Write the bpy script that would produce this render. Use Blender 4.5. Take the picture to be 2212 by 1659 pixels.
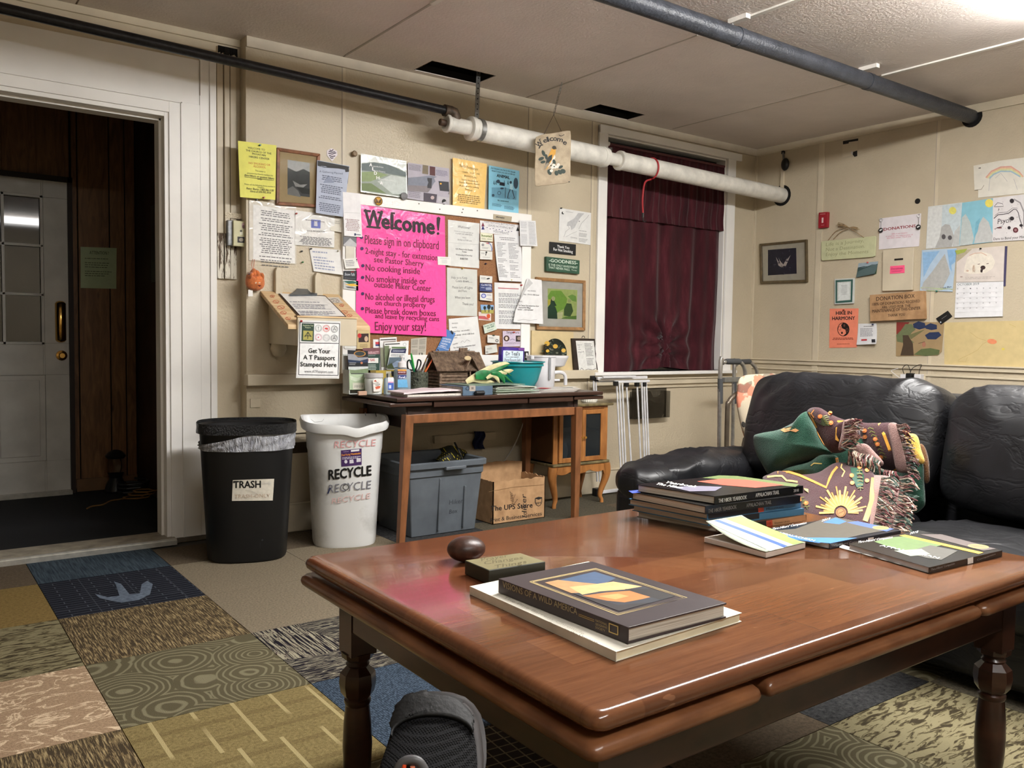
import bpy, bmesh, math, random
from math import sin, cos, pi, radians, sqrt
from mathutils import Vector as V, Matrix, noise
from mathutils.bvhtree import BVHTree
random.seed(7)
for o in list(bpy.data.objects): bpy.data.objects.remove(o)
SC = bpy.context.scene; COL = SC.collection
# ---------------- camera, world, lights, exposure ----------------
W_, H_, FPX = 2212, 1659, 1836.94
YAW, PIT, ROL = 0.631285590446349, 0.053581608036225914, 0.014398966328953218
CAM = V((-5.244649, -4.123762, 1.0))
_f = V((sin(YAW)*cos(PIT), cos(YAW)*cos(PIT), -sin(PIT))); _r = V((cos(YAW), -sin(YAW), 0)); _u = _r.cross(_f)
CR = _r*cos(ROL)+_u*sin(ROL); CU = -_r*sin(ROL)+_u*cos(ROL); CF = _f
cd = bpy.data.cameras.new('camera'); cam = bpy.data.objects.new('camera', cd); COL.objects.link(cam)
cam.matrix_world = Matrix(((CR.x, CU.x, -CF.x, CAM.x), (CR.y, CU.y, -CF.y, CAM.y), (CR.z, CU.z, -CF.z, CAM.z), (0, 0, 0, 1)))
cd.sensor_width = 36; cd.lens = 36*FPX/W_; cd.clip_start = .05; SC.camera = cam
wd = bpy.data.worlds.new('night'); SC.world = wd; wd.use_nodes = True
wd.node_tree.nodes['Background'].inputs[0].default_value = (.35, .4, .5, 1); wd.node_tree.nodes['Background'].inputs[1].default_value = .01
SC.view_settings.view_transform = 'Standard'; SC.view_settings.look = 'None'; SC.view_settings.gamma = 1
SC.view_settings.use_curve_mapping = False; SC.view_settings.exposure = -0.08
def area(name, loc, sx, sy, power, col=(1, .95, .87), rot=(0, 0, 0)):
    l = bpy.data.lights.new(name, 'AREA'); l.shape = 'RECTANGLE'; l.size = sx; l.size_y = sy; l.energy = power; l.color = col
    o = bpy.data.objects.new(name, l); COL.objects.link(o); o.location = loc; o.rotation_euler = rot; return o
# two ceiling fluorescent fixtures: one just right of the frame, one above and behind the photographer
FIX = [((-2.40, -2.60), 1.2, 96.), ((-4.35, -4.75), .9, 34.)]
area('fluorescent_light', (-2.40, -2.60, 2.315), 2.3, .22, 12, (1, .99, .97))
area('fluorescent_light', (-4.35, -4.75, 2.315), 1.8, .22, 5, (1, .99, .97))
# ---------------- projection helpers ----------------
def ray(px, py): return (CF + CR*((px-W_/2)/FPX) - CU*((py-H_/2)/FPX))
def on(px, py, ax, val):
    d = ray(px, py); return CAM + d*((val-CAM[ax])/d[ax])
def X(px, py, v=0.): return on(px, py, 0, v)
def Y(px, py, v=0.): return on(px, py, 1, v)
def Z(px, py, v=0.): return on(px, py, 2, v)
def onp(px, py, p0, n):
    d = ray(px, py); return CAM + d*((V(p0)-CAM).dot(n)/d.dot(n))
def lin(c): c /= 255.; return c/12.92 if c <= .04045 else ((c+.055)/1.055)**2.4
def L(c): return (lin(c[0]), lin(c[1]), lin(c[2]), 1)
# ---------------- materials ----------------
class NT:
    def __init__(s, name):
        s.m = bpy.data.materials.new(name); s.m.use_nodes = True; s.t = s.m.node_tree; s.b = s.t.nodes['Principled BSDF']
    def n(s, t, **k):
        x = s.t.nodes.new(t)
        for a, v in k.items(): setattr(x, a, v)
        return x
    def put(s, sock, v):
        if isinstance(v, bpy.types.NodeSocket): s.t.links.new(v, sock)
        elif v is not None: sock.default_value = v
    def pos(s, scale=(1, 1, 1), rot=(0, 0, 0), obj=False):
        c = s.n('ShaderNodeTexCoord').outputs['Object'] if obj else s.n('ShaderNodeNewGeometry').outputs['Position']
        m = s.n('ShaderNodeMapping'); s.put(m.inputs[0], c); m.inputs['Scale'].default_value = scale; m.inputs['Rotation'].default_value = rot
        return m.outputs[0]
    def noise(s, v, scale=5, det=3, rough=.5, dist=0):
        x = s.n('ShaderNodeTexNoise'); s.put(x.inputs['Vector'], v); x.inputs['Scale'].default_value = scale
        x.inputs['Detail'].default_value = det; x.inputs['Roughness'].default_value = rough; x.inputs['Distortion'].default_value = dist
        return x.outputs['Fac']
    def vor(s, v, scale=5, feat='F1', out='Distance', rnd=1):
        x = s.n('ShaderNodeTexVoronoi', feature=feat); s.put(x.inputs['Vector'], v); x.inputs['Scale'].default_value = scale
        x.inputs['Randomness'].default_value = rnd; return x.outputs[out]
    def wave(s, v, scale=5, dist=0, det=2, ds=1, d='X', prof='SIN'):
        x = s.n('ShaderNodeTexWave', bands_direction=d, wave_profile=prof); s.put(x.inputs['Vector'], v); x.inputs['Scale'].default_value = scale
        x.inputs['Distortion'].default_value = dist; x.inputs['Detail'].default_value = det; x.inputs['Detail Scale'].default_value = ds
        return x.outputs['Fac']
    def brick(s, v, c1, c2, mo, scale=1, mort=.02, w=.5, h=.25, off=.5):
        x = s.n('ShaderNodeTexBrick'); x.offset = off; s.put(x.inputs['Vector'], v)
        for i, c in zip(('Color1', 'Color2', 'Mortar'), (c1, c2, mo)): x.inputs[i].default_value = c
        x.inputs['Scale'].default_value = scale; x.inputs['Mortar Size'].default_value = mort; x.inputs['Brick Width'].default_value = w; x.inputs['Row Height'].default_value = h
        return x.outputs['Color']
    def math(s, op, a, b=None, c=None):
        x = s.n('ShaderNodeMath', operation=op); s.put(x.inputs[0], a); s.put(x.inputs[1], b); s.put(x.inputs[2], c); return x.outputs[0]
    def ramp(s, f, st, interp='LINEAR'):
        x = s.n('ShaderNodeValToRGB'); s.put(x.inputs[0], f); r = x.color_ramp; r.interpolation = interp
        while len(r.elements) < len(st): r.elements.new(.5)
        for e, (p, c) in zip(r.elements, st): e.position = p; e.color = L(c) if len(c) == 3 else c
        return x.outputs[0]
    def mix(s, f, a, b, mode='MIX'):
        x = s.n('ShaderNodeMix', data_type='RGBA', blend_type=mode); s.put(x.inputs[0], f); s.put(x.inputs[6], a); s.put(x.inputs[7], b); return x.outputs[2]
    def bump(s, h, st=.3, dist=.01):
        x = s.n('ShaderNodeBump'); x.inputs['Strength'].default_value = st; x.inputs['Distance'].default_value = dist; s.put(x.inputs['Height'], h)
        s.put(s.b.inputs['Normal'], x.outputs[0])
    def set(s, col=None, rough=.6, metal=0, spec=.5, coat=0, trans=0, ior=1.45, sheen=0, alpha=None):
        b = s.b.inputs
        if col is not None: s.put(b['Base Color'], L(col) if isinstance(col, tuple) and len(col) == 3 else col)
        s.put(b['Roughness'], rough); b['Metallic'].default_value = metal; b['Specular IOR Level'].default_value = spec
        b['Coat Weight'].default_value = coat; b['Transmission Weight'].default_value = trans; b['IOR'].default_value = ior
        b['Sheen Weight'].default_value = sheen
        if alpha is not None: b['Alpha'].default_value = alpha
        return s.m
def M(name, col, rough=.6, var=.06, vs=8, bump=0, bs=150, det=4, **k):
    n = NT(name); p = n.pos(); f = n.noise(p, vs, det)
    lo = tuple(max(0, c*(1-var*2.2)) for c in col); hi = tuple(min(255, c*(1+var*1.4)) for c in col)
    c = n.ramp(f, [(.25, lo), (.75, hi)])
    if bump: n.bump(n.noise(p, bs, 2), bump, .004)
    return n.set(c, rough, **k)
_ink = {}
def ink(c, rough=.55, tex=0):
    k = (tuple(c), rough, tex)
    if k not in _ink:
        n = NT('print_ink'); p = n.pos(); f = n.noise(p, 60, 2)
        cc = n.ramp(f, [(.2, tuple(max(0, x*.94) for x in c)), (.8, tuple(min(255, x*1.04) for x in c))])
        n.set(cc, rough); _ink[k] = n.m
    return _ink[k]
# ---------------- mesh builder ----------------
ORI = {}
def tag(o, label=None, cat=None, group=None, kind=None):
    if label: o['label'] = label
    if cat: o['category'] = cat
    if group: o['group'] = group
    if kind: o['kind'] = kind
    return o
def thing(name, label, cat, loc, group=None):
    o = bpy.data.objects.new(name, None); COL.objects.link(o); o.location = loc; o.empty_display_size = .05; ORI[o.name] = V(loc)
    return tag(o, label, cat, group)
class MB:
    def __init__(s): s.v = []; s.f = []; s.fm = []; s.ms = []
    def mi(s, m):
        if m not in s.ms: s.ms.append(m)
        return s.ms.index(m)
    def add(s, vs, fs, m):
        b = len(s.v); s.v += [V(p) for p in vs]; i = s.mi(m)
        for f in fs: s.f.append([b+j for j in f]); s.fm.append(i)
        return s
    def obox(s, c, ax, h, m):
        c = V(c); a = [V(x) for x in ax]; vs = [c+a[0]*(i*h[0])+a[1]*(j*h[1])+a[2]*(k*h[2]) for i in (-1, 1) for j in (-1, 1) for k in (-1, 1)]
        return s.add(vs, [(0, 1, 3, 2), (4, 6, 7, 5), (0, 4, 5, 1), (2, 3, 7, 6), (0, 2, 6, 4), (1, 5, 7, 3)], m)
    def box(s, x0, x1, y0, y1, z0, z1, m, rz=0):
        c = V(((x0+x1)/2, (y0+y1)/2, (z0+z1)/2)); a = (V((cos(rz), sin(rz), 0)), V((-sin(rz), cos(rz), 0)), V((0, 0, 1)))
        return s.obox(c, a, (abs(x1-x0)/2, abs(y1-y0)/2, abs(z1-z0)/2), m)
    def hexa(s, p, m):  # 8 points: bottom 4 ccw, top 4 ccw
        return s.add(p, [(3, 2, 1, 0), (4, 5, 6, 7), (0, 1, 5, 4), (1, 2, 6, 5), (2, 3, 7, 6), (3, 0, 4, 7)], m)
    def rings(s, R, m, cap=(1, 1), close=True):
        n = len(R[0]); vs = [p for r in R for p in r]; fs = []
        for i in range(len(R)-1):
            for j in range(n if close else n-1):
                k = (j+1) % n; fs.append((i*n+j, i*n+k, (i+1)*n+k, (i+1)*n+j))
        if cap[0]: fs.append(tuple(range(n-1, -1, -1)))
        if cap[1]: fs.append(tuple(range((len(R)-1)*n, len(R)*n)))
        return s.add(vs, fs, m)
    def tube(s, pts, r, m, n=8, cap=True):
        pts = [V(p) for p in pts]; R = []; prev = None
        for i, p in enumerate(pts):
            t = (pts[min(i+1, len(pts)-1)]-pts[max(i-1, 0)]).normalized()
            if prev is None: a = t.orthogonal().normalized()
            else: a = (prev-t*prev.dot(t)); a = a.normalized() if a.length > 1e-6 else t.orthogonal().normalized()
            prev = a; b = t.cross(a); rr = r[i] if isinstance(r, (list, tuple)) else r
            R.append([p+a*(rr*cos(2*pi*k/n))+b*(rr*sin(2*pi*k/n)) for k in range(n)])
        return s.rings(R, m, (cap, cap))
    def lathe(s, c, prof, m, n=24, sx=1, sy=1, rz=0, sq=0, tilt=None):
        c = V(c); R = []
        for r, z in prof:
            row = []
            for k in range(n):
                a = 2*pi*k/n; q = 1
                if sq: q = 1/((abs(cos(a))**sq+abs(sin(a))**sq)**(1/sq))
                x, y = r*q*cos(a)*sx, r*q*sin(a)*sy
                p = V((x*cos(rz)-y*sin(rz), x*sin(rz)+y*cos(rz), z))
                if tilt: p = tilt @ p
                row.append(c+p)
            R.append(row)
        return s.rings(R, m)
    def prism(s, pts, d, m):
        pts = [V(p) for p in pts]; d = V(d); n = len(pts)
        return s.add(pts+[p+d for p in pts], [tuple(range(n)), tuple(range(2*n-1, n-1, -1))]+[(i, i+n, (i+1) % n+n, (i+1) % n) for i in range(n)], m)
    def grid(s, P, m, both=None):
        nu, nv = len(P), len(P[0]); vs = [p for r in P for p in r]
        fs = [(i*nv+j, (i+1)*nv+j, (i+1)*nv+j+1, i*nv+j+1) for i in range(nu-1) for j in range(nv-1)]
        s.add(vs, fs, m)
        if both is not None:
            d = V(both); vs2 = [V(p)+d for p in vs]; b = len(s.v)-len(vs); i0 = s.mi(m)
            s.add(vs2, [tuple(reversed(f)) for f in fs], m); o = b+len(vs)
            rim = [(i, 0) for i in range(nu)]+[(nu-1, j) for j in range(1, nv)]+[(i, nv-1) for i in range(nu-2, -1, -1)]+[(0, j) for j in range(nv-2, 0, -1)]
            ids = [i*nv+j for i, j in rim]
            for a, c in zip(ids, ids[1:]+ids[:1]): s.f.append([b+a, o+a, o+c, b+c]); s.fm.append(i0)
        return s
    def build(s, name, par=None, smooth=False, bevel=0, seg=2, sub=0, loc=None, label=None, cat=None, group=None, kind=None, ang=40, fix=True):
        o3 = V((0, 0, 0)); root = par
        if par is not None: o3 = ORI[par.name]
        elif loc is not None: o3 = V(loc)
        elif s.v:
            mn = [min(p[i] for p in s.v) for i in range(3)]; mx = [max(p[i] for p in s.v) for i in range(3)]
            o3 = V(((mn[0]+mx[0])/2, (mn[1]+mx[1])/2, mn[2]))
        me = bpy.data.meshes.new(name); me.from_pydata([p-o3 for p in s.v], [], s.f)
        for m in s.ms: me.materials.append(m)
        me.polygons.foreach_set('material_index', s.fm)
        if fix and not getattr(s, 'flat', False):
            bm = bmesh.new(); bm.from_mesh(me); bmesh.ops.recalc_face_normals(bm, faces=bm.faces); bm.to_mesh(me); bm.free()
        if smooth:
            me.polygons.foreach_set('use_smooth', [True]*len(me.polygons)); me.set_sharp_from_angle(angle=radians(ang))
        o = bpy.data.objects.new(name, me); COL.objects.link(o); ORI[o.name] = o3
        if par is not None: o.parent = par
        else: o.location = o3
        if bevel:
            b = o.modifiers.new('bevel', 'BEVEL'); b.width = bevel; b.segments = seg; b.limit_method = 'ANGLE'; b.angle_limit = radians(35)
        if sub:
            b = o.modifiers.new('sub', 'SUBSURF'); b.levels = b.render_levels = sub
        return tag(o, label, cat, group, kind)
    def bvh(s): return BVHTree.FromPolygons(s.v, s.f)
def cat_rom(pts, k=6, closed=True):
    out = []; n = len(pts)
    for i in range(n if closed else n-1):
        g = lambda j: V(pts[j % n]) if closed else V(pts[max(0, min(n-1, j))])
        a, b, c, d = g(i-1), g(i), g(i+1), g(i+2)
        for q in range(k):
            t = q/k; out.append(.5*((2*b)+(c-a)*t+(2*a-5*b+4*c-d)*t*t+(3*b-a-3*c+d)*t**3))
    if not closed: out.append(V(pts[-1]))
    return out
# ---------------- flat print: words, drawings and pictures laid on a surface ----------------
_gl = {}
def glyphs(t, bold=0., shear=0.):
    k = (t, bold, shear)
    if k not in _gl:
        c = bpy.data.curves.new('t', 'FONT'); c.body = t; c.shear = shear; c.resolution_u = 2; c.size = 1
        o = bpy.data.objects.new('t', c); COL.objects.link(o); dg = bpy.context.evaluated_depsgraph_get()
        me = bpy.data.meshes.new_from_object(o.evaluated_get(dg))
        vs = [(p.co.x, p.co.y) for p in me.vertices]; fs = [tuple(p.vertices) for p in me.polygons]
        bpy.data.objects.remove(o); bpy.data.curves.remove(c); bpy.data.meshes.remove(me)
        x0 = min([p[0] for p in vs] or [0]); x1 = max([p[0] for p in vs] or [1])
        if bold > .003:  # heavier lettering: the same letters laid again slightly to each side
            n0 = len(vs); off = [(-bold, 0), (bold, 0)]+([(0, bold*.8), (0, -bold*.8)] if bold > .018 else [])
            v0, f0 = list(vs), list(fs)
            for dx, dy in off: b = len(vs); vs += [(x+dx, y+dy) for x, y in v0]; fs += [tuple(i+b for i in f) for f in f0]
            nb_ = len(v0)
        else: nb_ = len(vs)
        _gl[k] = ([((x-x0)/(x1-x0), y/.70, i//max(1, nb_)) for i, (x, y) in enumerate(vs)], fs)
    return _gl[k]
class Print:
    def __init__(s, tgt=None, plane=None, eps=.0006): s.mb = MB(); s.mb.flat = True; s.t = tgt; s.pl = plane; s.eps = eps; s.k = 0; s.last = None; s.tex = 0; s.step = .00004
    def P(s, x, y):
        d = ray(x, y); e = s.eps+s.k*s.step
        if s.t:
            h = s.t.ray_cast(CAM, d.normalized(), 30)
            if h[0]:
                n = h[1]
                if n.dot(d) > 0: n = -n
                s.last = (h[0].copy(), n.copy()); return h[0]+n*e
        p0, n = s.pl or s.last or (CAM+d*3, -d.normalized()); return onp(x, y, p0, n)+V(n)*e
    def poly(s, pts, c, r=.55):
        s.k += 1; vs = [s.P(*p) for p in pts]; s.mb.add(vs, [tuple(range(len(vs)))], ink(c, r, s.tex)); return s
    def quad(s, q, c, nu=6, nv=4, r=.55, m=None):
        s.k += 1; G = []
        for i in range(nu+1):
            u = i/nu; G.append([])
            for j in range(nv+1):
                v = j/nv; G[-1].append(s.P(*[(1-v)*((1-u)*q[0][a]+u*q[1][a])+v*((1-u)*q[3][a]+u*q[2][a]) for a in (0, 1)]))
        s.mb.grid(G, m or ink(c, r)); return s
    def disc(s, x, y, rx, ry, c, n=16, rot=0):
        return s.poly([(x+rx*cos(a)*cos(rot)-ry*sin(a)*sin(rot), y+rx*cos(a)*sin(rot)+ry*sin(a)*cos(rot)) for a in [2*pi*i/n for i in range(n)]], c)
    def ring(s, x, y, r, w, c, ry=None):
        ry = ry or r; n = 16; s.k += 1; a = [2*pi*i/n for i in range(n)]
        o = [s.P(x+r*cos(t), y+ry*sin(t)) for t in a]; i_ = [s.P(x+(r-w)*cos(t), y+(ry-w)*sin(t)) for t in a]
        s.mb.add(o+i_, [(j, (j+1) % n, n+(j+1) % n, n+j) for j in range(n)], ink(c)); return s
    def stroke(s, pts, w, c):
        s.k += 1; a = []; b = []; n = len(pts)
        for i, p in enumerate(pts):
            q0, q1 = pts[max(i-1, 0)], pts[min(i+1, n-1)]; dx, dy = q1[0]-q0[0], q1[1]-q0[1]; l = sqrt(dx*dx+dy*dy) or 1
            a.append(s.P(p[0]-dy/l*w/2, p[1]+dx/l*w/2)); b.append(s.P(p[0]+dy/l*w/2, p[1]-dx/l*w/2))
        s.mb.add(a+b, [(i, i+1, n+i+1, n+i) for i in range(n-1)], ink(c)); return s
    def text(s, t, x0, y0, x1, y1, h, c=(25, 25, 25), bold=0., shear=0., up=None):
        vs, fs = glyphs(t, bold, shear); s.k += 1
        if up is None: up = (0, -h)
        k0 = s.k; pp = []
        for u, v, ci in vs: s.k = k0+ci*.6; pp.append(s.P(x0+u*(x1-x0)+v*up[0], y0+u*(y1-y0)+v*up[1]))
        s.k = k0+2; s.mb.add(pp, fs, ink(c)); return s
    def lines(s, q, n, c=(70, 70, 70), fill=.5, ctr=False, words=True, seed=0, w0=.75):
        # rows of small print inside quad q (TL, TR, BR, BL)
        rn = random.Random(seed*7+n); s.k += 1; m = ink(c)
        f = lambda u, v: s.P(*[(1-v)*((1-u)*q[0][a]+u*q[1][a])+v*((1-u)*q[3][a]+u*q[2][a]) for a in (0, 1)])
        for i in range(n):
            v0 = (i+.5-fill/2)/n; v1 = v0+fill/n; wd = rn.uniform(w0, 1) if rn.random() > .08 else 0
            u = (1-wd)/2 if ctr else 0; e = u+wd
            while u < e-.02:
                l = rn.uniform(.05, .14) if words else wd; u1 = min(e, u+l)
                s.mb.add([f(u, v0), f(u1, v0), f(u1, v1), f(u, v1)], [(0, 1, 2, 3)], m); u = u1+.022
        return s
    def done(s, par, name='printing', **k):
        if s.mb.v: return s.mb.build(name, par, fix=False, **k)
BACK, RIGHT = (1, 0., V((0, -1, 0))), (0, 0., V((-1, 0, 0)))
PAPER = M('white_paper', (226, 224, 220), .5, .02, 30)
_pm = {}
def pmat(c, gloss=0):
    k = (c, gloss)
    if k not in _pm:
        n = NT('laminated_paper' if gloss else 'coloured_paper'); p = n.pos(); f = n.noise(p, 25, 3)
        cc = n.ramp(f, [(.2, tuple(x*.96 for x in c)), (.8, tuple(min(255, x*1.03) for x in c))])
        if gloss: n.bump(n.noise(p, 14, 2, .5, 1.2), .35, .012)
        _pm[k] = n.set(cc, .16 if gloss else .5)
    return _pm[k]
class Sheet:
    """one sheet, card, board or picture fixed to a wall; q = its outline in the photograph's pixels"""
    def __init__(s, name, label, cat, q, c=(226, 224, 220), wall=BACK, off=.002, th=.0009, curl=0, gloss=0, group=None, par=None, m=None, wav=0, bevel=0):
        ax, val, n = wall; s.n = n; s.p0 = V((0, 0, 0)); s.p0[ax] = val; s.p0 = s.p0+n*(off+th)
        s.pl = (s.p0, n); m = m or pmat(c, gloss); s.mb = MB(); s.q = q
        pl = [onp(x, y, s.p0, n) for x, y in q]
        if len(q) == 4 and (curl or wav):
            N = 8; G = []
            for i in range(N+1):
                u = i/N; G.append([])
                for j in range(N+1):
                    v = j/N; p = (1-v)*((1-u)*pl[0]+u*pl[1])+v*((1-u)*pl[3]+u*pl[2])
                    d = abs(curl)*(v**2.2)*(.35+.65*(u if curl > 0 else 1-u))+wav*.5*(1+sin(u*7+v*2.3+q[0][0]))*(.2+v)
                    G[-1].append(p+n*d)
            s.mb.grid(G, m, -n*th)
        else: s.mb.prism(pl, -n*th, m)
        s.o = s.mb.build(name, par, label=label, cat=cat, group=group, bevel=bevel)
        s.pr = Print(s.mb.bvh() if (curl or wav) else None, s.pl)
    def uv(s, u, v):
        q = s.q; return tuple((1-v)*((1-u)*q[0][a]+u*q[1][a])+v*((1-u)*q[3][a]+u*q[2][a]) for a in (0, 1))
    def box(s, u0, v0, u1, v1): return [s.uv(u0, v0), s.uv(u1, v0), s.uv(u1, v1), s.uv(u0, v1)]
    def t(s, txt, u0, u1, v, h, c=(30, 30, 30), bold=.01, shear=0): s.pr.text(txt, *s.uv(u0, v), *s.uv(u1, v), h, c, bold, shear); return s
    def l(s, u0, v0, u1, v1, n, c=(90, 90, 90), **k): s.pr.lines(s.box(u0, v0, u1, v1), n, c, **k); return s
    def r(s, u0, v0, u1, v1, c): s.pr.poly(s.box(u0, v0, u1, v1), c); return s
    def pg(s, pts, c): s.pr.poly([s.uv(*p) for p in pts], c); return s
    def st(s, pts, w, c): s.pr.stroke([s.uv(*p) for p in pts], w, c); return s
    def done(s): s.pr.done(s.o); return s.o
pin_n = [0]
def pin(px, py, c, where, wall=BACK, off=.001, cn='', r=.0045):
    ax, val, n = wall; p0 = V((0, 0, 0)); p0[ax] = val; p = onp(px, py, p0+n*off, n); mb = MB(); m = ink(c, .3)
    mb.tube([p, p+n*.004, p+n*.0045, p+n*.010, p+n*.0105, p+n*.013], [r, r, r*.45, r*.45, r*.9, r*.8], m, 10)
    return mb.build('push_pin', smooth=True, label='%s push pin %s' % (cn, where), cat='pin', group='push pins on the walls')
# ---------------- room shell ----------------
HC = 2.43; BX = -3.84; DY = .09
def wallmat(name, col, gl=.38):
    n = NT(name); p = n.pos(); f = n.noise(p, 2.2, 5, .6)
    g = n.noise(p, 26, 3)
    c = n.mix(n.ramp(g, [(.3, (0, 0, 0)), (.75, (90, 90, 90))]), n.ramp(f, [(.3, tuple(x*.93 for x in col)), (.7, col)]), L(tuple(x*.9 for x in col)))
    n.bump(n.noise(p, 75, 2, .6), .45, .006); return n.set(c, gl)
TAN = wallmat('tan_gloss_paint', (200, 187, 162)); TANT = M('tan_trim_paint', (204, 192, 168), .4, .03, 6, .1, 60)
WHT = M('white_gloss_paint', (238, 236, 232), .35, .02, 3, .1, 30); CEIL = wallmat('ceiling_white_paint', (228, 217, 210), .5)
BATT = M('ceiling_joint', (170, 160, 148), .5, .03); BATW = M('white_joint_strip', (226, 222, 214), .5, .03)
DARKV = M('void_dark', (14, 12, 11), .95, .2); RAWWD = M('raw_edge', (92, 72, 52), .9, .2, 40)
def sbox(name, b, m, **k):
    mb = MB(); mb.box(*b, m); return mb.build(name, kind='structure', **k)
def holes(mb, x0, x1, y0, y1, hs, f):
    xs = sorted({x0, x1, *[h[0] for h in hs], *[h[1] for h in hs]}); ys = sorted({y0, y1, *[h[2] for h in hs], *[h[3] for h in hs]})
    for a, b in zip(xs, xs[1:]):
        for c, d in zip(ys, ys[1:]):
            if not any(h[0] <= (a+b)/2 <= h[1] and h[2] <= (c+d)/2 <= h[3] for h in hs): f(mb, a, b, c, d)
# floor slab and carpet tiles
floor = sbox('floor', (-7.2, .1, -6.3, DY, -.12, -.008), M('concrete_floor', (70, 66, 60), .9, .1, 6))
XL0, XL1, YL0 = -7.1, 0, -6.2
CH = [(-2.95, -2.545, -.245, -.05), (-1.728, -1.34, -.18, -.014)]
mb = MB()
def cbox(mb, a, b, c, d): mb.box(a, b, c, d, HC+.012, HC+.04, CEIL)
holes(mb, -7.2, .1, -6.3, DY+.1, CH, cbox)
ceil = mb.build('ceiling', kind='structure')
# ceiling boards with open joints, cut round the two holes
xs = [-7.1, -5.78, -4.56, -3.34, -2.165, -.945, -.001]; ys = [-6.2, -4.9, -2.46, -.001+DY]
for i in range(6):
    for j in range(3):
        a, b, c, d = xs[i]+.004, xs[i+1]-.004, ys[j]+.003, ys[j+1]-.003
        mb = MB(); hs = [h for h in CH if h[0] > a and h[1] < b and c < h[2] < d]
        if j == 2: d = -.001 if xs[i] > BX else DY-.001
        holes(mb, a, b, c, d, hs, lambda m_, a, b, c, d: m_.box(a, b, c, d, HC, HC+.011, CEIL))
        mb.build('ceiling_board', ceil)
for x, y0 in ((-3.34, -.9), (-2.165, -1.35), (-.945, -1.55)):
    mb = MB(); mb.box(x-.006, x+.006, y0, -.04, HC-.0015, HC+.003, BATT); mb.build('joint_line', ceil)
    mb = MB(); mb.box(x-.012, x+.012, -6.1, y0, HC-.008, HC+.003, BATW); mb.build('joint_strip', ceil)
for k, h in enumerate(CH):  # ceiling voids above the holes: near-black boxes and liners paint in their darkness
    mb = MB(); a, b, c, d = h; z = HC+.04
    for bx in ((a-.3, a-.25, c-.3, d+.05, z, z+.4), (b+.25, b+.3, c-.3, d+.05, z, z+.4), (a-.3, b+.3, c-.3, c-.27, z, z+.4), (a-.3, b+.3, d+.04, d+.07, z, z+.4), (a-.3, b+.3, c-.3, d+.07, z+.4, z+.43), (a-.004, a+.002, c, d, HC+.004, z), (b-.002, b+.004, c, d, HC+.004, z), (a, b, c-.004, c+.002, HC+.004, z), (a, b, d-.002, d+.004, HC+.004, z)): mb.box(*bx, DARKV)
    mb.build('ceiling_void', ceil)
    mb = MB(); rn = random.Random(k); 
    for u in range(14):  # ragged broken edge
        x = a+(b-a)*u/14; w = (b-a)/14; mb.box(x, x+w, c, c+.004+rn.random()*.007, HC+.001, HC+.03, RAWWD)
        yy = c+(d-c)*u/14; mb.box(a, a+.003+rn.random()*.006, yy, yy+(d-c)/14, HC+.001, HC+.03, RAWWD)
    mb.build('broken_edge', ceil)
# back wall: main part (with window opening) and recessed door part
WX0, WX1, WZ0, WZ1 = -1.505, -.335, .79, 2.315
mb = MB(); holes(mb, BX, .1, 0, HC+.04, [(WX0, WX1, WZ0, WZ1)], lambda m_, a, b, c, d: m_.box(a, b, 0, .1 if a > BX+.05 else .1, c-.01 if c == 0 else c, d, TAN))
wall_back = mb.build('wall_back', kind='structure')
DX0, DX1, DZ1 = -5.45, -4.175, 2.03
mb = MB(); holes(mb, -7.2, BX, 0, HC+.04, [(DX0, DX1, 0, DZ1)], lambda m_, a, b, c, d: m_.box(a, b, DY, DY+.13, c-.01 if c == 0 else c, d, TAN))
mb.build('wall_door', kind='structure')
wall_right = sbox('wall_right', (0, .1, -6.3, .1, -.01, HC+.04), TAN)
sbox('wall_left', (-7.2, -7.1, -6.3, DY, -.01, HC+.04), TAN); sbox('wall_front', (-7.2, .1, -6.3, -6.2, -.01, HC+.04), TAN)
# wall boards seams: narrow raised cover strips as parts of the walls
for x, w in ((-3.331, .008), (-2.123, .012), (-1.62, .008)):
    mb = MB(); mb.box(x-w, x+w, -.004, .002, .03, HC-.03, TANT); mb.build('cover_strip', wall_back)
    mb = MB(); mb.box(x-w-.004, x-w, -.0012, .002, .03, HC-.03, BATT); mb.build('dark_seam', wall_back)
for y, w in ((-.555, .022), (-1.37, .010), (-2.58, .02), (-3.8, .02)):
    mb = MB(); mb.box(-.006 if w > .015 else -.0012, .002, y-w, y+w, .03, HC-.03, TANT); mb.build('cover_strip', wall_right)
    mb = MB(); mb.box(-.0014, .002, y+w, y+w+.004, .03, HC-.03, BATT); mb.build('dark_seam', wall_right)
mb = MB(); mb.box(-.014, .0, -.014, 0, .03, HC-.03, TANT); mb.build('corner_strip', wall_right)
# crown strips at the ceiling
def trim(name, segs, m, **k):
    mb = MB()
    for s in segs: mb.box(*s, m)
    return mb.build(name, kind='structure', bevel=.003, **k)
trim('trim_1', [(BX, 0, -.012, 0, HC-.052, HC)], M('crown_back', (196, 186, 168), .5, .03))
trim('trim_2', [(-.012, 0, -6.2, -.012, HC-.052, HC)], TANT)
trim('trim_3', [(-7.1, BX, DY-.012, DY, HC-.035, HC), (-7.1, BX-.01, DY-.006, DY, HC-.075, HC-.035)], TANT)
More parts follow.
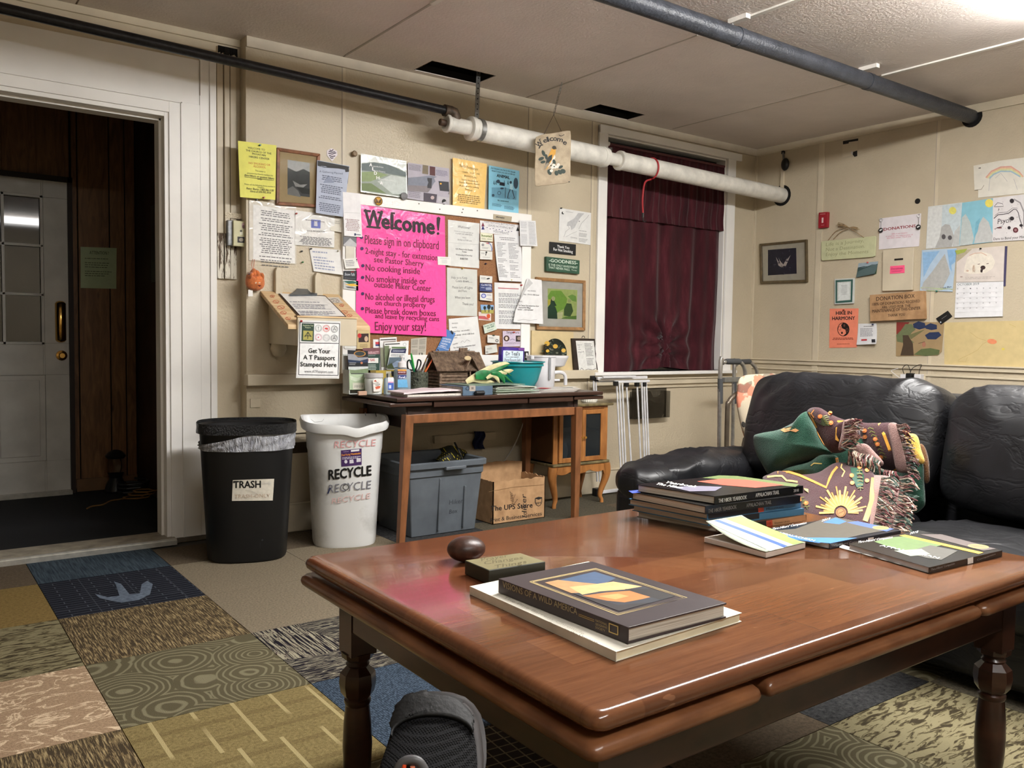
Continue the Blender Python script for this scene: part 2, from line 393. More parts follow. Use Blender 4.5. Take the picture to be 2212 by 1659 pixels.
# chair rails
trim('trim_4', [(BX-.012, -3.05, -.055, .0, .752, .806), (-3.05, WX0-.07, -.04, 0, .752, .806)], TANT)
trim('trim_5', [(WX0-.08, 0, -.016, 0, .70, .735), (WX0-.08, 0, -.026, 0, .735, .745), (WX0-.08, 0, -.012, 0, .675, .685)], TANT)
trim('trim_6', [(-.014, 0, -6.2, -.012, .842, .868), (-.024, 0, -6.2, -.012, .868, .878), (-.010, 0, -6.2, -.012, .80, .812)], TANT)
trim('baseboard_back', [(BX, 0, -.014, 0, 0, .14), (BX, 0, -.02, 0, .14, .15)], TANT)
trim('baseboard_right', [(-.014, 0, -6.2, -.014, 0, .14)], TANT)
trim('baseboard_left', [(-7.1, -7.085, -6.2, DY, 0, .14)], TANT)
# lower board seams behind the bins, bare strip at the rail end
mb = MB(); mb.box(-3.84, -3.35, -.0015, .002, .455, .458, BATT); mb.box(-3.84, -2.6, -.0015, .002, .50, .503, BATT); mb.build('board_seam', wall_back)
mb = MB(); mb.box(-3.842, -3.2, -.012, .0, .505, .565, TANT); mb.box(-3.842, -3.2, -.001, .0, .40, .455, M('dark_gap', (70, 58, 44), .9)); mb.build('low_ledge', wall_back)
mb = MB(); a = Y(540, 861); mb.box(a.x, a.x+.05, -.006, 0, a.z-.045, a.z, TANT); mb.build('patch_block', wall_back, bevel=.002)
# vertical cable chase beside the door
BARE = NT('flaking_painted_wood'); p = BARE.pos((40, 40, 5)); BARE.set(BARE.ramp(BARE.noise(p, 2.2, 6, .7), [(.42, (226, 220, 205)), (.5, (226, 220, 205)), (.54, (90, 72, 52)), (.7, (60, 46, 34))]), .7); BARE = BARE.m
ch = thing('cable_chase', 'tan painted vertical wooden cable chase between the white door casing and the notices', 'moulding', (-3.92, DY, 0))
for a, b, d in ((-3.955, -3.925, .016), (-3.921, -3.895, .022), (-3.891, -3.862, .016)):
    mb = MB(); mb.box(a, b, DY-d, DY, 1.49, HC-.05, TANT); mb.build('chase_strip', ch, bevel=.003)
    mb = MB(); mb.box(a, b, DY-d, DY, 1.27, 1.49, BARE.copy() if 0 else BARE); mb.build('bare_strip', ch, bevel=.002, label='flaking white and brown end of the strip')
mb = MB(); rn = random.Random(4)
for i in range(16): x = -3.95+i*.0058; mb.box(x, x+.005, DY-.024, DY-.017, HC-.075-rn.random()*.03, HC-.05, DARKV)
mb.build('torn_top', ch, label='dark torn top end')
# window frame, sill and glass
fr = MB(); g = .075
for b in ((WX0-g, WX0, -.018, 0, WZ0-.02, WZ1+.045), (WX1, WX1+.085, -.018, 0, WZ0-.02, WZ1+.02), (WX0-g, WX1+.14, -.026, 0, WZ1, WZ1+.05)): fr.box(*b, WHT)
for b in ((WX0, WX0+.012, 0, .1, WZ0, WZ1), (WX1-.012, WX1, 0, .1, WZ0, WZ1), (WX0, WX1, 0, .1, WZ1-.012, WZ1)): fr.box(*b, WHT)
win = fr.build('window_1', kind='structure', bevel=.003)
mb = MB(); mb.box(WX0-.1, WX1+.12, -.05, .1, WZ0-.022, WZ0, WHT); mb.build('window_sill', win, bevel=.003)
GL = NT('night_glass').set((20, 24, 30), .05, spec=.8)
mb = MB(); mb.box(WX0, WX1, .085, .09, WZ0, WZ1, GL); mb.build('pane', win)
mb = MB(); mb.box(WX0, WX1, .075, .1, 1.54, 1.58, WHT); mb.build('window_sash', win)
# door casing, header boards, threshold
mb = MB(); y = DY
mb.box(DX1, DX1+.052, y-.012, y, .02, DZ1+.05, WHT); mb.box(DX1+.052, DX1+.058, y-.018, y, .02, DZ1+.05, WHT)
mb.box(DX1+.058, DX1+.14, y-.014, y, .02, DZ1+.056, WHT); mb.box(DX1+.14, DX1+.185, y-.014, y, .02, 2.30, WHT); mb.box(DX1+.185, DX1+.215, y-.022, y, .02, 2.30, WHT)
mb.box(-7.1, DX1, y-.012, y, DZ1, DZ1+.05, WHT); mb.box(-7.1, DX1+.052, y-.018, y, DZ1+.05, DZ1+.056, WHT)
mb.box(-7.1, DX1+.14, y-.010, y, DZ1+.056, 2.295, WHT); mb.box(DX1+.14, DX1+.143, y-.016, y, DZ1+.10, 2.295, BATT)
mb.box(DX1-.02, DX1, y-.004, y+.13, .02, DZ1, WHT); mb.box(DX0, DX1-.02, y-.004, y+.13, DZ1-.02, DZ1, WHT)
mb.box(DX1-.032, DX1-.02, y+.05, y+.13, .02, DZ1-.02, WHT); mb.box(DX0, DX1, y+.05, y+.13, DZ1-.032, DZ1-.02, WHT)
mb.box(DX0-.1, DX0, y-.014, y, .02, DZ1, WHT)
cas = mb.build('door_1', kind='structure', bevel=.002)
mb = MB(); mb.box(DX1-.02-.006, DX1+.225, y-.02, y+.01, 0, .02, M('dark_plinth', (96, 88, 76), .8)); mb.build('plinth_gap', cas)  # darker strip filling the gap below the casing
mb = MB(); mb.box(DX0, DX1+.01, y-.05, y+.13, .0, .028, M('worn_wood_sill', (150, 142, 126), .5, .1, 20)); th = mb.build('door_threshold', cas)
mb = MB(); al = M('aluminium_edge', (190, 188, 180), .35, .05, 30, metal=.6)
mb.box(DX0, DX1+.01, y-.066, y-.05, 0, .022, al); mb.box(DX0, DX1+.01, y-.058, y-.05, .022, .03, al); mb.build('metal_nosing', th)
# dark room behind the door
PINE = NT('knotty_pine'); p = PINE.pos((9, 9, 1.2)); f = PINE.noise(p, 3, 5, .6, 1.5); kn = PINE.vor(PINE.pos((5, 5, 1.6)), 2.2)
PINE.set(PINE.mix(PINE.ramp(kn, [(.03, (255, 255, 255)), (.12, (0, 0, 0))]), PINE.ramp(f, [(.3, (98, 66, 38)), (.7, (142, 102, 62))]), L((60, 34, 18))), .5); PINE = PINE.m
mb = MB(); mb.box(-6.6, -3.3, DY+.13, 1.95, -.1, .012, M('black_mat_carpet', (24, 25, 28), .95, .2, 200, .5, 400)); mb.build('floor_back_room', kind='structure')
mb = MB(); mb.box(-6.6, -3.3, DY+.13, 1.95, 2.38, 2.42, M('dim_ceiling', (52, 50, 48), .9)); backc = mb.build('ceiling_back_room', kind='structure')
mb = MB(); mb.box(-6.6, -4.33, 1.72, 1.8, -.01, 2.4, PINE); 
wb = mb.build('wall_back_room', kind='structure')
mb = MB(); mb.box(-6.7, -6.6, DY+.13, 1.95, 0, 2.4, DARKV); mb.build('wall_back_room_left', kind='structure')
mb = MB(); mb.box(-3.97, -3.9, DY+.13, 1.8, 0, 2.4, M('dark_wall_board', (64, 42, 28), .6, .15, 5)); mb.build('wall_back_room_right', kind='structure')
xs = [-4.34, -4.305, -4.126, -4.036, -3.975]
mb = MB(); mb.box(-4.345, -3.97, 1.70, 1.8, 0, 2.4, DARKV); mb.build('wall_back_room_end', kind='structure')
wbe = bpy.data.objects['wall_back_room_end']
for a, b in zip(xs, xs[1:]):
    mb = MB(); mb.box(a+.003, b-.003, 1.688, 1.70, .03, 2.38, PINE); mb.build('plank', wbe, bevel=.003)
for i in range(12):
    mb = MB(); mb.box(-6.5+i*.18, -6.5+i*.18+.174, 1.712, 1.72, 0, 2.4, PINE); mb.build('plank', wb, bevel=.003)
sbox('baseboard_back_room', (-4.33, -3.98, 1.672, 1.688, .012, .09), M('pine_base', (120, 88, 56), .5))
# far white door
DW = M('far_door_paint', (206, 204, 198), .45, .03)
dx0, dx1 = -5.26, -4.365
d2 = MB(); lx0, lx1, lz0, lz1 = dx1-.74, dx1-.14, .93, 1.80
holes(d2, dx0, dx1, .03, 1.90, [(lx0, lx1, lz0, lz1), (dx1-.40, dx1-.13, .22, .74), (dx1-.80, dx1-.53, .22, .74)], lambda m_, a, b, c, d: m_.box(a, b, 1.66, 1.70, c, d, DW))
dr = d2.build('door_2', kind='structure', bevel=.002)
for a in (dx1-.40, dx1-.80):
    mb = MB(); mb.box(a, a+.27, 1.668, 1.70, .22, .74, DW); mb.box(a+.03, a+.24, 1.661, 1.67, .25, .71, DW); mb.build('door_panel', dr, bevel=.005)
n = NT('door_glass'); DG = n.set((16, 17, 18), .03, spec=.9)
for i in range(3):
    for j in range(3):
        a = lx0+(lx1-lx0)*i/3; z = lz0+(lz1-lz0)*j/3
        mb = MB(); mb.box(a+.006, a+(lx1-lx0)/3-.006, 1.675, 1.68, z+.006, z+(lz1-lz0)/3-.006, DG); mb.build('pane', dr)
mb = MB()
for i in range(4): a = lx0+(lx1-lx0)*i/3; mb.box(a-.008, a+.008, 1.652, 1.682, lz0-.01, lz1+.01, DW)
for j in range(4): z = lz0+(lz1-lz0)*j/3; mb.box(lx0-.008, lx1+.008, 1.652, 1.682, z-.008, z+.008, DW)
mb.build('muntins', dr, bevel=.002)
BRS = M('brass', (212, 168, 92), .18, .03, 10, metal=1)
a = Y(131, 695, 1.655); mb = MB(); mb.tube([a+V((0, 0, z)) for z in (-.125, -.12, -.11, .11, .12, .125)], [.01, .022, .03, .03, .022, .01], BRS, 14); mb.build('door_handle', dr, smooth=True, label='brass lever plate')
a = Y(133, 768, 1.66); mb = MB(); mb.tube([a, a+V((0, -.012, 0)), a+V((0, -.016, 0)), a+V((0, -.03, 0))], [.032, .03, .018, .015], BRS, 16); mb.build('door_lock', dr, smooth=True, label='round brass deadbolt')
mb = MB(); mb.box(dx1, dx1+.025, 1.64, 1.70, .012, 1.93, M('dark_jamb', (40, 26, 18), .6)); mb.box(dx0, dx1+.025, 1.64, 1.70, 1.90, 1.93, M('dark_jamb2', (36, 26, 20), .6)); mb.build('door_frame', dr)
mb = MB(); mb.box(dx0, dx1, 1.60, 1.70, .012, .035, al); mb.build('door_threshold', dr)
mb = MB(); a, b = Y(33, 268, 1.4), Y(122, 298, 1.1); mb.box(-4.72, -4.52, 1.0, 1.35, 2.365, 2.378, M('grey_vent', (150, 150, 150), .5)); mb.build('ceiling_vent', label='pale rectangular ceiling vent in the dark back room', cat='vent')
# things in the back room
s = Sheet('posted_notice', 'pale green notice pinned on the pine boards of the dark back room', 'notice', [(174, 533), (252, 536), (251, 624), (174, 622)], (176, 192, 150), wall=(1, 1.688, V((0, -1, 0))), wav=.003)
s.t('ATTENTION !', .25, .78, .17, 7, (60, 70, 50)); s.l(.12, .25, .88, .72, 9, (70, 80, 60), fill=.3); s.done()
BLKM = M('black_metal', (26, 26, 27), .4, .1, 30); GLS = NT('clear_glass').set((235, 240, 240), .04, trans=1, ior=1.3)
lc = V((-4.13, 1.56, .012)); ln = thing('camping_lantern', 'black camping lantern with a clear globe on the floor of the back room', 'lantern', lc)
mb = MB(); mb.lathe(lc, [(.06, 0), (.065, .01), (.055, .05), (.035, .09), (.045, .12)], BLKM); mb.build('base', ln, smooth=True)
mb = MB(); mb.lathe(lc, [(.04, .12), (.048, .16), (.042, .21)], GLS); mb.build('globe', ln, smooth=True)
mb = MB(); mb.lathe(lc, [(.05, .21), (.06, .225), (.04, .25), (.012, .262)], BLKM); mb.build('cap', ln, smooth=True)
rn = random.Random(3); CORD = M('yellow_cord', (150, 112, 60), .7)
mb = MB(); pts = [V((-4.38+.02*i, 1.05+.02*i+.02*sin(i), .02)) for i in range(12)]+[V((-4.1+.07*cos(t*.9)+.004*t, 1.22+.08*sin(t*.9), .02+.0025*t)) for t in range(22)]
mb.tube(pts, .004, CORD, 6); mb.build('extension_cord', label='tangled thin yellow cord on the dark floor beyond the doorway', cat='cord', smooth=True)
mb = MB(); pts = [V((-4.06+.09*cos(t*.8)+rn.uniform(-.01, .01), 1.42+.09*sin(t*.8), .022+.003*t)) for t in range(26)]
mb.tube(pts, .007, M('black_hose', (40, 40, 42), .4), 7); mb.build('coiled_cable', label='black coiled cable in the far corner of the dark back room', cat='cable', smooth=True)
# radiator-like white grille on dark right side
mb = MB(); mb.box(-3.985, -3.975, 1.0, 1.25, 1.3, 1.75, M('dark_poster_board', (44, 44, 46), .4)); o = mb.build('dark_poster', label='dark poster with pale script on the side wall of the back room', cat='poster')
# ---------------- pipes ----------------
WP = M('white_wrapped_pipe', (222, 219, 210), .45, .05, 14, .25, 60); GP = M('black_iron_pipe', (40, 40, 43), .38, .15, 60, .2, 120, metal=.3)
pp = thing('steam_pipe', 'fat white insulated pipe crossing the back wall in front of the curtain', 'pipe', (-1.4, -.22, 2.1))
A, B = V((-2.70, -.22, 2.128)), V((.0, -.235, 2.063)); D = (B-A).normalized()
j = A+D*1.02
def sec(name, a, b, r, par=pp, m=WP, lab=None, n=22):
    mb = MB(); e = (b-a).normalized()*.012; mb.tube([a, a+e*.3, b-e*.3, b], [r*.93, r, r, r*.93], m, n); return mb.build(name, par, smooth=True, label=lab)
sec('insulation', A, j-D*.03, .0585); sec('insulation', j+D*.09, B, .0545)
sec('bare_joint', j-D*.04, j+D*.10, .038); sec('collar', A-D*.004, A+D*.03, .064); sec('collar', j+D*.07, j+D*.095, .06); sec('band', j-D*.075, j-D*.055, .062)
sec('valve_body', A-D*.15, A+D*.01, .040); sec('valve_body', A-D*.15, A-D*.13, .047)
sec('plug', A-D*.185, A-D*.145, .018, m=M('rusty_iron', (70, 52, 38), .6, .2, 60), lab='rusty iron plug')
v = j+V((0, -.0, .05)); sec('vent_cap', v-V((0, 0, .03)), v+V((0, 0, .015)), .016, m=M('dark_cap', (60, 50, 44), .5))
mb = MB(); q = B+V((-.004, 0, 0)); mb.tube([q, q+V((.012, 0, 0))], .075, DARKV, 20); mb.build('wall_hole', pp, label='dark ragged hole round the pipe end')
gp = thing('iron_pipe', 'thin black iron pipe above the door with an elbow into the white pipe', 'pipe', (-4.9, -.22, 2.2))
e = V((A-D*.09)); top = V((e.x, e.y, e.z+.075)); st = V((-7.09, -.22, 2.31))
mb = MB(); mb.tube([st, V((top.x-.05, -.22, 2.197))], .0225, GP, 14); mb.build('pipe_run', gp, smooth=True)
mb = MB(); t0 = V((top.x-.07, -.22, 2.197)); mb.tube([t0, t0+V((.04, 0, -.001)), t0+V((.058, 0, -.006)), t0+V((.068, 0, -.022)), t0+V((.07, 0, -.06))], [.031, .031, .033, .031, .031], M('elbow_iron', (84, 70, 58), .5, .2, 50, metal=.3), 14); mb.build('elbow', gp, smooth=True, label='brown iron elbow')
STR = M('galvanised', (142, 142, 140), .4, .1, 50, metal=.7)
st_ = thing('pipe_strap', 'perforated galvanised strap hanging the white pipe from the left ceiling hole', 'strap', (-2.62, -.2, 2.2))
mb = MB(); p0, p1 = V((-2.605, -.16, 2.47)), V((-2.64, -.2, 2.19)); mb.obox((p0+p1)/2, ((p1-p0).normalized(), V((1, 0, 0)), V((0, 1, 0))), ((p1-p0).length/2, .013, .0015), STR); mb.build('strap_band', st_)
mb = MB(); mb.tube([V((-2.652, -.222, 2.127)), V((-2.626, -.222, 2.126))], .0612, STR, 24, False); mb.build('strap_loop', st_, smooth=True)
mb = MB()
for i in range(9): c = p0+(p1-p0)*(i+.6)/9.5; mb.tube([c+V((0, -.0018, 0)), c+V((0, -.0025, 0))], .0038, DARKV, 8)
mb.build('strap_hole', st_, kind='stuff')
p2 = thing('ceiling_pipe', 'thick dark grey pipe slung under the ceiling on the right', 'pipe', (-1.5, -1.6, 2.36))
GP2 = NT('grey_painted_pipe'); p = GP2.pos(); GP2.bump(GP2.noise(p, 90, 3), .5, .006); GP2.set(GP2.ramp(GP2.noise(p, 18, 4), [(.3, (36, 39, 45)), (.7, (54, 57, 64))]), .4); GP2 = GP2.m
e0 = X(2100, 253, -.0); m0 = Z(1370, 4, 2.335); D2 = (e0-m0).normalized(); kn = m0+D2*1.0
mb = MB(); mb.tube([m0-D2*2.6, m0], .041, GP2, 18); mb.build('pipe_length', p2, smooth=True)
mb = MB(); mb.tube([m0, e0], .041, GP2, 18); mb.build('pipe_length', p2, smooth=True)
for px in (1612, 1920):
    c = Z(px, 78 if px < 1700 else 172, 2.335); c = m0+D2*(c-m0).dot(D2)
    mb = MB(); mb.tube([c-D2*.02, c+D2*.02], .0435, GP2, 18); mb.build('coupling', p2, smooth=True)
    mb = MB(); mb.box(c.x-.015, c.x+.015, c.y-.05, c.y+.05, HC-.02, HC, BATW); mb.box(c.x-.006, c.x+.006, c.y+.035, c.y+.05, HC-.06, HC-.01, STR); mb.build('hanger', p2)
mb = MB(); mb.tube([e0+V((-.006, 0, 0)), e0+V((.0, 0, 0))], .06, DARKV, 18); mb.build('wall_hole', p2, label='dark hole where the pipe enters the wall')
# ---------------- ceiling lights ----------------
for k, ((x, y), hl, es) in enumerate(FIX):
    EM = NT('lit_diffuser'); EM.set((240, 240, 235), .5); EM.b.inputs['Emission Color'].default_value = (1, .985, .96, 1); EM.b.inputs['Emission Strength'].default_value = es; EM = EM.m
    f = thing('ceiling_light', 'long fluorescent ceiling light %s' % ('just outside the upper right of the view' if k == 0 else 'above and behind the viewer'), 'light', (x, y, HC))
    mb = MB(); mb.box(x-hl-.02, x+hl+.02, y-.10, y+.10, HC-.035, HC, WHT); mb.build('housing', f, bevel=.004)
    mb = MB(); mb.rings([[V((xx, y+.115*cos(a), HC-.035-.06*sin(a))) for a in [pi*i/10 for i in range(11)]] for xx in (x-hl, x+hl)], EM); mb.build('diffuser', f)
# ---------------- carpet tiles ----------------
def ctile(name, fn):
    n = NT(name); p = n.pos(); c = fn(n, p); n.bump(n.noise(p, 420, 2), .6, .004); return n.set(c, .95, spec=.1)
def stri(a, b, c, sx=60, sy=5, t=(.40, .5, .6)):
    return lambda n, p: n.mix(n.ramp(n.noise(n.pos((150, 150, 150)), 1, 1), [(.3, (0, 0, 0)), (.8, (90, 90, 90))]), n.ramp(n.noise(n.pos((sx, sy, 1)), 1, 2, .7), [(t[0], a), (t[1], b), (t[2], c)], 'CONSTANT'), L(a))
def rings_(a, b):
    def f(n, p):
        d = n.vor(n.pos((1, 1, 1)), 5.2, rnd=.8); w = n.math('ADD', d, n.math('MULTIPLY', n.noise(p, 9, 2), .12))
        s = n.math('SINE', n.math('MULTIPLY', w, 74)); c = n.ramp(s, [(.25, a), (.8, b)])
        return n.mix(n.ramp(n.wave(n.pos((1, 1, 1), (0, 0, .8)), 90, 1), [(.3, (0, 0, 0)), (.8, (120, 120, 120))]), c, L(tuple(x*.72 for x in a)))
    return f
def mott(a, b, sc=90, big=4): return lambda n, p: n.mix(n.ramp(n.noise(p, big, 3), [(.35, (0, 0, 0)), (.7, (110, 110, 110))]), n.ramp(n.noise(p, sc, 4, .8), [(.35, a), (.65, b)]), L(tuple(x*.8 for x in b)))
def gold(n, p):
    sep = n.n('ShaderNodeSeparateXYZ'); n.put(sep.inputs[0], p)
    x = n.math('FRACT', n.math('ADD', n.math('MULTIPLY', sep.outputs[0], 9.5), n.math('MULTIPLY', n.math('FLOOR', n.math('MULTIPLY', sep.outputs[1], 3.3)), .37)))
    m = n.math('LESS_THAN', n.math('ABSOLUTE', n.math('SUBTRACT', x, .5)), .05)
    y = n.math('FRACT', n.math('MULTIPLY', sep.outputs[1], 9)); my = n.math('LESS_THAN', n.math('ABSOLUTE', n.math('SUBTRACT', y, .5)), .1)
    base = n.ramp(n.noise(p, 110, 4, .8), [(.3, (96, 84, 52)), (.7, (146, 130, 88))])
    base = n.mix(n.math('MULTIPLY', my, .35), base, L((92, 78, 48)))
    return n.mix(n.math('MULTIPLY', m, n.ramp(n.noise(p, 5, 1), [(.42, (0, 0, 0)), (.5, (255, 255, 255))])), base, L((166, 152, 110)))
def hatch(n, p):
    a = n.ramp(n.noise(n.pos((170, 9, 1)), 1, 1, .4), [(.40, (26, 23, 30)), (.47, (134, 128, 110)), (.54, (58, 44, 50)), (.585, (150, 144, 124))], 'CONSTANT')
    b = n.ramp(n.noise(n.pos((14, 190, 1)), 1, 1, .4), [(.42, (28, 25, 32)), (.5, (138, 132, 114)), (.58, (34, 30, 36))], 'CONSTANT')
    return n.mix(n.ramp(n.vor(n.pos((1.3, 1.0, 1), (0, 0, 0)), 3.2, rnd=.6, out='Color'), [(.36, (0, 0, 0)), (.362, (255, 255, 255))], 'CONSTANT'), a, b)
def navy(n, p):
    b = n.brick(n.pos((1, 1, 1)), L((26, 28, 36)), L((30, 32, 40)), L((72, 76, 84)), 1, .0022, .13, .028)
    b2 = n.brick(n.pos((1, 1, 1), (0, 0, pi/2)), L((26, 28, 36)), L((30, 32, 40)), L((76, 80, 88)), 1, .002, .5, .15)
    c = n.mix(.5, b, b2, 'LIGHTEN')
    return n.mix(n.ramp(n.noise(p, 120, 2), [(.4, (0, 0, 0)), (.8, (140, 140, 140))]), c, L((26, 28, 36)))
def check(n, p):
    v = n.mix(.025, p, n.n('ShaderNodeTexNoise').outputs['Color'])
    b = n.brick(n.pos((1, 1, 1), (0, 0, .08)), L((50, 44, 38)), L((42, 37, 33)), L((122, 112, 88)), 1, .0022, .036, .034, .0)
    return n.mix(n.ramp(n.noise(p, 70, 3), [(.45, (0, 0, 0)), (.75, (150, 150, 150))]), b, L((44, 39, 34)))
def weave(n, p): return n.ramp(n.vor(n.pos((150, 105, 1)), 1, rnd=.4), [(.1, (84, 98, 114)), (.6, (40, 50, 62))])
def scrib(n, p):
    f = n.noise(n.pos((7, 11, 1)), 1, 4, .6, 1.5); l = n.ramp(n.math('ABSOLUTE', n.math('SUBTRACT', f, .5)), [(.0, (255, 255, 255)), (.03, (0, 0, 0))])
    return n.mix(l, n.ramp(n.noise(p, 130, 4, .8), [(.3, (126, 104, 82)), (.7, (176, 150, 122))]), L((216, 194, 164)))
def zebra(n, p): return n.mix(n.ramp(n.noise(p, 150, 2), [(.3, (0, 0, 0)), (.8, (110, 110, 110))]), n.ramp(n.noise(n.pos((14, 60, 1), (0, 0, -.3)), 1, 3, .6, 1.2), [(.38, (52, 45, 32)), (.46, (84, 76, 54)), (.5, (128, 120, 92))]), L((90, 82, 60)))
def bluelin(n, p): return n.ramp(n.noise(n.pos((160, 8, 1)), 1, 2, .6), [(.35, (42, 52, 62)), (.7, (72, 84, 92))])
T = dict(
 S=ctile('carpet_striated_brown', stri((66, 56, 42), (118, 102, 74), (160, 142, 106), 230, 15, (.0, .50, .60))),
 R=ctile('carpet_concentric_olive', rings_((88, 82, 62), (124, 118, 94))), G=ctile('carpet_gold_lines', gold), H=ctile('carpet_black_hatch', hatch),
 N=ctile('carpet_navy_lines', navy), K=ctile('carpet_dark_lattice', check), W=ctile('carpet_blue_weave', weave), P=ctile('carpet_rose_scribble', scrib),
 Z=ctile('carpet_olive_streaks', zebra), B=ctile('carpet_blue_linear', bluelin), A=ctile('carpet_tan_mottle', mott((98, 89, 74), (142, 130, 110), 130)),
 Y=ctile('carpet_plain_gold', mott((104, 86, 48), (138, 116, 72))), O=ctile('carpet_plain_brown', mott((74, 64, 52), (104, 92, 76))),
 D=ctile('carpet_dark_speckle', mott((30, 30, 32), (72, 72, 72), 60)), M=ctile('carpet_grey_brown', mott((60, 57, 48), (98, 91, 76))))
# rows from the back wall (y=0.08) toward the camera; columns from x=-6.812 rightwards, 0.505 m tiles
rows = ['OSOOBOODDMMMMM', 'ZAYYNAADMMOMMM', 'MPZZSAAMAMMOMM', 'GSPPRHMAOMRMMM', 'RGSSGWAOMAMOMM', 'AYGGRKODRAMMMM', 'SRAAYMRZMOAMMM', 'OASYGARMOMMAMM', 'AGRAAMSAOMMOMM', 'MMAYRAMOMAMMMM', 'AMRYAAMOAMMMMM', 'RMAAYMMAOMAMMM', 'MMAAYMMAOMAMMM']

S_ = .505; x00 = -4.792-S_*4; y00 = -.34
for j, r in enumerate(rows):
    y1 = y00-S_*(j-1)+(0 if j else 0); y0 = y1-S_
    if j == 0: y1 = .075; y0 = y00
    else: y1 = y00-S_*(j-1); y0 = y1-S_
    if y0 < -6.3: y0 = -6.2
    for i, ch in enumerate(r[:14]):
        a = x00+S_*i; b = a+S_
        if a > -.05: continue
        b = min(b, -.002); yy = y1 if (j or b < BX) else -.016
        if j == 0 and a < BX < b: yy = -.016
        mb = MB(); mb.box(a+.0012, b-.0012, y0+.0012, yy-.0012, -.008, 0, T[ch]); mb.build('carpet_tile', floor)
# pale glue stain on the navy tile
mb = MB(); GLU = NT('glue_stain'); p = GLU.pos(); GLU.set(GLU.ramp(GLU.noise(p, 60, 4), [(.3, (62, 72, 88)), (.7, (104, 116, 130))]), .7); GLU = GLU.m
pts = [(205, 1283), (232, 1290), (258, 1287), (250, 1263), (246, 1256), (262, 1262), (280, 1284), (302, 1282), (306, 1262), (318, 1255), (330, 1262), (324, 1284), (300, 1296), (262, 1302), (240, 1298), (215, 1292)]
q = [Z(x, y, .001) for x, y in pts]; mb.prism(q, (0, 0, .0006), GLU); mb.build('glue_stain', floor, label='pale blue grey glue stain')
# ---------------- notices on the back wall ----------------
K_ = (28, 28, 30); G_ = (96, 96, 98)
s = Sheet('notice_sheet', 'bright yellow welcome notice at the far left of the back wall', 'notice', [(514, 304), (597, 314), (594, 432), (518, 426)], (224, 220, 92), off=.024, wav=.004)
P = s.pr
for t, a, b, y0, y1, h in (('WELCOME TO', 535, 572, 321, 326, 4.2), ('THE CHURCH OF THE', 531, 586, 326.5, 334, 4.2), ('MOUNTAIN', 545, 574, 334, 338, 4.2), ('HIKERS CENTER', 538, 582, 340, 346, 4.2)): P.text(t, a, y0, b, y1, h, (70, 76, 40), .012)
P.text('NO SMOKING OR', 537, 354, 584, 359, 4.5, (214, 160, 70), .02); P.text('ALCOHOL', 547, 361, 574, 364, 4.5, (214, 160, 70), .02)
P.text('This center is', 551, 370, 573, 373, 3.5, (80, 86, 46)); P.text('presented by Church members for', 534, 375, 590, 381, 3, (80, 86, 46))
P.text('thru-hikers or section hikers', 528, 380, 592, 388, 4.5, (60, 66, 34), .015, .2); P.text('only.', 556, 388, 566, 389, 4.5, (60, 66, 34), .015, .2); P.stroke([(528, 382), (592, 390)], .7, (60, 66, 34))
P.text('Please call the following phone number in', 528, 399, 594, 405, 3, (80, 86, 46)); P.text('emergency.', 556, 405, 571, 407, 3, (80, 86, 46))
P.text('Pastor Sherry: 1-860-266-1130', 532, 409, 591, 414, 4.5, (60, 66, 34), .015, .2); P.text('Gloria at 570-992-3934', 540, 415, 585, 419, 4.5, (60, 66, 34), .015, .2)
s.done(); pin(561, 314, (40, 120, 112), 'at the top of the bright yellow welcome notice', off=.026, cn='teal'); pin(569, 427, (170, 40, 34), 'at the foot of the bright yellow welcome notice', off=.026, cn='red')
FRW = M('framed_walnut', (134, 88, 60), .4, .12, 30); FRO = M('framed_oak', (150, 112, 72), .45, .1, 30); MAT_ = M('mat_board', (206, 184, 138), .6, .02)
def picture(name, label, q, fw, fm, matc, inner, wall=BACK, depth=.02, off=.0, glass=True, cat='picture', bev=.003):
    ax, val, n = wall; p0 = V((0, 0, 0)); p0[ax] = val; p1 = p0+n*(off+depth)
    o = [onp(x, y, p1, n) for x, y in q]; root = thing(name, label, cat, sum(o, V())/4)
    e = [(o[1]-o[0]).normalized(), (o[2]-o[1]).normalized(), (o[3]-o[2]).normalized(), (o[0]-o[3]).normalized()]
    ins = []
    for i in range(4):
        a, b = e[i], -e[i-1]; ins.append(o[i]+(a+b)*fw)
    mb = MB()
    for i in range(4):
        j = (i+1) % 4; mb.hexa([o[i]-n*depth, o[j]-n*depth, ins[j]-n*depth, ins[i]-n*depth, o[i], o[j], ins[j]-n*.004, ins[i]-n*.004], fm)
    mb.build('frame', root, bevel=bev)
    mb = MB(); b_ = [p-n*(depth*.55) for p in ins]; mb.prism(b_, -n*(depth*.4), pmat(matc)); mb.build('mat', root)
    pr = Print(None, (p1-n*(depth*.55), n)); pl = (p1-n*(depth*.55), n)
    if inner: pr.poly(inner[0], inner[1])
    if glass:
        g = NT('picture_glass'); g.set((255, 255, 255), .03, trans=1, ior=1.06, spec=1); mb = MB(); mb.prism([p-n*(depth*.30) for p in ins], -n*.0005, g.m)
        mb.build('glass', root)
    return root, pr
root, P = picture('framed_picture', 'walnut framed grey landscape photo with tan mat, glare on its glass', [(599, 318), (692.5, 332), (688, 448), (597.5, 442)], .016, FRW, (206, 184, 138), ([(621, 345), (669, 352), (669, 426), (621, 420)], (84, 90, 92)))
P.tex = 1; P.poly([(621, 345), (669, 352), (669, 372), (655, 365), (640, 371), (621, 362)], (214, 220, 222)); P.poly([(621, 408), (632, 402), (644, 412), (650, 426), (621, 420)], (150, 154, 156))
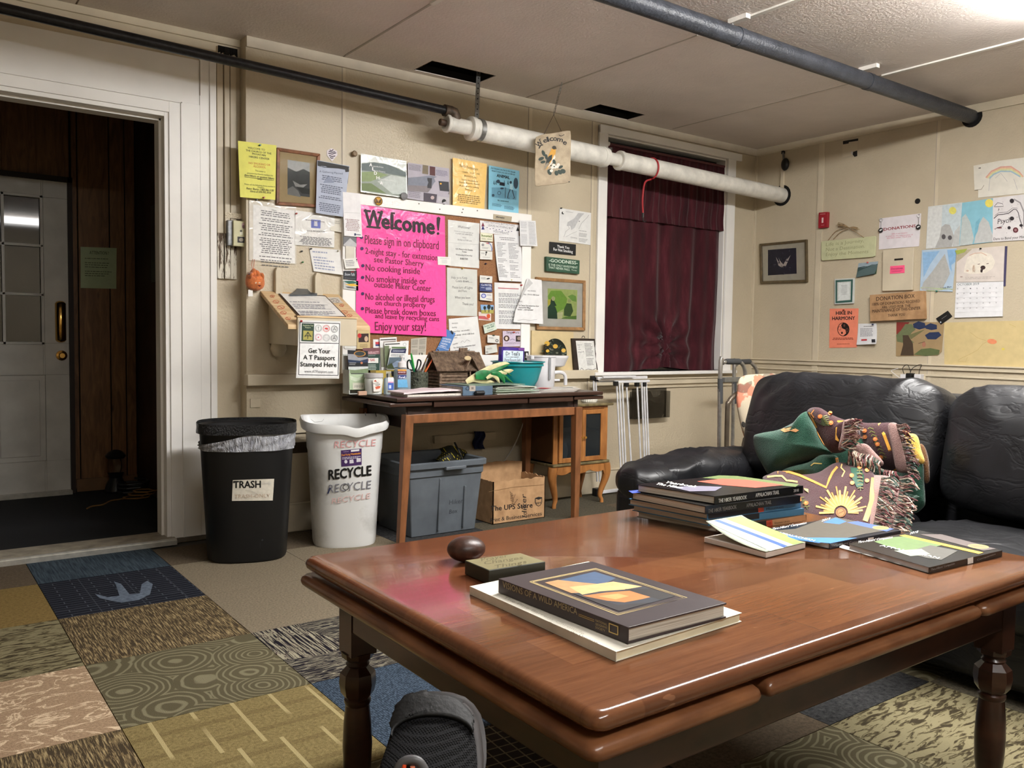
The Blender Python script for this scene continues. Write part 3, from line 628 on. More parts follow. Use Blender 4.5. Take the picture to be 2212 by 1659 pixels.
P.poly([(632, 390), (648, 399), (664, 398), (655, 405), (638, 403)], (196, 200, 202)); P.poly([(640, 404), (669, 408), (669, 420), (652, 418)], (44, 50, 50)); P.done(root, 'photo')
s = Sheet('flyer', 'blue grey event flyer with black torn-looking edges left of the cork board', 'flyer', [(685, 346), (755, 359), (740, 469), (681, 460)], (172, 180, 200), off=.026, wav=.007)
P = s.pr; P.poly([(686, 347), (754, 360), (753, 368), (730, 364), (700, 362), (686, 358)], K_); P.poly([(745, 366), (754, 366), (751, 398), (747, 376)], (36, 32, 34))
P.poly([(709, 378), (722, 395), (698, 395)], (136, 146, 170)); P.text('A Gathering Planned', 690, 372, 740, 377, 4, (60, 66, 84)); s.l(.12, .25, .88, .60, 10, (92, 98, 116), ctr=True); s.l(.1, .64, .9, .95, 9, (92, 98, 116), ctr=True, seed=3); s.done()
s = Sheet('sticker', 'white leaf-shaped sticker with dark scribbled pattern above the framed photo', 'sticker', [(706, 325), (716, 320), (728, 326), (729, 335), (717, 349), (706, 335)], (218, 210, 216)); 
for a in ((710, 327, 724, 328), (709, 331, 726, 330), (711, 336, 724, 337), (713, 340, 720, 341), (712, 324, 720, 323)): s.pr.stroke([(a[0], a[1]), ((a[0]+a[2])/2, a[1]+2), (a[2], a[3])], 2, (58, 40, 66))
s.done()
s = Sheet('poster', 'glossy landscape poster with the white letters A L D H A above the cork board', 'poster', [(779.5, 331.5), (878, 348), (880, 429), (779, 414.5)], (222, 228, 224), gloss=1, off=.02)
P = s.pr; P.tex = 1; P.poly([(781, 352), (806, 350), (830, 353), (858, 362), (877, 372), (878, 426), (781, 412)], (150, 160, 150)); P.poly([(781, 354), (808, 351), (840, 356), (877, 373), (877, 382), (820, 372), (781, 368)], (104, 116, 116))
P.poly([(781, 372), (812, 370), (838, 378), (800, 392), (781, 392)], (138, 156, 110)); P.poly([(781, 396), (802, 396), (834, 418), (781, 411)], (110, 128, 84)); P.poly([(815, 392), (845, 378), (877, 384), (878, 420), (848, 419)], (196, 204, 200))
for c, x, y in (('A', 798, 359), ('L', 804, 368), ('D', 808, 377), ('H', 813, 387), ('A', 821, 398)): P.text(c, x, y, x+6, y+1, 7, (250, 250, 250), .03)
P.text('The', 792, 350, 798, 351, 3, G_); P.text('ppalachian', 806, 360, 828, 363, 3, (235, 235, 235)); P.text('ong Distance', 811, 370, 832, 373, 3, (235, 235, 235)); P.text('ikers Association', 820, 388, 850, 392, 3, (235, 235, 235)); s.done()
s = Sheet('poster', 'grey photo collage poster right of the landscape poster above the cork board', 'poster', [(881, 351), (970, 364), (971, 443), (880, 429)], (176, 170, 182), off=.02, wav=.003)
P = s.pr; P.tex = 1; s.l(.03, .03, .33, .2, 6, (120, 116, 124)); P.poly([(913, 356), (925, 358), (925, 377), (912, 375)], (122, 110, 88)); P.poly([(928, 359), (940, 361), (940, 380), (928, 378)], (84, 40, 40)); P.disc(934, 369, 4, 5, (190, 150, 140)); s.l(.68, .08, .97, .24, 5, (120, 116, 140))
P.poly([(881, 384), (905, 382), (930, 379), (971, 388), (971, 405), (881, 400)], (128, 132, 146)); P.poly([(881, 400), (971, 404), (971, 420), (881, 412)], (132, 124, 128)); P.poly([(889, 391), (901, 392), (902, 408), (889, 406)], (66, 62, 66)); P.poly([(923, 384), (933, 385), (932, 407), (923, 406)], (50, 50, 56))
P.poly([(947, 391), (969, 393), (970, 414), (950, 412)], (52, 52, 58)); P.disc(952, 397, 2, 2, (220, 170, 60)); s.l(.03, .68, .32, .95, 6, (132, 128, 138)); P.poly([(915, 416), (944, 420), (942, 438), (915, 434)], (70, 62, 74)); P.disc(934, 427, 4, 4, (190, 170, 170)); P.poly([(946, 424), (970, 427), (970, 442), (946, 438)], (188, 184, 190)); P.disc(959, 436, 5, 6, (24, 24, 26)); s.done()
s = Sheet('poster', 'orange-yellow laminated restaurant poster above the cork board', 'poster', [(978, 340.5), (1052, 354), (1046, 453), (978, 445)], (246, 206, 128), gloss=1, off=.02)
P = s.pr; P.text("Bart's Restaurant", 993, 360, 1033, 369, 6, (140, 110, 60), .01)
for t, a, b, y in (('CHINESE     SOUPS     AND', 998, 1036, 374), ('BREAKFASTS AND', 1003, 1030, 382), ('Groceries, hot sandwiches &', 997, 1032, 390), ('Pizzerias, Breweries, Hospital,', 992, 1036, 396), ('all part  of and in walking', 992, 1034, 403), ('distance!!', 1004, 1020, 410)): P.text(t, a, y-1, b, y+4, 3.4, (140, 112, 60), .012)
s.l(.14, .72, .86, .92, 5, (150, 120, 66), ctr=True); s.done()
s = Sheet('poster', 'light blue poster with a black ANIMAL heading and camping drawing', 'poster', [(1056, 357), (1122, 369), (1120, 464), (1055, 453)], (134, 196, 220), off=.02)
P = s.pr; P.text("Just because you live in the woods", 1060, 364, 1113, 374, 3.8, (30, 50, 70), .01, .2); P.text("doesn't mean you can act like an", 1062, 370, 1112, 379, 3.8, (30, 50, 70), .01, .2); P.text('ANIMAL', 1073, 382, 1101, 387, 6.5, (12, 18, 26), .03)
P.poly([(1062, 405), (1090, 405), (1116, 413), (1115, 432), (1062, 426)], (104, 158, 184)); P.poly([(1079, 393), (1090, 395), (1090, 402), (1079, 400)], (22, 30, 44)); P.disc(1114, 396, 5, 12, (46, 70, 88)); P.disc(1076, 392, 4, 4, (46, 66, 84)); P.stroke([(1092, 405), (1091, 428)], 1, K_)
P.disc(1103, 394, 2.5, 3, (40, 60, 78)); P.poly([(1101, 397), (1107, 398), (1108, 410), (1101, 409)], (176, 218, 232)); P.stroke([(1102, 409), (1098, 418), (1096, 428), (1100, 428)], 1.6, (30, 44, 60)); P.stroke([(1106, 410), (1109, 420), (1111, 428), (1108, 429)], 1.6, (30, 44, 60)); P.ring(1078, 417, 4, 1, (40, 60, 78)); P.disc(1084, 407, 4, 2, (40, 60, 78)); P.disc(1065, 422, 3, 3, (50, 76, 94))
for x in (1066, 1070, 1088, 1096): P.stroke([(x, 398), (x+1, 390), (x+2, 399)], 1.2, (46, 70, 88))
P.text('Be a social animal.', 1075, 434, 1099, 437, 3, K_, .01); s.l(.12, .83, .48, .9, 4, (80, 120, 140)); s.l(.52, .84, .9, .92, 4, (80, 120, 140)); s.done()
s = Sheet('map_sheet', 'white sheet with a pale grey map pinned left of the window', 'map', [(1208.5, 449), (1277, 460), (1276.6, 529.5), (1207, 520)], (222, 222, 220), wav=.002)
P = s.pr; P.poly([(1249, 460), (1262, 461), (1252, 472), (1246, 482), (1241, 492), (1234, 497), (1232, 488), (1224, 488), (1226, 480), (1240, 472)], (186, 187, 188)); P.disc(1216, 460, 3, 3, K_); P.disc(1218, 459, 2.4, 2.4, (222, 222, 220)); P.disc(1251, 478, 1, 1, K_)
P.stroke([(1218, 512), (1222, 500), (1230, 494), (1226, 486)], .7, (150, 150, 150)); P.stroke([(1250, 495), (1256, 482), (1268, 470), (1272, 464)], .7, (150, 150, 150)); P.stroke([(1222, 512), (1234, 505), (1246, 500)], .6, (160, 160, 160)); s.l(.62, .58, .9, .95, 9, (160, 160, 160)); s.l(.2, .06, .45, .1, 2, (170, 170, 170)); s.l(.36, .82, .58, .9, 3, (160, 160, 160)); s.done(); pin(1211, 450, K_, 'at the top left of the grey map sheet', off=.003, cn='black')
s = Sheet('no_smoking_sign', 'small black plastic sign reading Thank You For Not Smoking', 'sign', [(1187.5, 522), (1244.5, 528), (1244, 552), (1187, 546.5)], (22, 22, 24), th=.006, bevel=.002)
s.pr.text('Thank You', 1203.5, 534.5, 1229.5, 538, 5.6, (232, 232, 232), .02); s.pr.text('For Not Smoking', 1195.5, 541, 1237, 547, 6, (232, 232, 232), .02); s.done()
s = Sheet('goodness_sign', 'dark green wooden block sign beginning with the word GOODNESS', 'sign', [(1180.5, 554), (1252.5, 562.5), (1251.7, 592), (1180.5, 585.5)], th=.022, m=M('green_sign_paint', (44, 82, 62), .5), bevel=.002)
P = s.pr; P.text('-GOODNESS-', 1186, 565.5, 1247.5, 571.5, 7, (206, 220, 206), .022); P.text('IS THE ONLY INVESTMENT', 1185, 573.5, 1247.5, 580.5, 4.4, (190, 206, 190), .02); P.text('THAT NEVER FAILS.', 1185, 579.5, 1231, 585, 4.6, (190, 206, 190), .02); P.text('Thoreau', 1234, 584.5, 1246, 586, 3.6, (190, 206, 190), 0, .4); s.done()
root, P = picture('framed_picture', 'wide oak frame with white mat around a green garden photo of two people', [(1159, 598), (1266, 606), (1265, 714), (1160, 712)], .020, FRO, (226, 228, 222), ([(1183, 623), (1247, 626.6), (1245, 690), (1183, 688)], (190, 212, 130)))
P.tex = 1; P.poly([(1183, 640), (1190, 628), (1212, 628), (1225, 645), (1222, 665), (1203, 675), (1190, 668)], (128, 178, 70)); P.poly([(1183, 664), (1190, 655), (1200, 664), (1208, 689), (1183, 688)], (22, 62, 42)); P.poly([(1187, 648), (1194, 644), (1202, 660), (1192, 664)], (30, 66, 46)); P.disc(1195, 645, 4, 5, (196, 200, 150))
P.poly([(1218, 668), (1224, 655), (1234, 656), (1238, 672), (1232, 684), (1218, 682)], (58, 88, 44)); P.disc(1230, 650, 4, 4, (176, 190, 130)); P.poly([(1226, 640), (1236, 636), (1244, 640), (1245, 652), (1236, 650)], (120, 168, 74)); P.poly([(1203, 676), (1216, 674), (1214, 689), (1204, 689)], (222, 228, 180)); P.poly([(1212, 688), (1222, 684), (1245, 682), (1245, 690)], (96, 140, 60)); P.poly([(1183, 648), (1190, 646), (1188, 658), (1183, 660)], (210, 200, 80))
P.done(root, 'photo')
s = Sheet('tan_board', 'thin tan board standing on the ledge behind the flowered plate', 'board', [(1148.7, 714), (1238.7, 717), (1238, 806), (1148, 806)], (206, 186, 142), th=.008); s.done()
# flowered plate
pc = Y(1197, 762, -.035); pr_ = 31.5*4.95/FPX*1.02; pt = thing('flowered_plate', 'round black plate painted with yellow flowers leaning on the tan board', 'plate', pc)
mb = MB(); tl = Matrix.Rotation(radians(83), 3, 'X'); mb.lathe(pc, [(pr_*.0, .0), (pr_*.62, .002), (pr_, .014), (pr_, .018), (pr_*.6, .007), (0, .005)], M('plate_glaze', (32, 38, 34), .2), 36, tilt=tl); mb.build('plate_body', pt, smooth=True)
P = Print(mb.bvh()); P.tex = 1; rn = random.Random(5)
for i in range(60):
    a = rn.random()*6.28; r = 28*sqrt(rn.random()); x, y = 1197+r*cos(a), 762+r*sin(a); c = rn.choice([(66, 78, 58), (92, 96, 78), (34, 52, 38), (120, 116, 100)]); P.disc(x, y, rn.uniform(1.5, 4), rn.uniform(1, 2.2), c, 6, a)
for x, y, r in ((1181, 742, 6), (1199, 748, 5.5), (1217, 757, 5), (1214, 778, 5.5), (1214, 788, 4), (1182, 758, 4)):
    P.disc(x, y, r, r*.9, (206, 164, 66), 10); P.disc(x+1, y+1, r*.5, r*.4, (186, 132, 40), 8)
P.done(pt, 'painted_flowers')
# leaning clipboard plaque
CB = M('dark_stained_wood', (46, 36, 30), .5, .2, 20)
s = Sheet('verse_plaque', 'dark scalloped wooden plaque with a white poem sheet beside the window', 'plaque', [(1235.5, 731), (1260, 731), (1285, 732), (1286, 744), (1284.5, 752), (1287.5, 764), (1287, 776), (1290, 788), (1292.5, 806.5), (1241.5, 807)], th=.014, off=.012, m=CB)
s.pr.poly([(1243.5, 736), (1282.5, 736.4), (1289, 801.5), (1251, 803)], (224, 224, 220)); s.pr.lines([(1262, 741), (1280, 741), (1285, 792), (1269, 793)], 16, (130, 130, 130)); s.pr.text('Legend', 1247, 746, 1257, 746, 3, G_, 0, .3); s.pr.text('of', 1250, 751, 1253, 751, 3, G_, 0, .3); s.pr.text('the', 1249, 756, 1254, 756, 3, G_, 0, .3); s.pr.text('Dragonfly', 1249, 762, 1262, 761, 3, G_, 0, .3)
s.pr.stroke([(1252, 800), (1256, 795), (1262, 800), (1270, 797), (1280, 799), (1287, 796)], 1.2, G_); s.done()
mb = MB(); c = Y(1260, 731, -.03); mb.tube([c+V((.012*cos(a), 0, .012*sin(a)+.003)) for a in [pi*i/8 for i in range(9)]], .0022, BLKM, 6); mb.build('hanging_hook', label='small black hook on top of the verse plaque', cat='hook', smooth=True)
# ---------------- cork notice board ----------------
cbd = thing('cork_board', 'big cork notice board in a wide white painted wooden frame', 'notice board', Y(945, 600))
CORK = NT('cork'); p = CORK.pos(); CORK.bump(CORK.noise(p, 260, 3), .6, .003); CORK.set(CORK.mix(CORK.ramp(CORK.vor(p, 260), [(.1, (255, 255, 255)), (.4, (0, 0, 0))]), CORK.ramp(CORK.noise(p, 120, 4, .8), [(.3, (128, 88, 58)), (.7, (164, 118, 82))]), L((104, 70, 46))), .9); CORK = CORK.m
bq = [(741, 407), (1149, 469.5), (1147, 800), (743, 806)]; o = [Y(x, y, -.022) for x, y in bq]
zl, zr = o[0].z, o[1].z; ztop = (zl+zr)/2; zb = .80; xa, xb = o[0].x, o[1].x
mb = MB(); mb.box(xa+.03, xb-.03, -.010, -.001, zb+.03, ztop-.03, CORK); mb.build('cork_panel', cbd)
def bar(b):
    mb = MB(); mb.box(*b, WHT); mb.build('frame_board', cbd, bevel=.003)
i_ = [Y(x, y, -.022) for x, y in [(770, 440), (1129, 484), (1128, 779), (770, 779)]]
bar((xa, xb, -.022, 0, i_[1].z+.005, ztop)); bar((xa, xb, -.022, 0, zb, i_[3].z+.03)); bar((xa, i_[0].x, -.022, 0, i_[3].z+.03, i_[1].z+.005)); bar((i_[1].x, xb, -.022, 0, i_[3].z+.03, i_[1].z+.005))
for x, y in ((790, 417), (905, 440), (950, 452), (998, 459), (1000, 452), (1031, 455)):
    mb = MB(); c = Y(x, y, -.0225); mb.tube([c, c+V((0, -.001, 0))], .004, M('nail_hole', (90, 84, 74), .6), 6); mb.build('nail_head', cbd)
# the big pink sign
PINK = NT('pink_laminated_poster'); p = PINK.pos(); PINK.bump(PINK.noise(p, 12, 2, .5, 1.), .3, .012); PINK.set((255, 84, 164), .22, spec=.5, coat=.3); PINK = PINK.m
s = Sheet('welcome_poster', 'bright pink Welcome! rules poster on the cork board', 'poster', [(777.5, 441.6), (961, 467), (964.5, 727), (797, 719), (769, 688), (770, 480)], m=PINK, off=.026)
P = s.pr; BKK = (34, 10, 26); MR = (104, 8, 58)
def slab(P, t, x0, y0, x1, y1, h, c, b, wf=1.): P.text(t, x0, y0, x1, y1, h, c, b)
slab(P, 'W', 787.5, 490, 826.5, 493.5, 38, BKK, .035); slab(P, 'elcome', 825, 492.5, 938, 505.5, 33, BKK, .045)
for a, b, y in ((785.5, 801, 455), (815, 827, 458.5), (791.5, 806, 489.5), (806, 822, 491)): P.stroke([(a, y), (b, y+1.3)], 4.5, BKK)
P.stroke([(844, 460), (853, 461)], 4, BKK); P.stroke([(846, 492), (856, 493.5)], 4, BKK)
P.poly([(943, 470), (947.5, 468), (951.5, 471), (949.5, 484), (948, 498), (945, 498), (943, 484)], BKK); P.disc(946, 504.6, 3, 3, BKK)
for t, x0, y0, x1, y1, h, b in (('Please sign in on clipboard', 788, 526, 947.5, 539, 19, .012), ('2-night stay - for extension', 789, 548, 946, 563.5, 14, .014), ('see Pastor Sherry', 808, 566, 915, 576, 13, .014),
    ('No cooking inside', 789.7, 584, 907, 592.5, 14, .014), ('No smoking inside or', 789.7, 608, 919.6, 614.5, 14.5, .014), ('outside Hiker Center', 808, 620, 931, 629.5, 13, .014), ('No alcohol or illegal drugs', 789.3, 647, 938.5, 653.5, 14.5, .014),
    ('on church property', 811, 659, 920, 664.5, 11, .014), ('Please break down boxes', 789.3, 676.4, 941, 683, 13.5, .014), ('and leave by recycling cans', 810, 687, 948, 694, 10.5, .014), ('Enjoy your stay!', 809.7, 713.7, 919.5, 715, 19, .012)): P.text(t, x0, y0, x1, y1, h, MR, b)
for x, y in ((780.5, 513), (781.5, 537), (783.5, 574), (783, 599.4), (783, 634.4), (782.5, 666.7)): P.disc(x, y, 3.6, 3.6, (50, 14, 84), 12)
s.done()
def card(label, q, c=(222, 220, 214), name='card', cat='card', off=.026, fn=None, **k):
    s = Sheet(name, label, cat, q, c, off=off, **k)
    if fn: fn(s)
    return s.done()
card('tall white flyer overlapping the left edge of the pink poster', [(740.4, 414.5), (778, 418), (781.8, 512.4), (743, 509.4)], (232, 230, 232), 'flyer', 'flyer', .032, lambda s: (s.l(.1, .6, .9, .88, 8, (160, 130, 130), ctr=True), s.pr.poly([(765, 504), (769, 504), (769, 509), (765, 509)], (40, 50, 90)), s.l(.68, .93, .95, .97, 1, (90, 90, 120)), s.st([(.05, .47), (.95, .45)], .8, (200, 200, 200))), wav=.003)
card('grey triangular mountain photo card under the tall white flyer', [(741.7, 510.6), (770.5, 512), (770, 533), (741.7, 531)], (104, 104, 108), fn=lambda s: s.pg([(0, .9), (.5, .15), (1, .7), (1, 1), (0, 1)], (186, 186, 188)))
card('plain cream strip card left of the pink poster', [(746.7, 531), (766, 532.5), (766, 560), (746.7, 559)], (208, 202, 188))
card('white thank-you note with small handwriting left of the pink poster', [(742, 559), (770.5, 557), (775, 579.5), (745.6, 580.6)], fn=lambda s: (s.l(.12, .15, .85, .8, 4, (130, 128, 132)), s.t('!', .9, .97, .35, 6)), curl=.012, off=.03)
card('black card with pale script left of the pink poster', [(742, 585), (771, 584.7), (770.5, 605.5), (742, 603)], (26, 28, 36), fn=lambda s: (s.t('Snow Falls', .08, .85, .55, 6, (200, 205, 214), .01, .3), s.r(.55, .05, .8, .2, (120, 30, 36)), s.l(.1, .8, .9, .9, 1, (90, 94, 104))))
card('shiny silver card with green and yellow swirl left of the pink poster', [(741.8, 605.5), (774, 607), (774, 628), (742, 624)], (196, 198, 196), fn=lambda s: (s.pg([(0, .1), (.6, 0), (1, .2), (.4, .4)], (30, 96, 84)), s.pg([(.1, .45), (.7, .3), (1, .5), (.5, .62)], (226, 180, 60)), s.pg([(.1, .7), (.6, .66), (.9, .8), (.3, .85)], (90, 92, 96))), gloss=1)
card('white slip at the foot of the left frame board', [(744, 747), (770, 748), (770, 754), (744, 753)], (226, 226, 220))
c = Y(817.5, 434.4, -.024); mb = MB(); mb.tube([c, c+V((0, -.003, 0)), c+V((0, -.006, 0))], [.0235, .0235, .019], M('gold_badge', (222, 164, 52), .35), 24); bo = mb.build('round_badge', label='round golden badge on the top frame board of the cork board', cat='badge', smooth=True)
P = Print(None, (c+V((0, -.0062, 0)), V((0, -1, 0)))); P.ring(817.5, 434.4, 9, 1, (60, 40, 20)); P.text('Buff', 811.5, 438.5, 824, 439.5, 8.5, (40, 26, 16), .03, .1); P.done(bo)
c = Y(872, 424, -.03); mb = MB(); mb.tube([c, c+V((0, -.008, 0)), c+V((0, -.009, 0))], [.02, .02, .016], M('grey_magnet', (104, 102, 104), .4), 18); mb.build('round_magnet', label='grey round magnet at the corner of the landscape poster', cat='magnet', smooth=True)
c = Y(763, 333, -.0); mb = MB(); mb.lathe(c, [(.006, 0), (.012, -.003), (.011, -.012), (.016, -.018), (.012, -.026), (0, -.028)], M('old_knob', (132, 110, 84), .5, .2, 80), 12, tilt=Matrix.Rotation(radians(90), 3, 'X').inverted() @ Matrix.Identity(3) if 0 else Matrix.Rotation(radians(-90), 3, 'X')); mb.build('coat_hook', label='small tan wall knob between sticker and landscape poster', cat='hook', smooth=True)
s = Sheet('notice_sheet', 'laminated white rules sheet of dense centred text under the yellow notice', 'notice', [(538, 432), (640, 447), (640, 571), (538, 562)], (214, 208, 196), off=.003, gloss=1)
P = s.pr; P.poly([(546.7, 441.6), (637, 455), (637, 569), (546.7, 560)], (232, 231, 229)); P.text('Hikers,', 587, 455, 598, 457, 3.4, G_, .01)
y = .13
for n_, sd in ((3, 1), (2, 2), (4, 3), (2, 4), (10, 5), (2, 6), (1, 7)): s.l(.2, y, .92, y+.034*n_, n_, (96, 96, 98), ctr=True, seed=sd, fill=.42); y += .034*n_+.022
s.done(); pin(553.5, 432, K_, 'above the laminated rules sheet', off=.005, cn='black')
s = Sheet('notice_sheet', 'laminated LOCAL INFORMATION sheet with a small blue picture', 'notice', [(638, 454), (723, 466), (722, 535), (637, 529)], (228, 227, 224), off=.006, gloss=1)
P = s.pr; P.poly([(672, 474), (692.5, 475.5), (692, 493.5), (672, 492)], (96, 106, 178)); P.poly([(679, 477), (685, 477), (686, 489), (678, 488)], (196, 196, 206)); P.text('LOCAL INFORMATION', 663, 500, 701, 502, 3.4, K_, .012); s.l(.25, .22, .75, .26, 1, G_, ctr=True); s.l(.12, .72, .95, .97, 8, (70, 70, 74), ctr=True); P.text('Note new hours', 645, 524, 654, 517, 2.6, K_); s.done(); pin(639.5, 461.5, (160, 34, 30), 'between the two laminated sheets', off=.008, cn='red')
card('small cream note tucked behind the blue grey flyer', [(711.7, 467.6), (740, 472), (737, 502.6), (712.8, 498)], (214, 208, 194), 'note', 'note', .004, lambda s: s.l(.15, .2, .85, .6, 3, (170, 165, 156)), curl=.01)
s = Sheet('note', 'white handwritten note with curled lower edge left of the cork board', 'note', [(668, 535), (735.4, 540), (739.5, 594.6), (676.6, 586)], (220, 219, 216), off=.003, curl=.02); s.l(.08, .1, .92, .9, 7, (150, 156, 178), w0=.5); s.done()
for x, y, c, w, cn in ((671, 537.5, K_, 'at the top left of the handwritten note', 'black'), (651, 543, K_, 'left of the handwritten note', 'black'), (653, 566.5, (60, 120, 70), 'below and left of the handwritten note', 'green'), (730, 542, (200, 196, 180), 'at the top right of the handwritten note', 'cream')): pin(x, y, c, w, off=.006, cn=cn)
# things on the cork
s = Sheet('notice_sheet', 'laminated white sheet headed Welcome! about prayer meetings on the cork board', 'notice', [(967.7, 474.5), (1036, 482.6), (1035, 579.6), (968, 574)], (222, 223, 220), off=.012, gloss=1)
P = s.pr; P.text('Welcome!', 989.5, 492, 1016, 495, 5.5, (90, 90, 94), .004, .3); P.text('Come as you are and join us', 981, 500, 1022, 505, 3.2, (130, 130, 134), 0, .2); P.text('in prayer and celebration.', 984, 505, 1020, 509, 3.2, (130, 130, 134), 0, .2); P.text('every', 999, 514, 1007, 515, 3, (130, 130, 134), 0, .2); P.text('Sunday at 9:00 a.m.', 988, 519, 1019, 522, 3.4, (110, 110, 114), 0, .2)
P.text('A.A. Meets in the Outside', 984, 539, 1021, 542, 3.4, (80, 80, 84), .014); P.text('Tower', 998, 545, 1008, 546, 3.2, (80, 80, 84), .014); P.text('Wednesday & Saturday', 984, 551.5, 1020, 554, 3.2, (100, 100, 104), .01); P.text('8:00 P.M.', 994, 560.5, 1011, 562, 4, (60, 60, 64), .014); P.stroke([(968, 524), (1035, 529)], .6, (186, 186, 186)); s.done()
s = Sheet('notice_sheet', 'pale grey sheet asking to turn off lights and fans', 'notice', [(965.7, 577.8), (1030.8, 582.6), (1030.8, 683), (965.7, 681.6)], (208, 209, 203), off=.012)
P = s.pr; GG = (120, 120, 120)
for t, a, y, b, y1, h, w in (('Help us to Keep', 975, 602, 1009, 602.8, 5.5, .004), ('Costs down......', 984.3, 609, 1019.8, 610.3, 5, .02), ('Please turn off Lights', 977, 623, 1020.6, 624.3, 5.5, .002), ('and Fans.', 989.6, 630.3, 1009, 631, 5, .002), ('When you leave', 982.3, 645, 1015.7, 645.6, 5.5, .002), ('Thank you!', 998.3, 658.8, 1022.7, 660, 5.8, .002)): P.text(t, a, y, b, y1, h, GG, w)
s.done(); pin(998, 580, (196, 160, 70), 'at the top of the lights and fans sheet', off=.014, cn='gold')
s = Sheet('notice_sheet', 'white laundry and shuttle information sheet hanging behind the log cabin', 'notice', [(969, 689), (1031.6, 683.2), (1044, 783), (973, 765)], (226, 226, 224), off=.013)
P = s.pr; P.text('Information', 976, 700, 989, 699, 3, K_); P.text('Shuttling:', 976, 709, 987, 708, 3, K_); P.text('Jeans Pony - see schedule', 978, 718, 1014, 714, 3.2, K_); P.text('Jim (Bobby) - 570-421-4580 (local)', 981, 726, 1024, 721.5, 3, K_, .012); P.text('rates)', 981, 731, 987, 730, 3, K_)
P.text('Laundry:', 978, 745, 989, 742.5, 3, K_); P.text('The Clarion One washer/one dryer', 979, 753, 1027, 746.5, 3.2, K_, .012); P.text('- beyond the Village', 981, 759, 1009, 755, 3.2, K_, .012); P.text('Farmer ... coin-operated', 982, 764, 1014, 757, 3.2, K_, .012); P.stroke([(995, 740), (999, 736), (1003, 740), (1008, 734), (1015, 737)], .7, (150, 150, 150)); s.done()
s = Sheet('brochure', 'blue folded brochure with a dark eagle tilted below the pink poster', 'brochure', [(964.5, 711), (984, 720), (961, 777), (932.9, 775)], (82, 128, 190), off=.016, th=.003)
P = s.pr; 
for i, t in enumerate(('EXTENDED', 'ADVENTURE', 'NORTH', 'AMERICA')): P.text(t, 957-i*2, 733+i*5, 957-i*2+(18 if i < 2 else 13), 736+i*5.2, 3.6, (226, 232, 240), .02)
P.stroke([(946, 748), (970, 756)], .8, (210, 220, 235)); P.stroke([(945, 754), (952, 766), (956, 775)], 2, (40, 36, 44)); P.poly([(948, 766), (958, 768), (960, 776), (945, 775)], (120, 90, 80)); P.disc(976, 718, 2.4, 5, (24, 30, 40), 8, -.5); s.done()
card('yellowed newspaper clipping pinned under the pink poster', [(887.7, 731.8), (921.6, 728.4), (919.3, 776), (886.5, 774.7)], (188, 182, 168), 'newspaper_clipping', 'clipping', .012, lambda s: (s.l(.06, .05, .46, .95, 20, (128, 124, 114), w0=.95), s.l(.54, .05, .95, .65, 13, (128, 124, 114), w0=.95), s.r(.54, .7, .8, .86, (110, 106, 98))), wav=.004)
s = Sheet('bumper_sticker', 'white strip reading take nothing but pictures, leave nothing but footprints', 'sticker', [(1037, 476), (1120.7, 486), (1121, 511), (1037.7, 501.8)], (226, 225, 226), off=.012)
P = s.pr; P.text('TAKE NOTHING BUT PICTURES', 1046, 481, 1112, 489.5, 4, (120, 120, 126)); P.text('LEAVE NOTHING BUT', 1054, 488.5, 1109, 496, 4.4, (110, 110, 116)); P.text('FOOTPRINTS', 1066, 502, 1098, 507, 4.6, (110, 110, 116))
for i in range(9): P.disc(1052+i*6.6, 491.5+i*1.05+(i % 2)*2, 1.6, .8, (60, 60, 110), 6)
for x, y, c in ((1043, 484, (120, 40, 60)), (1043, 491, (50, 50, 110)), (1118, 494, K_)): P.poly([(x-3.5, y+5), (x, y-4), (x+3.5, y+5)], c)
s.done()
card('cream card with green lettering on the cork board', [(1037.7, 502), (1064.5, 505), (1064.5, 522), (1037.7, 520)], (226, 224, 200), fn=lambda s: (s.t('hostel', .1, .9, .48, 5, (92, 116, 40), .03), s.l(.1, .65, .45, .9, 3, (150, 150, 130)), s.l(.55, .65, .95, .9, 3, (150, 150, 130))))
card('white card with a red and blue arch on the cork board', [(1037, 522), (1063.7, 524.5), (1063.7, 542.4), (1037, 540)], fn=lambda s: (s.pr.disc(1043, 529, 3, 3, (150, 150, 150)), s.st([(.55, .12), (.72, .05), (.88, .3), (.95, .7), (.93, .98)], 1.6, (80, 110, 180)), s.st([(.5, .12), (.62, .1), (.72, .16)], 1.6, (190, 50, 50)), s.l(.15, .6, .7, .8, 2, (150, 150, 150))))
card('white card with a small black figure on the cork board', [(1037, 541), (1063.7, 543.5), (1063.7, 561), (1037, 560)], fn=lambda s: (s.pr.disc(1050.5, 545, 2, 2, K_), s.pr.stroke([(1050, 547), (1049, 552)], 1.6, K_), s.l(.1, .2, .38, .5, 3, (150, 150, 150)), s.l(.2, .7, .8, .8, 1, (150, 150, 150))))
card('white card with a small black leaf, top of the four lower cards', [(1036.8, 594.5), (1063.7, 597), (1063, 611.6), (1036.5, 610.5)], fn=lambda s: (s.pr.disc(1054.5, 602, 4, 1.6, K_, 8, -.2), s.l(.08, .2, .5, .7, 3, (150, 150, 150))))
card('navy blue card between two white cards on the cork board', [(1036.4, 612), (1063.2, 613), (1063.2, 631), (1036.4, 629)], (56, 66, 116), fn=lambda s: (s.t('Co MOTEL', .12, .95, .3, 4, (226, 230, 240), .02), s.pg([(.45, .5), (.9, .4), (.95, .75), (.5, .8)], (150, 160, 190)), s.l(.1, .45, .4, .6, 1, (180, 186, 210))))
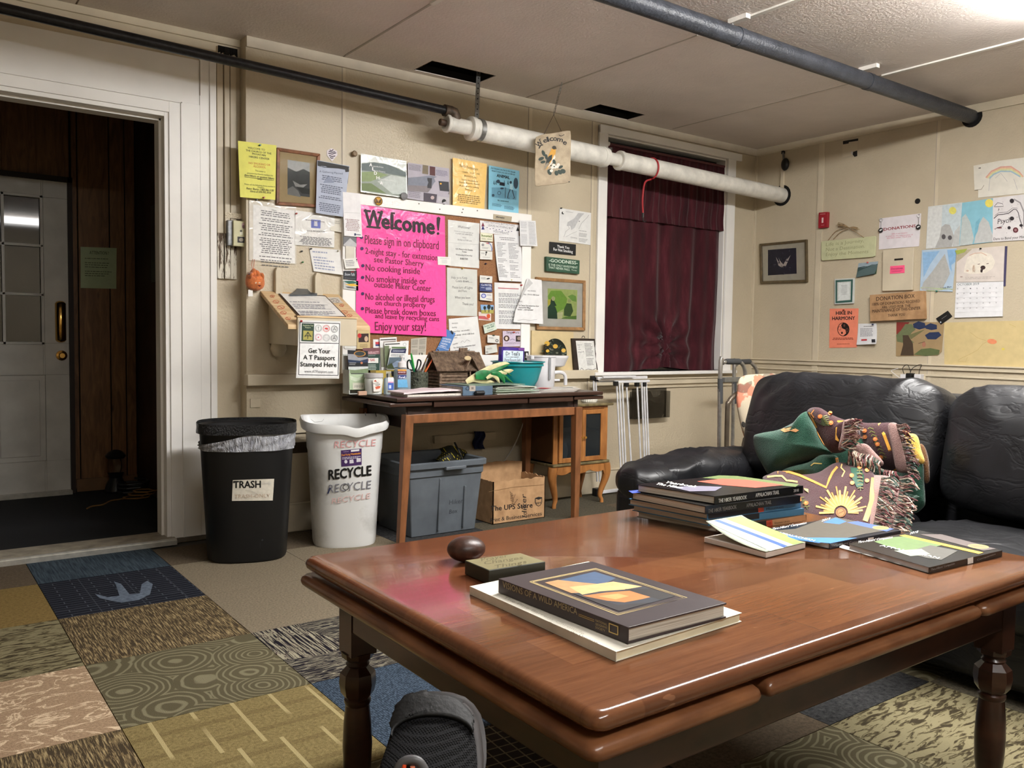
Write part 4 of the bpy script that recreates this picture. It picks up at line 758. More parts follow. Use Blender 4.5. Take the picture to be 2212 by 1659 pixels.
card('white card with a round blue logo on the cork board', [(1036.8, 632), (1063.7, 633), (1064, 650.7), (1036.8, 648)], fn=lambda s: (s.pr.disc(1044.5, 639, 5.5, 5, (92, 100, 176)), s.pr.disc(1044.5, 639, 3.4, 3, (190, 194, 220)), s.l(.55, .15, .92, .5, 3, (150, 150, 170)), s.l(.5, .7, .95, .85, 1, (120, 120, 150))))
card('small photo of desert trees under a blue sky on the cork board', [(1038, 658), (1066.5, 659), (1066, 677), (1040, 677)], (132, 172, 214), 'photo_card', 'photo', .014, lambda s: (s.pg([(0, .62), (1, .55), (1, 1), (0, 1)], (172, 164, 84)), s.pr.disc(1047, 665, 3, 4, (28, 40, 36)), s.pr.disc(1056, 663, 4, 5, (26, 36, 34)), s.pr.disc(1063, 666, 2.4, 4, (30, 42, 40)), s.pr.stroke([(1047, 665), (1048, 674)], 1.4, (30, 34, 30)), s.pr.stroke([(1056, 665), (1056, 675)], 1.6, (30, 34, 30))))
card('pale pink and red card under the desert photo', [(1034, 673.5), (1060.8, 677), (1060.8, 693), (1034, 691)], (222, 206, 198), off=.012, fn=lambda s: (s.pg([(0, .5), (.5, .45), (.9, .9), (0, .85)], (190, 90, 92)), s.pr.disc(1055, 683, 4, 5, (206, 86, 40))))
card('tilted pale card with dark green lettering on the cork board', [(1043.7, 702.4), (1068, 695), (1073.5, 711.7), (1047, 720.7)], (212, 222, 206), fn=lambda s: (s.t('Pocono Cab Co.', .06, .95, .3, 4, (26, 96, 76), .02), s.t('424-2800', .25, .85, .58, 4, (26, 96, 76), .02), s.l(.2, .72, .8, .9, 2, (150, 160, 150))))
card('white card with a small black ring above the tilted grey card', [(1053, 723), (1079, 725.5), (1079, 741.8), (1053, 740)], fn=lambda s: (s.pr.ring(1073.3, 736, 3.2, 1.3, K_), s.l(.1, .25, .55, .6, 3, (150, 150, 150)), s.pr.disc(1066, 724.5, 3, 1.6, (40, 60, 40))))
card('tilted grey white card at the bottom of the cork board', [(1048, 747), (1072.7, 743.5), (1074.8, 760.5), (1048.7, 765.4)], (216, 216, 208), fn=lambda s: (s.l(.12, .3, .6, .62, 3, (150, 150, 146)), s.pr.ring(1052, 760.5, 2.2, .8, K_)))
s = Sheet('notice_sheet', 'white sheet with two columns of small print high on the cork board', 'notice', [(1067, 506), (1123.5, 510), (1130.4, 609), (1074.3, 606.7)], (225, 225, 226), off=.014, curl=-.018); s.l(.2, .04, .8, .12, 2, (150, 150, 154), ctr=True); s.l(.08, .16, .46, .92, 24, (150, 150, 154), w0=.4); s.l(.52, .16, .92, .92, 24, (150, 150, 154), w0=.4, seed=5); s.done()
s = Sheet('notice_sheet', 'white typed sheet with a red heading on the cork board', 'notice', [(1068, 610), (1129.6, 613), (1129.6, 711), (1069.4, 710)], (227, 227, 226), off=.013); s.l(.12, .1, .86, .17, 2, (176, 80, 90), words=False); y = .22
for n_, sd in ((3, 1), (4, 2), (3, 3), (4, 4), (2, 5), (4, 6)): s.l(.14, y, .9, y+.029*n_, n_, (130, 130, 134), seed=sd, w0=.85); y += .029*n_+.02
s.done(); pin(1125, 616, (170, 36, 44), 'at the top right of the red headed sheet', off=.016, cn='red')
s = Sheet('notice_sheet', 'white sheet hanging askew with a folded corner over the oak frame', 'notice', [(1139, 601), (1170, 605), (1173, 700), (1140, 698), (1109, 696), (1113, 672), (1126, 642)], (228, 228, 228), off=.035)
P = s.pr; P.poly([(1142, 602), (1151, 611.5), (1136, 627), (1124, 648), (1127, 634)], (196, 196, 196)); P.text('- see schedule', 1138, 629, 1157, 630, 3, K_); P.text('bby) - 570-421-4580 (local', 1131, 637, 1164, 639, 3, K_, .01); P.text('laundry:', 1120, 652, 1128, 652.5, 3, K_); P.text('The Clarion One washer/one dryer', 1119, 661, 1164, 663, 3.4, K_, .012); P.text('- beyond the Village', 1119, 665.5, 1146, 666.5, 3.2, K_, .012); P.text('Farmer ... coin-operated', 1118, 670, 1151, 671, 3.2, K_, .012); P.stroke([(1118, 692), (1130, 690), (1145, 692), (1160, 690)], .6, (150, 150, 150)); s.done()
s = Sheet('phone_list', 'narrow white phone list over the right corner of the cork board frame', 'list', [(1122, 475.3), (1157, 477), (1160.5, 532), (1124, 530.6)], (224, 224, 225), off=.032, wav=.003); s.l(.06, .05, .44, .95, 20, (176, 176, 180), w0=.9); s.l(.54, .05, .95, .95, 20, (176, 176, 180), w0=.9, seed=2); s.done()
s = Sheet('flyer', 'lilac workshop flyer with round photos above the bag of salt', 'flyer', [(1086, 715), (1128.8, 715), (1130, 748), (1086.5, 749)], (204, 190, 208), off=.014)
P = s.pr; P.text('SangaMura', 1094, 720, 1121, 720.5, 5, (50, 40, 50), .004); P.disc(1094, 731, 6.5, 6.5, (66, 40, 34)); P.disc(1094, 731, 3, 4, (214, 196, 180)); P.poly([(1114, 725), (1129, 725), (1129, 738), (1114, 738)], (50, 40, 40)); P.disc(1121, 731, 4, 4, (150, 130, 120)); s.l(.06, .72, .9, .9, 3, (150, 136, 156), ctr=True); s.r(.92, .85, 1, .95, (190, 40, 60)); P.stroke([(1101, 735), (1107, 732), (1112, 735)], .8, (60, 60, 100)); s.done()
pin(1109, 718, (180, 60, 40), 'at the top of the lilac workshop flyer', off=.016, cn='orange'); pin(1103, 602+3, (200, 196, 120), 'between the two long white sheets', off=.016, cn='yellow'); pin(1048, 570, (30, 26, 60), 'alone on the bare cork', off=.012, cn='dark blue'); pin(1081, 742, (150, 120, 60), 'left of the lilac flyer', off=.012, cn='brass')
card('small white card straddling the right edge of the pink poster', [(944.9, 553.8), (974, 555.5), (974, 573.4), (946, 572)], (230, 228, 224), off=.03, fn=lambda s: (s.l(.2, .15, .9, .25, 1, (180, 180, 180)), s.l(.3, .35, .8, .8, 4, (204, 204, 204))))
s = Sheet('name_label', 'tan paper label on the top frame board of the cork board', 'label', [(1066, 462.3), (1106, 468), (1104.4, 479.7), (1065.6, 473.4)], (176, 164, 140), off=.023); s.t('information', .14, .6, .6, 4, K_, .03, .2); s.done()
card('cream booklet with a dark photo under the slanted desk corner', [(772.4, 708), (799.5, 707), (799.5, 754), (771, 754)], (206, 186, 136), 'booklet', 'booklet', .026, lambda s: (s.t('THE RENEGADE', .1, .9, .12, 5, (90, 70, 40), .014), s.r(.1, .28, .88, .68, (48, 30, 26)), s.pr.disc(791, 732, 4, 6, (206, 176, 150)), s.pr.disc(776.5, 725, 4.2, 5, (190, 40, 40)), s.l(.15, .76, .85, .95, 4, (150, 130, 90), ctr=True)), th=.004)
card('small black and white card behind the white jug', [(1133, 759), (1142, 759), (1142, 777), (1133, 777)], (24, 24, 24), off=.026, fn=lambda s: (s.pr.disc(1138, 765, 2, 3, (220, 220, 220)), s.pr.disc(1137, 772, 2, 2, (220, 220, 220))))
# wall slots under the yellow notice
s = Sheet('bumper_sticker', 'thin blank tan strip pinned above the slanted desk', 'sticker', [(540, 449), (541, 449), (541, 450), (540, 450)], (200, 190, 160)); bpy.data.objects.remove(s.o)
# ---------------- thermostat box ----------------
a = Y(503.7, 476, .03); b = Y(538, 530.5, .03); tb = thing('thermostat_box', 'grey steel thermostat box with a cream cover plate beside the laminated sheet', 'thermostat', (a.x, DY, b.z))
STL = M('steel_box', (126, 128, 130), .4, .1, 60, metal=.5)
x0, x1, z0, z1 = Y(490, 500, .055).x, Y(536, 500, .055).x, b.z-.006, a.z+.002
mb = MB(); mb.box(x0, x1, .042, DY-.02, z0, z1, STL); mb.build('steel_case', tb, bevel=.004)
x0 = Y(503.7, 500, .03).x; x1 = Y(538, 500, .03).x; mb = MB(); mb.box(x0, x1, .026, .042, z0-.002, z1-.002, M('cream_cover', (206, 202, 160), .4)); mb.build('cover_plate', tb, bevel=.003)
P = Print(None, (V((0, .026, 0)), V((0, -1, 0)))); P.disc(528, 487, 6, 7, (190, 160, 160)); P.disc(526, 490, 3, 4, (120, 90, 90)); P.poly([(513, 511), (530, 512), (530, 525), (513, 524)], (40, 38, 36)); P.disc(521, 518, 5, 4, (150, 140, 124)); P.disc(520.5, 499, 2.4, 2.4, (60, 56, 46)); P.poly([(518, 501), (524, 501), (524, 507), (518, 507)], (226, 224, 206)); P.done(tb, 'stickers')
n = NT('crinkled_tape'); p = n.pos(); n.bump(n.noise(p, 120, 3), 1, .01); n.set((226, 214, 190), .12); mb = MB(); qa = Y(487, 458, .06); qb = Y(532, 474, .06); mb.box(qa.x, qb.x, .066, .0685, qb.z, qa.z, n.m); mb.build('crinkled_tape', tb)
# ---------------- orange plush hand ----------------
ORG = M('orange_plush', (206, 116, 62), .85, .08, 60, .4, 300, sheen=.3)
hd = thing('plush_hand', 'orange plush hand with a smiling face hanging on the wall edge', 'toy', Y(549, 603, -.03))
def inflate(mb, outline, mat, th, back=.25, wall=None, pc=None, n=7, k=5, power=2.2, prj=None, closed=True, cen=None):
    """swell a smooth outline (pixels, via prj) into a cushion of depth th toward the room"""
    pts = [prj(x, y) for x, y in outline]; pts = cat_rom(pts, k); c = prj(*cen) if cen else sum(pts, V())/len(pts); nn = pc.normalized(); R = []
    for i in range(n+1):
        t = i/n; a = pi/2*t; R.append([c+(p-c)*sin(a)+nn*(th*cos(a)**(2/power)) for p in pts])
    R[0] = [c+(p-c)*.02+nn*th for p in pts]
    for i in range(1, 4): a = pi/2*i/3; R.append([c+(p-c)*cos(a)-nn*(th*back*sin(a)) for p in pts] if i < 3 else [c+(p-c)*.02-nn*th*back for p in pts])
    mb.rings(R, mat)
pj = lambda d: (lambda x, y: Y(x, y, -d))
mb = MB(); inflate(mb, [(532, 595), (537, 592), (545, 596), (556, 592), (567, 596), (571, 610), (568, 622), (556, 628), (542, 626), (532, 618), (530, 606)], ORG, .035, prj=pj(.028), pc=V((0, -1, 0))); pm = mb; mb.build('palm', hd, smooth=True, ang=80)
for q in ([(541, 598), (540, 588), (546, 580), (551, 582), (553, 598)], [(551, 598), (549, 584), (554, 583), (560, 588), (562, 599)], [(560, 598), (559, 591), (564, 589), (568, 591), (570, 600), (567, 606)]):
    mb = MB(); inflate(mb, q, ORG, .022, prj=pj(.034), pc=V((0, -1, 0))); mb.build('finger', hd, smooth=True, ang=80)
mb = MB(); inflate(mb, [(535, 597), (538, 590), (544, 588), (546, 594), (540, 604)], ORG, .024, prj=pj(.045), pc=V((0, -1, 0))); mb.build('thumb', hd, smooth=True, ang=80)
P = Print(pm.bvh(), (V((0, -.06, 0)), V((0, -1, 0)))); 
for x in (553, 560.5): P.disc(x, 611, 2, 1.6, (238, 224, 200), 10); P.disc(x+.3, 611.3, .9, .9, (90, 30, 16), 8)
P.poly([(555.5, 616), (564, 615.5), (561, 619.5)], (90, 20, 14)); P.stroke([(548, 606), (556, 603), (564, 604)], .5, (150, 74, 34)); P.poly([(536.5, 592), (545, 588), (545.5, 593), (538, 596)], (30, 52, 80)); P.done(hd, 'face')
mb = MB(); a, b = Y(538, 626, -.03), Y(541, 640, -.03); mb.box(a.x-.004, a.x+.018, -.031, -.029, b.z, a.z, WHT); mb.build('white_tag', hd)
mb = MB(); a = Y(546, 560, -.012); b = Y(546, 584, -.03); mb.tube([a, a.lerp(b, .5)+V((-.006, 0, 0)), b], .0014, M('red_string', (190, 110, 90), .7), 5); mb.tube([a+V((.008, 0, 0)), a.lerp(b, .5)+V((.006, 0, 0)), b], .0014, M('red_string2', (190, 110, 90), .7), 5); mb.build('string', hd, smooth=True)
# ---------------- curtain ----------------
VEL = NT('burgundy_velvet'); p = VEL.pos(); VEL.bump(VEL.noise(p, 60, 3), .3, .006); VEL.set(VEL.ramp(VEL.noise(VEL.pos((14, 14, 3)), 1, 4, .6), [(.3, (42, 14, 20)), (.55, (62, 20, 28)), (.75, (86, 36, 44))]), .85, sheen=.12, spec=.2); VEL = VEL.m
cur = thing('curtain', 'burgundy velvet curtain covering the window behind the white pipe', 'curtain', (-.92, .03, 1.5))
def cloth(x0, x1, z0, z1, yb, nf, amp, sd, nu=150, nz=50, gather=None):
    G = []; mb = MB()
    for i in range(nu+1):
        u = i/nu; col = []
        for j in range(nz+1):
            v = j/nz; x = x0+(x1-x0)*u; z = z1+(z0-z1)*v
            a = amp*(.35+.9*v**.7)
            y = yb-a*(sin(u*nf*2*pi+sd+1.3*sin(u*9+sd)+.5*v)*.6+.4*sin(u*nf*1.7*2*pi+2*sd+v))-.012*noise.noise(V((u*6+sd, v*3, 1)))*2*v
            if gather:
                gx, gz = gather; d2 = ((x-gx)/.30)**2+((z-gz)/.22)**2; w = math.exp(-d2)
                ang = math.atan2(z-gz, x-gx); y -= w*.035*sin(ang*11+2)+.03*w; x += (gx-x)*w*.28; z += .035*w*(1-((x-gx)/.3)**2)
            col.append(V((x, y, z)))
        G.append(col)
    mb.grid(G, VEL); return mb
cloth(WX0+.005, WX1-.01, WZ0+.002, 2.05, .035, 5.5, .020, 1.0, gather=(-.92, .93)).build('curtain_panel', cur, smooth=True, ang=180)
mb = cloth(WX0+.006, WX1-.012, 1.80, 2.27, .012, 16, .007, 2.6, 200, 20); mb.build('curtain_valance', cur, smooth=True, ang=180, label='short gathered upper curtain layer')
mb = MB(); mb.tube([(WX0+.02, .012, 2.262), (WX1, .012, 2.262)], .009, M('rod', (90, 40, 46), .4), 10); mb.tube([(WX0+.0, .012, 2.262), (WX0+.03, .012, 2.262)], .014, WHT, 10); mb.build('curtain_rod', cur, smooth=True)
RB = M('red_cord', (170, 44, 50), .6); c = Y(1413, 352, -.20); e = Y(1388, 460, -.28)
mb = MB(); rr = .066; cx = Y(1405, 370, -.22).x; zc = 2.086
pts = [V((cx+.0, -.225+rr*sin(a), zc+rr*cos(a))) for a in [pi*(.15-1.15*i/10) for i in range(11)]]; pts += [Y(1393, 395, -.29), Y(1388, 430, -.29), Y(1389, 460, -.28)]
bc = thing('bungee_cord', 'red bungee cord with black hook looped over the white pipe', 'cord', V((cx, -.25, 1.9)))
mb.tube(cat_rom(pts, 4, False), .0055, RB, 8); mb.build('cord', bc, smooth=True)
mb = MB(); h = Y(1389, 460, -.28); mb.tube([h, h+V((0, 0, -.028))], [.009, .007], BLKM, 8); q = h+V((0, 0, -.028)); mb.tube([q]+[q+V((.014-.014*cos(a), 0, -.014*sin(a)-.012)) for a in [pi*i/6 for i in range(7)]], .003, BLKM, 6); mb.build('hook', bc, smooth=True)
# hanging slate Welcome sign
q = [(1156, 293), (1234, 280), (1233, 394), (1155, 404)]
SL = NT('painted_slate'); p = SL.pos(); SL.bump(SL.noise(p, 40, 4), .4, .005); SL.set(SL.ramp(SL.noise(p, 11, 4, .6), [(.32, (150, 132, 106)), (.6, (186, 168, 138)), (.8, (164, 146, 116))]), .5); SL = SL.m
cz_ = V((-2.25, -.375, 0)); hn = V((-.6, -1, 0)).normalized()
sg = thing('welcome_sign', 'hanging slate sign painted with Welcome, a yellow bird and white flowers', 'sign', onp(1195, 340, cz_, hn))
pts = [onp(x, y, cz_, hn) for x, y in q]; ol = []; rn = random.Random(2)
for i in range(4):
    for k in range(9): t = k/9; pp_ = pts[i].lerp(pts[(i+1) % 4], t); c_ = sum(pts, V())/4; ol.append(pp_+(c_-pp_).normalized()*(rn.random()*.003+(.006 if k == 0 else 0)))
mb = MB(); mb.prism(ol, -hn*.008, SL); mb.build('slate_body', sg, bevel=.0015)
P = Print(None, (cz_, hn)); 
for t, x, y, r_ in (('W', 1163, 319, -.75), ('e', 1175.5, 309.5, -.45), ('l', 1183.5, 306.5, -.3), ('c', 1187.5, 305, -.15), ('o', 1195, 304, 0), ('m', 1203, 305, .2), ('e', 1215, 310.5, .45)):
    w = {'W': 14, 'm': 12, 'l': 3}.get(t, 8); P.text(t, x, y, x+w*cos(r_), y+w*sin(r_), 10 if t != 'W' else 12, (20, 14, 10), .02, 0, up=(11*sin(r_), -11*cos(r_)))
P.stroke([(1164, 321), (1168, 314), (1173, 313)], 2.5, (20, 14, 10)); P.stroke([(1207, 291.5), (1212, 294), (1219, 291)], 1.2, (20, 14, 10)); P.stroke([(1164, 302), (1168, 300)], 1, (20, 14, 10))
P.poly([(1191, 322), (1196, 318), (1201, 320), (1200, 332), (1197, 346), (1190, 356), (1180, 366), (1176, 368), (1182, 350), (1184, 338)], (216, 160, 58)); P.disc(1197, 319, 4.6, 4, (50, 44, 30), 12); P.poly([(1201, 320), (1203, 321), (1200, 323)], (60, 50, 34))
P.poly([(1186, 337), (1193, 334), (1192, 344), (1184, 354), (1178, 356), (1181, 344)], (36, 44, 38)); P.poly([(1198, 334), (1200, 340), (1192, 354), (1183, 362), (1190, 350)], (226, 220, 204)); P.poly([(1181, 352), (1176, 360), (1177, 368), (1180, 364), (1188, 352)], (150, 140, 120))
for x, y, rx, ry, ro in ((1174, 331, 7, 3.4, 1.2), (1169, 343, 6.5, 3.6, -.4), (1173, 350, 5.5, 3, -.2), (1180, 339, 6, 3, 1.4), (1197, 350, 6, 3.4, 1.3), (1187, 372, 6.5, 4, 1.1), (1202, 374, 5.5, 4, 1.3), (1209, 372, 6, 4, .8), (1216, 370, 6, 5, .3), (1211, 361, 5.5, 3, -.5)): P.disc(x, y, rx, ry, (38, 56, 46), 10, ro)
for x, y in ((1196, 357), (1193, 362), (1199, 361), (1204, 360), (1191, 369), (1206, 356)): P.disc(x, y, 3.6, 3.4, (232, 228, 216), 9)
for x, y in ((1197, 360), (1190, 358), (1188, 366)): P.disc(x, y, 1.8, 1.4, (30, 50, 42), 7)
P.poly([(1228, 392), (1231, 392), (1231, 394), (1227, 394)], (30, 24, 20)); P.done(sg, 'painting')
mb = MB(); c0 = V((-2.19, -.30, 2.43)); kx = onp(1196, 248, cz_, hn); WR = M('sign_wire', (70, 50, 40), .5)
mb.tube([onp(1175, 290, cz_, hn)-hn*.004, kx, onp(1213, 284, cz_, hn)-hn*.004], .0018, WR, 6); mb.build('hanging_wire', sg)
for i in range(11):
    z = kx.z+(c0.z-kx.z)*(i+.5)/11; x_ = kx.x+(c0.x-kx.x)*(i+.5)/11; mb = MB(); hh = (c0.z-kx.z)/11*.62
    pts = [V((x_+(.005*cos(t) if i % 2 else 0), kx.y+(0 if i % 2 else .005*cos(t)), z+hh*sin(t))) for t in [2*pi*k/10 for k in range(11)]]; mb.tube(pts, .0014, STR, 5, False); mb.build('chain_link', sg, smooth=True)
# ---------------- slanted sign-in desk on the wall ----------------
DK = thing('sign_in_desk', 'small tan sloping sign-in desk fixed to the wall under the notices', 'desk', Y(660, 700, 0))
bl = Y(562, 628, -.002); fl0 = X(622, 701, bl.x); br_x = Y(742, 632, -.002).x+.06; fr0 = on(787, 705, 2, fl0.z); rx = fr0.x
LIDM = NT('pale_plywood'); p = LIDM.pos((6, 30, 30)); LIDM.set(LIDM.ramp(LIDM.noise(p, 1.5, 4), [(.3, (196, 164, 120)), (.7, (220, 192, 150))]), .5); LIDM = LIDM.m
th_ = .022; mb = MB(); a, b = V((bl.x, -.002, bl.z)), V((bl.x, fl0.y, fl0.z)); c, d = V((rx, fl0.y, fl0.z)), V((rx, -.002, bl.z)); dn = V((0, 0, -th_))
mb.hexa([a+dn, b+dn, c+dn, d+dn, a, b, c, d], LIDM); lidb = MB(); lidb.add([a, b, c, d], [(0, 1, 2, 3)], LIDM); mb.build('sloping_lid', DK, bevel=.003, label='pale plywood lid with scribbles')
LB = lidb.bvh(); ff = X(622, 701, bl.x).y
P = Print(LB); 
for x, y, r_ in ((596, 652, 7), (607, 664, 8), (612, 676, 7), (622, 688, 6), (588, 640, 5), (743, 675, 8), (755, 682, 6), (738, 660, 5)):
    P.ring(x, y, r_, .9, (196, 104, 76), r_*.55); P.stroke([(x-r_, y), (x-r_*.3, y-2), (x+r_*.4, y+2), (x+r_, y-1)], .9, (190, 96, 70)); P.stroke([(x-r_*.6, y+3), (x, y+1), (x+r_*.7, y+4)], .8, (200, 120, 90))
P.done(DK, 'scribbles')
# box under the lid with the front rim
yF = Y(660, 700, 0).y; fy = fl0.y-.012; f0 = Y(643, 683, fy); f1 = Y(772, 691, fy); zb_ = Y(700, 747, fy).z
mb = MB(); x0, x1 = f0.x, Y(771, 700, fy).x; zt = (f0.z+f1.z)/2
mb.box(x0, x1, fy, fy+.02, zb_, zt, TANT); mb.build('front_board', DK, bevel=.002)
lb = Y(580, 742, -.002)
mb = MB(); mb.hexa([V((lb.x, -.002, lb.z)), V((x0, fy+.02, zb_)), V((x1, fy+.02, zb_)), V((x1, -.002, lb.z)), V((lb.x, -.002, bl.z-.04)), V((x0, fy+.02, fl0.z-.025)), V((x1, fy+.02, fl0.z-.025)), V((x1, -.002, bl.z-.04))], TANT); mb.build('desk_case', DK, bevel=.002)
mb = MB(); mb.box(x0-.004, x1+.004, fy-.004, fy+.03, zt, zt+.008, LIDM); mb.build('front_lip', DK)
for (xa_, xb_, yt, yb_, w) in ((594, 609, 577, 631, 0), (679, 696, 589, 637, 0)):
    a_, b_ = Y(xa_, yt, -.02), Y(xb_, yb_, -.02); mb = MB(); x_0, x_1 = a_.x, b_.x; z0, z1 = b_.z-.02, a_.z; ww = x_1-x_0
    mb.prism([(x_0, -.03, z0), (x_1, -.03, z0), (x_1, -.03, z1-.09), (x_1-ww*.25, -.03, z1-.06), (x_1-ww*.25, -.03, z1-.015), (x_1-ww*.4, -.03, z1), (x_0+ww*.2, -.03, z1), (x_0, -.03, z1-.02)], (0, .03, 0), TANT); mb.build('upright_bracket', DK, bevel=.003)
mb = MB(); a_ = Y(600, 771, -.03); b_ = Y(589, 742, -.03); mb.lathe((Y(600, 750, -.03).x, -.04, 0), [(.012, a_.z), (.028, a_.z+.01), (.04, a_.z+.04), (.034, b_.z)], TANT, 14); mb.build('support_knob', DK, smooth=True)
cbq = [(601, 636), (702, 640), (748, 686), (648, 689)]
BRN = M('brown_hardboard', (60, 42, 32), .5)
def lidpt(x, y, e):
    h = LB.ray_cast(CAM, ray(x, y).normalized(), 20); 
    return (h[0]+V((0, -.45, .9))*e) if h[0] else onp(x, y, a, (b-a).cross(d-a).normalized())+V((0, -.45, .9))*e
cbo = thing('clipboard', 'clipboard with sign-in sheets lying on the sloping wall desk', 'clipboard', lidpt(670, 660, .0))
up_ = (b-a).cross(d-a).normalized(); up_ = up_ if up_.z > 0 else -up_
mb = MB(); mb.prism([lidpt(x, y, .002) for x, y in cbq], up_*.003, BRN); mb.build('board', cbo)
for k, qq in enumerate(([(606, 638), (702, 643), (744, 685.5), (649, 685)], [(604, 637), (700, 643.5), (742, 686), (646, 683)])):
    mb = MB(); mb.prism([lidpt(x, y, .006+.002*k) for x, y in qq], up_*.001, PAPER); mb.build('paper_sheet', cbo)
P = Print(None, (lidpt(670, 660, .0095), up_), eps=.0004); P.lines([(624, 650), (700, 652), (735, 682), (652, 681)], 9, (150, 150, 158)); P.stroke([(632, 656), (708, 659)], .5, (120, 120, 130)); P.stroke([(640, 665), (716, 668)], .5, (120, 120, 130)); P.stroke([(648, 674), (725, 677)], .5, (120, 120, 130)); P.done(cbo)
mb = MB(); cp = M('pewter_clip', (98, 104, 112), .3, .05, 30, metal=.6); z_ = .011
mb.prism([lidpt(x, y, z_) for x, y in [(625, 641), (636, 636), (639, 631), (642, 626), (662, 627), (665, 633), (670, 638), (684, 640), (684, 643), (625, 644)]], up_*.006, cp); c_ = lidpt(648, 624, .018); mb.tube([c_+V((.010*cos(t), -.003, .010*sin(t))) for t in [2*pi*k/10 for k in range(11)]], .003, cp, 6, False); mb.build('metal_clip', cbo, bevel=.001)
s = Sheet('stamp_drawing', 'small paper with pen sketches under the clipboard edge', 'drawing', [(705, 643), (731, 643), (741, 655), (716, 655)], (206, 198, 186), wall=BACK, off=.002); bpy.data.objects.remove(s.o)
mb = MB(); mb.prism([lidpt(x, y, .0015) for x, y in [(705, 643), (731, 643), (741, 655), (716, 655)]], up_*.0006, pmat((206, 198, 186))); o = mb.build('sketch_paper', label='small paper with pen sketches right of the clipboard on the wall desk', cat='paper')
P = Print(None, (lidpt(722, 649, .0022), up_), eps=.0003); P.ring(718, 650, 4, .8, (70, 64, 66), 2.6); P.ring(729, 651, 4, .8, (70, 64, 66), 2.6); P.stroke([(711, 647), (722, 645), (730, 647)], .8, (70, 64, 66)); P.done(o)
# passport sign
s = Sheet('passport_sign', 'laminated Get Your A T Passport Stamped Here sign on the wall desk', 'sign', [(646.5, 690.6), (736, 693.8), (732.5, 818), (639.5, 816.5)], (216, 216, 214), wall=(1, fy-.001, V((0, -1, 0))), off=.001, gloss=0)
P = s.pr; P.poly([(649, 694), (734, 697), (730.5, 814), (642.5, 812.5)], (232, 232, 232)); 
for aa in ([(648.5, 696), (733.5, 699)], [(648.5, 696), (645, 809.5)], [(733.5, 699), (730, 811)], [(645, 809.5), (730, 811)], [(646.5, 740.5), (732, 742)]): P.stroke(aa, 1.5, K_)
P.poly([(651.5, 698), (678.5, 699), (677.5, 738), (650.5, 737)], (34, 60, 46)); P.poly([(655, 714), (675.5, 715), (675, 735), (654.5, 734)], (164, 156, 78)); P.text('Appalachian Trail', 654, 704, 676, 705, 3, (190, 200, 160), .01); P.text('Passport', 659, 708.5, 671, 709, 3, (190, 200, 160), .01)
A_ = (30, 40, 34); P.stroke([(665, 717), (658, 728)], 1.4, A_); P.stroke([(665, 717), (672, 728)], 1.4, A_); P.stroke([(658, 725), (672, 725.5)], 1.4, A_); P.stroke([(665, 717), (664.6, 732)], 1.4, A_)
for i, (x, y) in enumerate([(687.5, 709), (704.5, 709.5), (722, 711), (687.5, 728.5), (704.5, 729.5), (721.5, 730.5)]):
    c_ = [(130, 140, 136), (206, 76, 76), (96, 100, 100), (206, 150, 166), (170, 170, 170), (110, 114, 112)][i]; P.ring(x, y, 7.6, .9, c_); P.ring(x, y, 5.6, .5, c_)
    if i == 1: P.poly([(x-4, y), (x-1, y-2), (x+4, y-1), (x+3, y+3), (x-2, y+2)], c_)
    elif i == 3: P.disc(x, y, 1.6, 1.6, (214, 80, 120), 8)
    elif i == 4: P.text('BLOOD', x-4, y, x+4, y, 2, c_); P.text('CREEK', x-4, y+3, x+4, y+3, 2, c_)
    elif i == 0: P.stroke([(x, y-4), (x, y+4)], 1, c_); P.stroke([(x-2, y-2), (x+2, y-2)], .8, c_)
    else: P.stroke([(x, y-4), (x-3, y+3)], .9, (70, 74, 74)); P.stroke([(x, y-4), (x+3, y+3)], .9, (70, 74, 74)); P.stroke([(x-2, y+1), (x+2, y+1)], .8, (70, 74, 74))
P.text('Get Your', 666, 762, 713, 763.5, 10, (22, 22, 22), .022); P.text('A T Passport', 655, 776, 723, 778, 9.5, (22, 22, 22), .022); P.text('Stamped Here', 648.5, 791, 726.5, 792.5, 9.5, (22, 22, 22), .022); P.text('www.ATPassport.com', 657.5, 804.5, 719, 806, 5.5, (110, 110, 112), .004, .15); s.done()
pin(650, 693.5, (190, 40, 40), 'at the top left of the passport sign', wall=(1, fy-.002, V((0, -1, 0))), cn='red')
# ---------------- dark desk table ----------------
DWD = NT('dark_walnut_top'); p = DWD.pos((3, 26, 26)); DWD.set(DWD.ramp(DWD.noise(p, 2, 5), [(.3, (46, 30, 24)), (.7, (70, 48, 38))]), .32); DWD = DWD.m
ORW = NT('reddish_brown_wood'); p = ORW.pos((14, 14, 4)); ORW.set(ORW.ramp(ORW.noise(p, 2, 5), [(.3, (104, 66, 40)), (.7, (142, 92, 58))]), .4); ORW = ORW.m
zD = .712; tx0, tx1, ty0, ty1 = -3.335, -2.035, -.60, -.062
dk = thing('side_table', 'dark topped wooden table with slim legs standing under the cork board', 'table', (-2.6, -.25, 0))
mb = MB(); mb.box(tx0, tx1, ty0, ty1, zD-.02, zD, DWD); mb.build('tabletop', dk, bevel=.005, seg=3)
mb = MB(); mb.box(tx0-.03, tx0+.20, ty0+.012, ty1, zD-.043, zD-.024, DWD); mb.build('extension_leaf', dk, bevel=.004)
mb = MB(); mb.box(tx1-.20, tx1+.012, ty0+.012, ty1, zD-.043, zD-.024, DWD); mb.build('extension_leaf', dk, bevel=.004)
mb = MB(); mb.box(tx0+.21, tx1-.52, ty0+.012, ty0+.03, zD-.05, zD-.022, DWD); mb.box(tx1-.51, tx1-.21, ty0+.012, ty0+.03, zD-.05, zD-.022, DWD); mb.build('edge_strip', dk, bevel=.003)
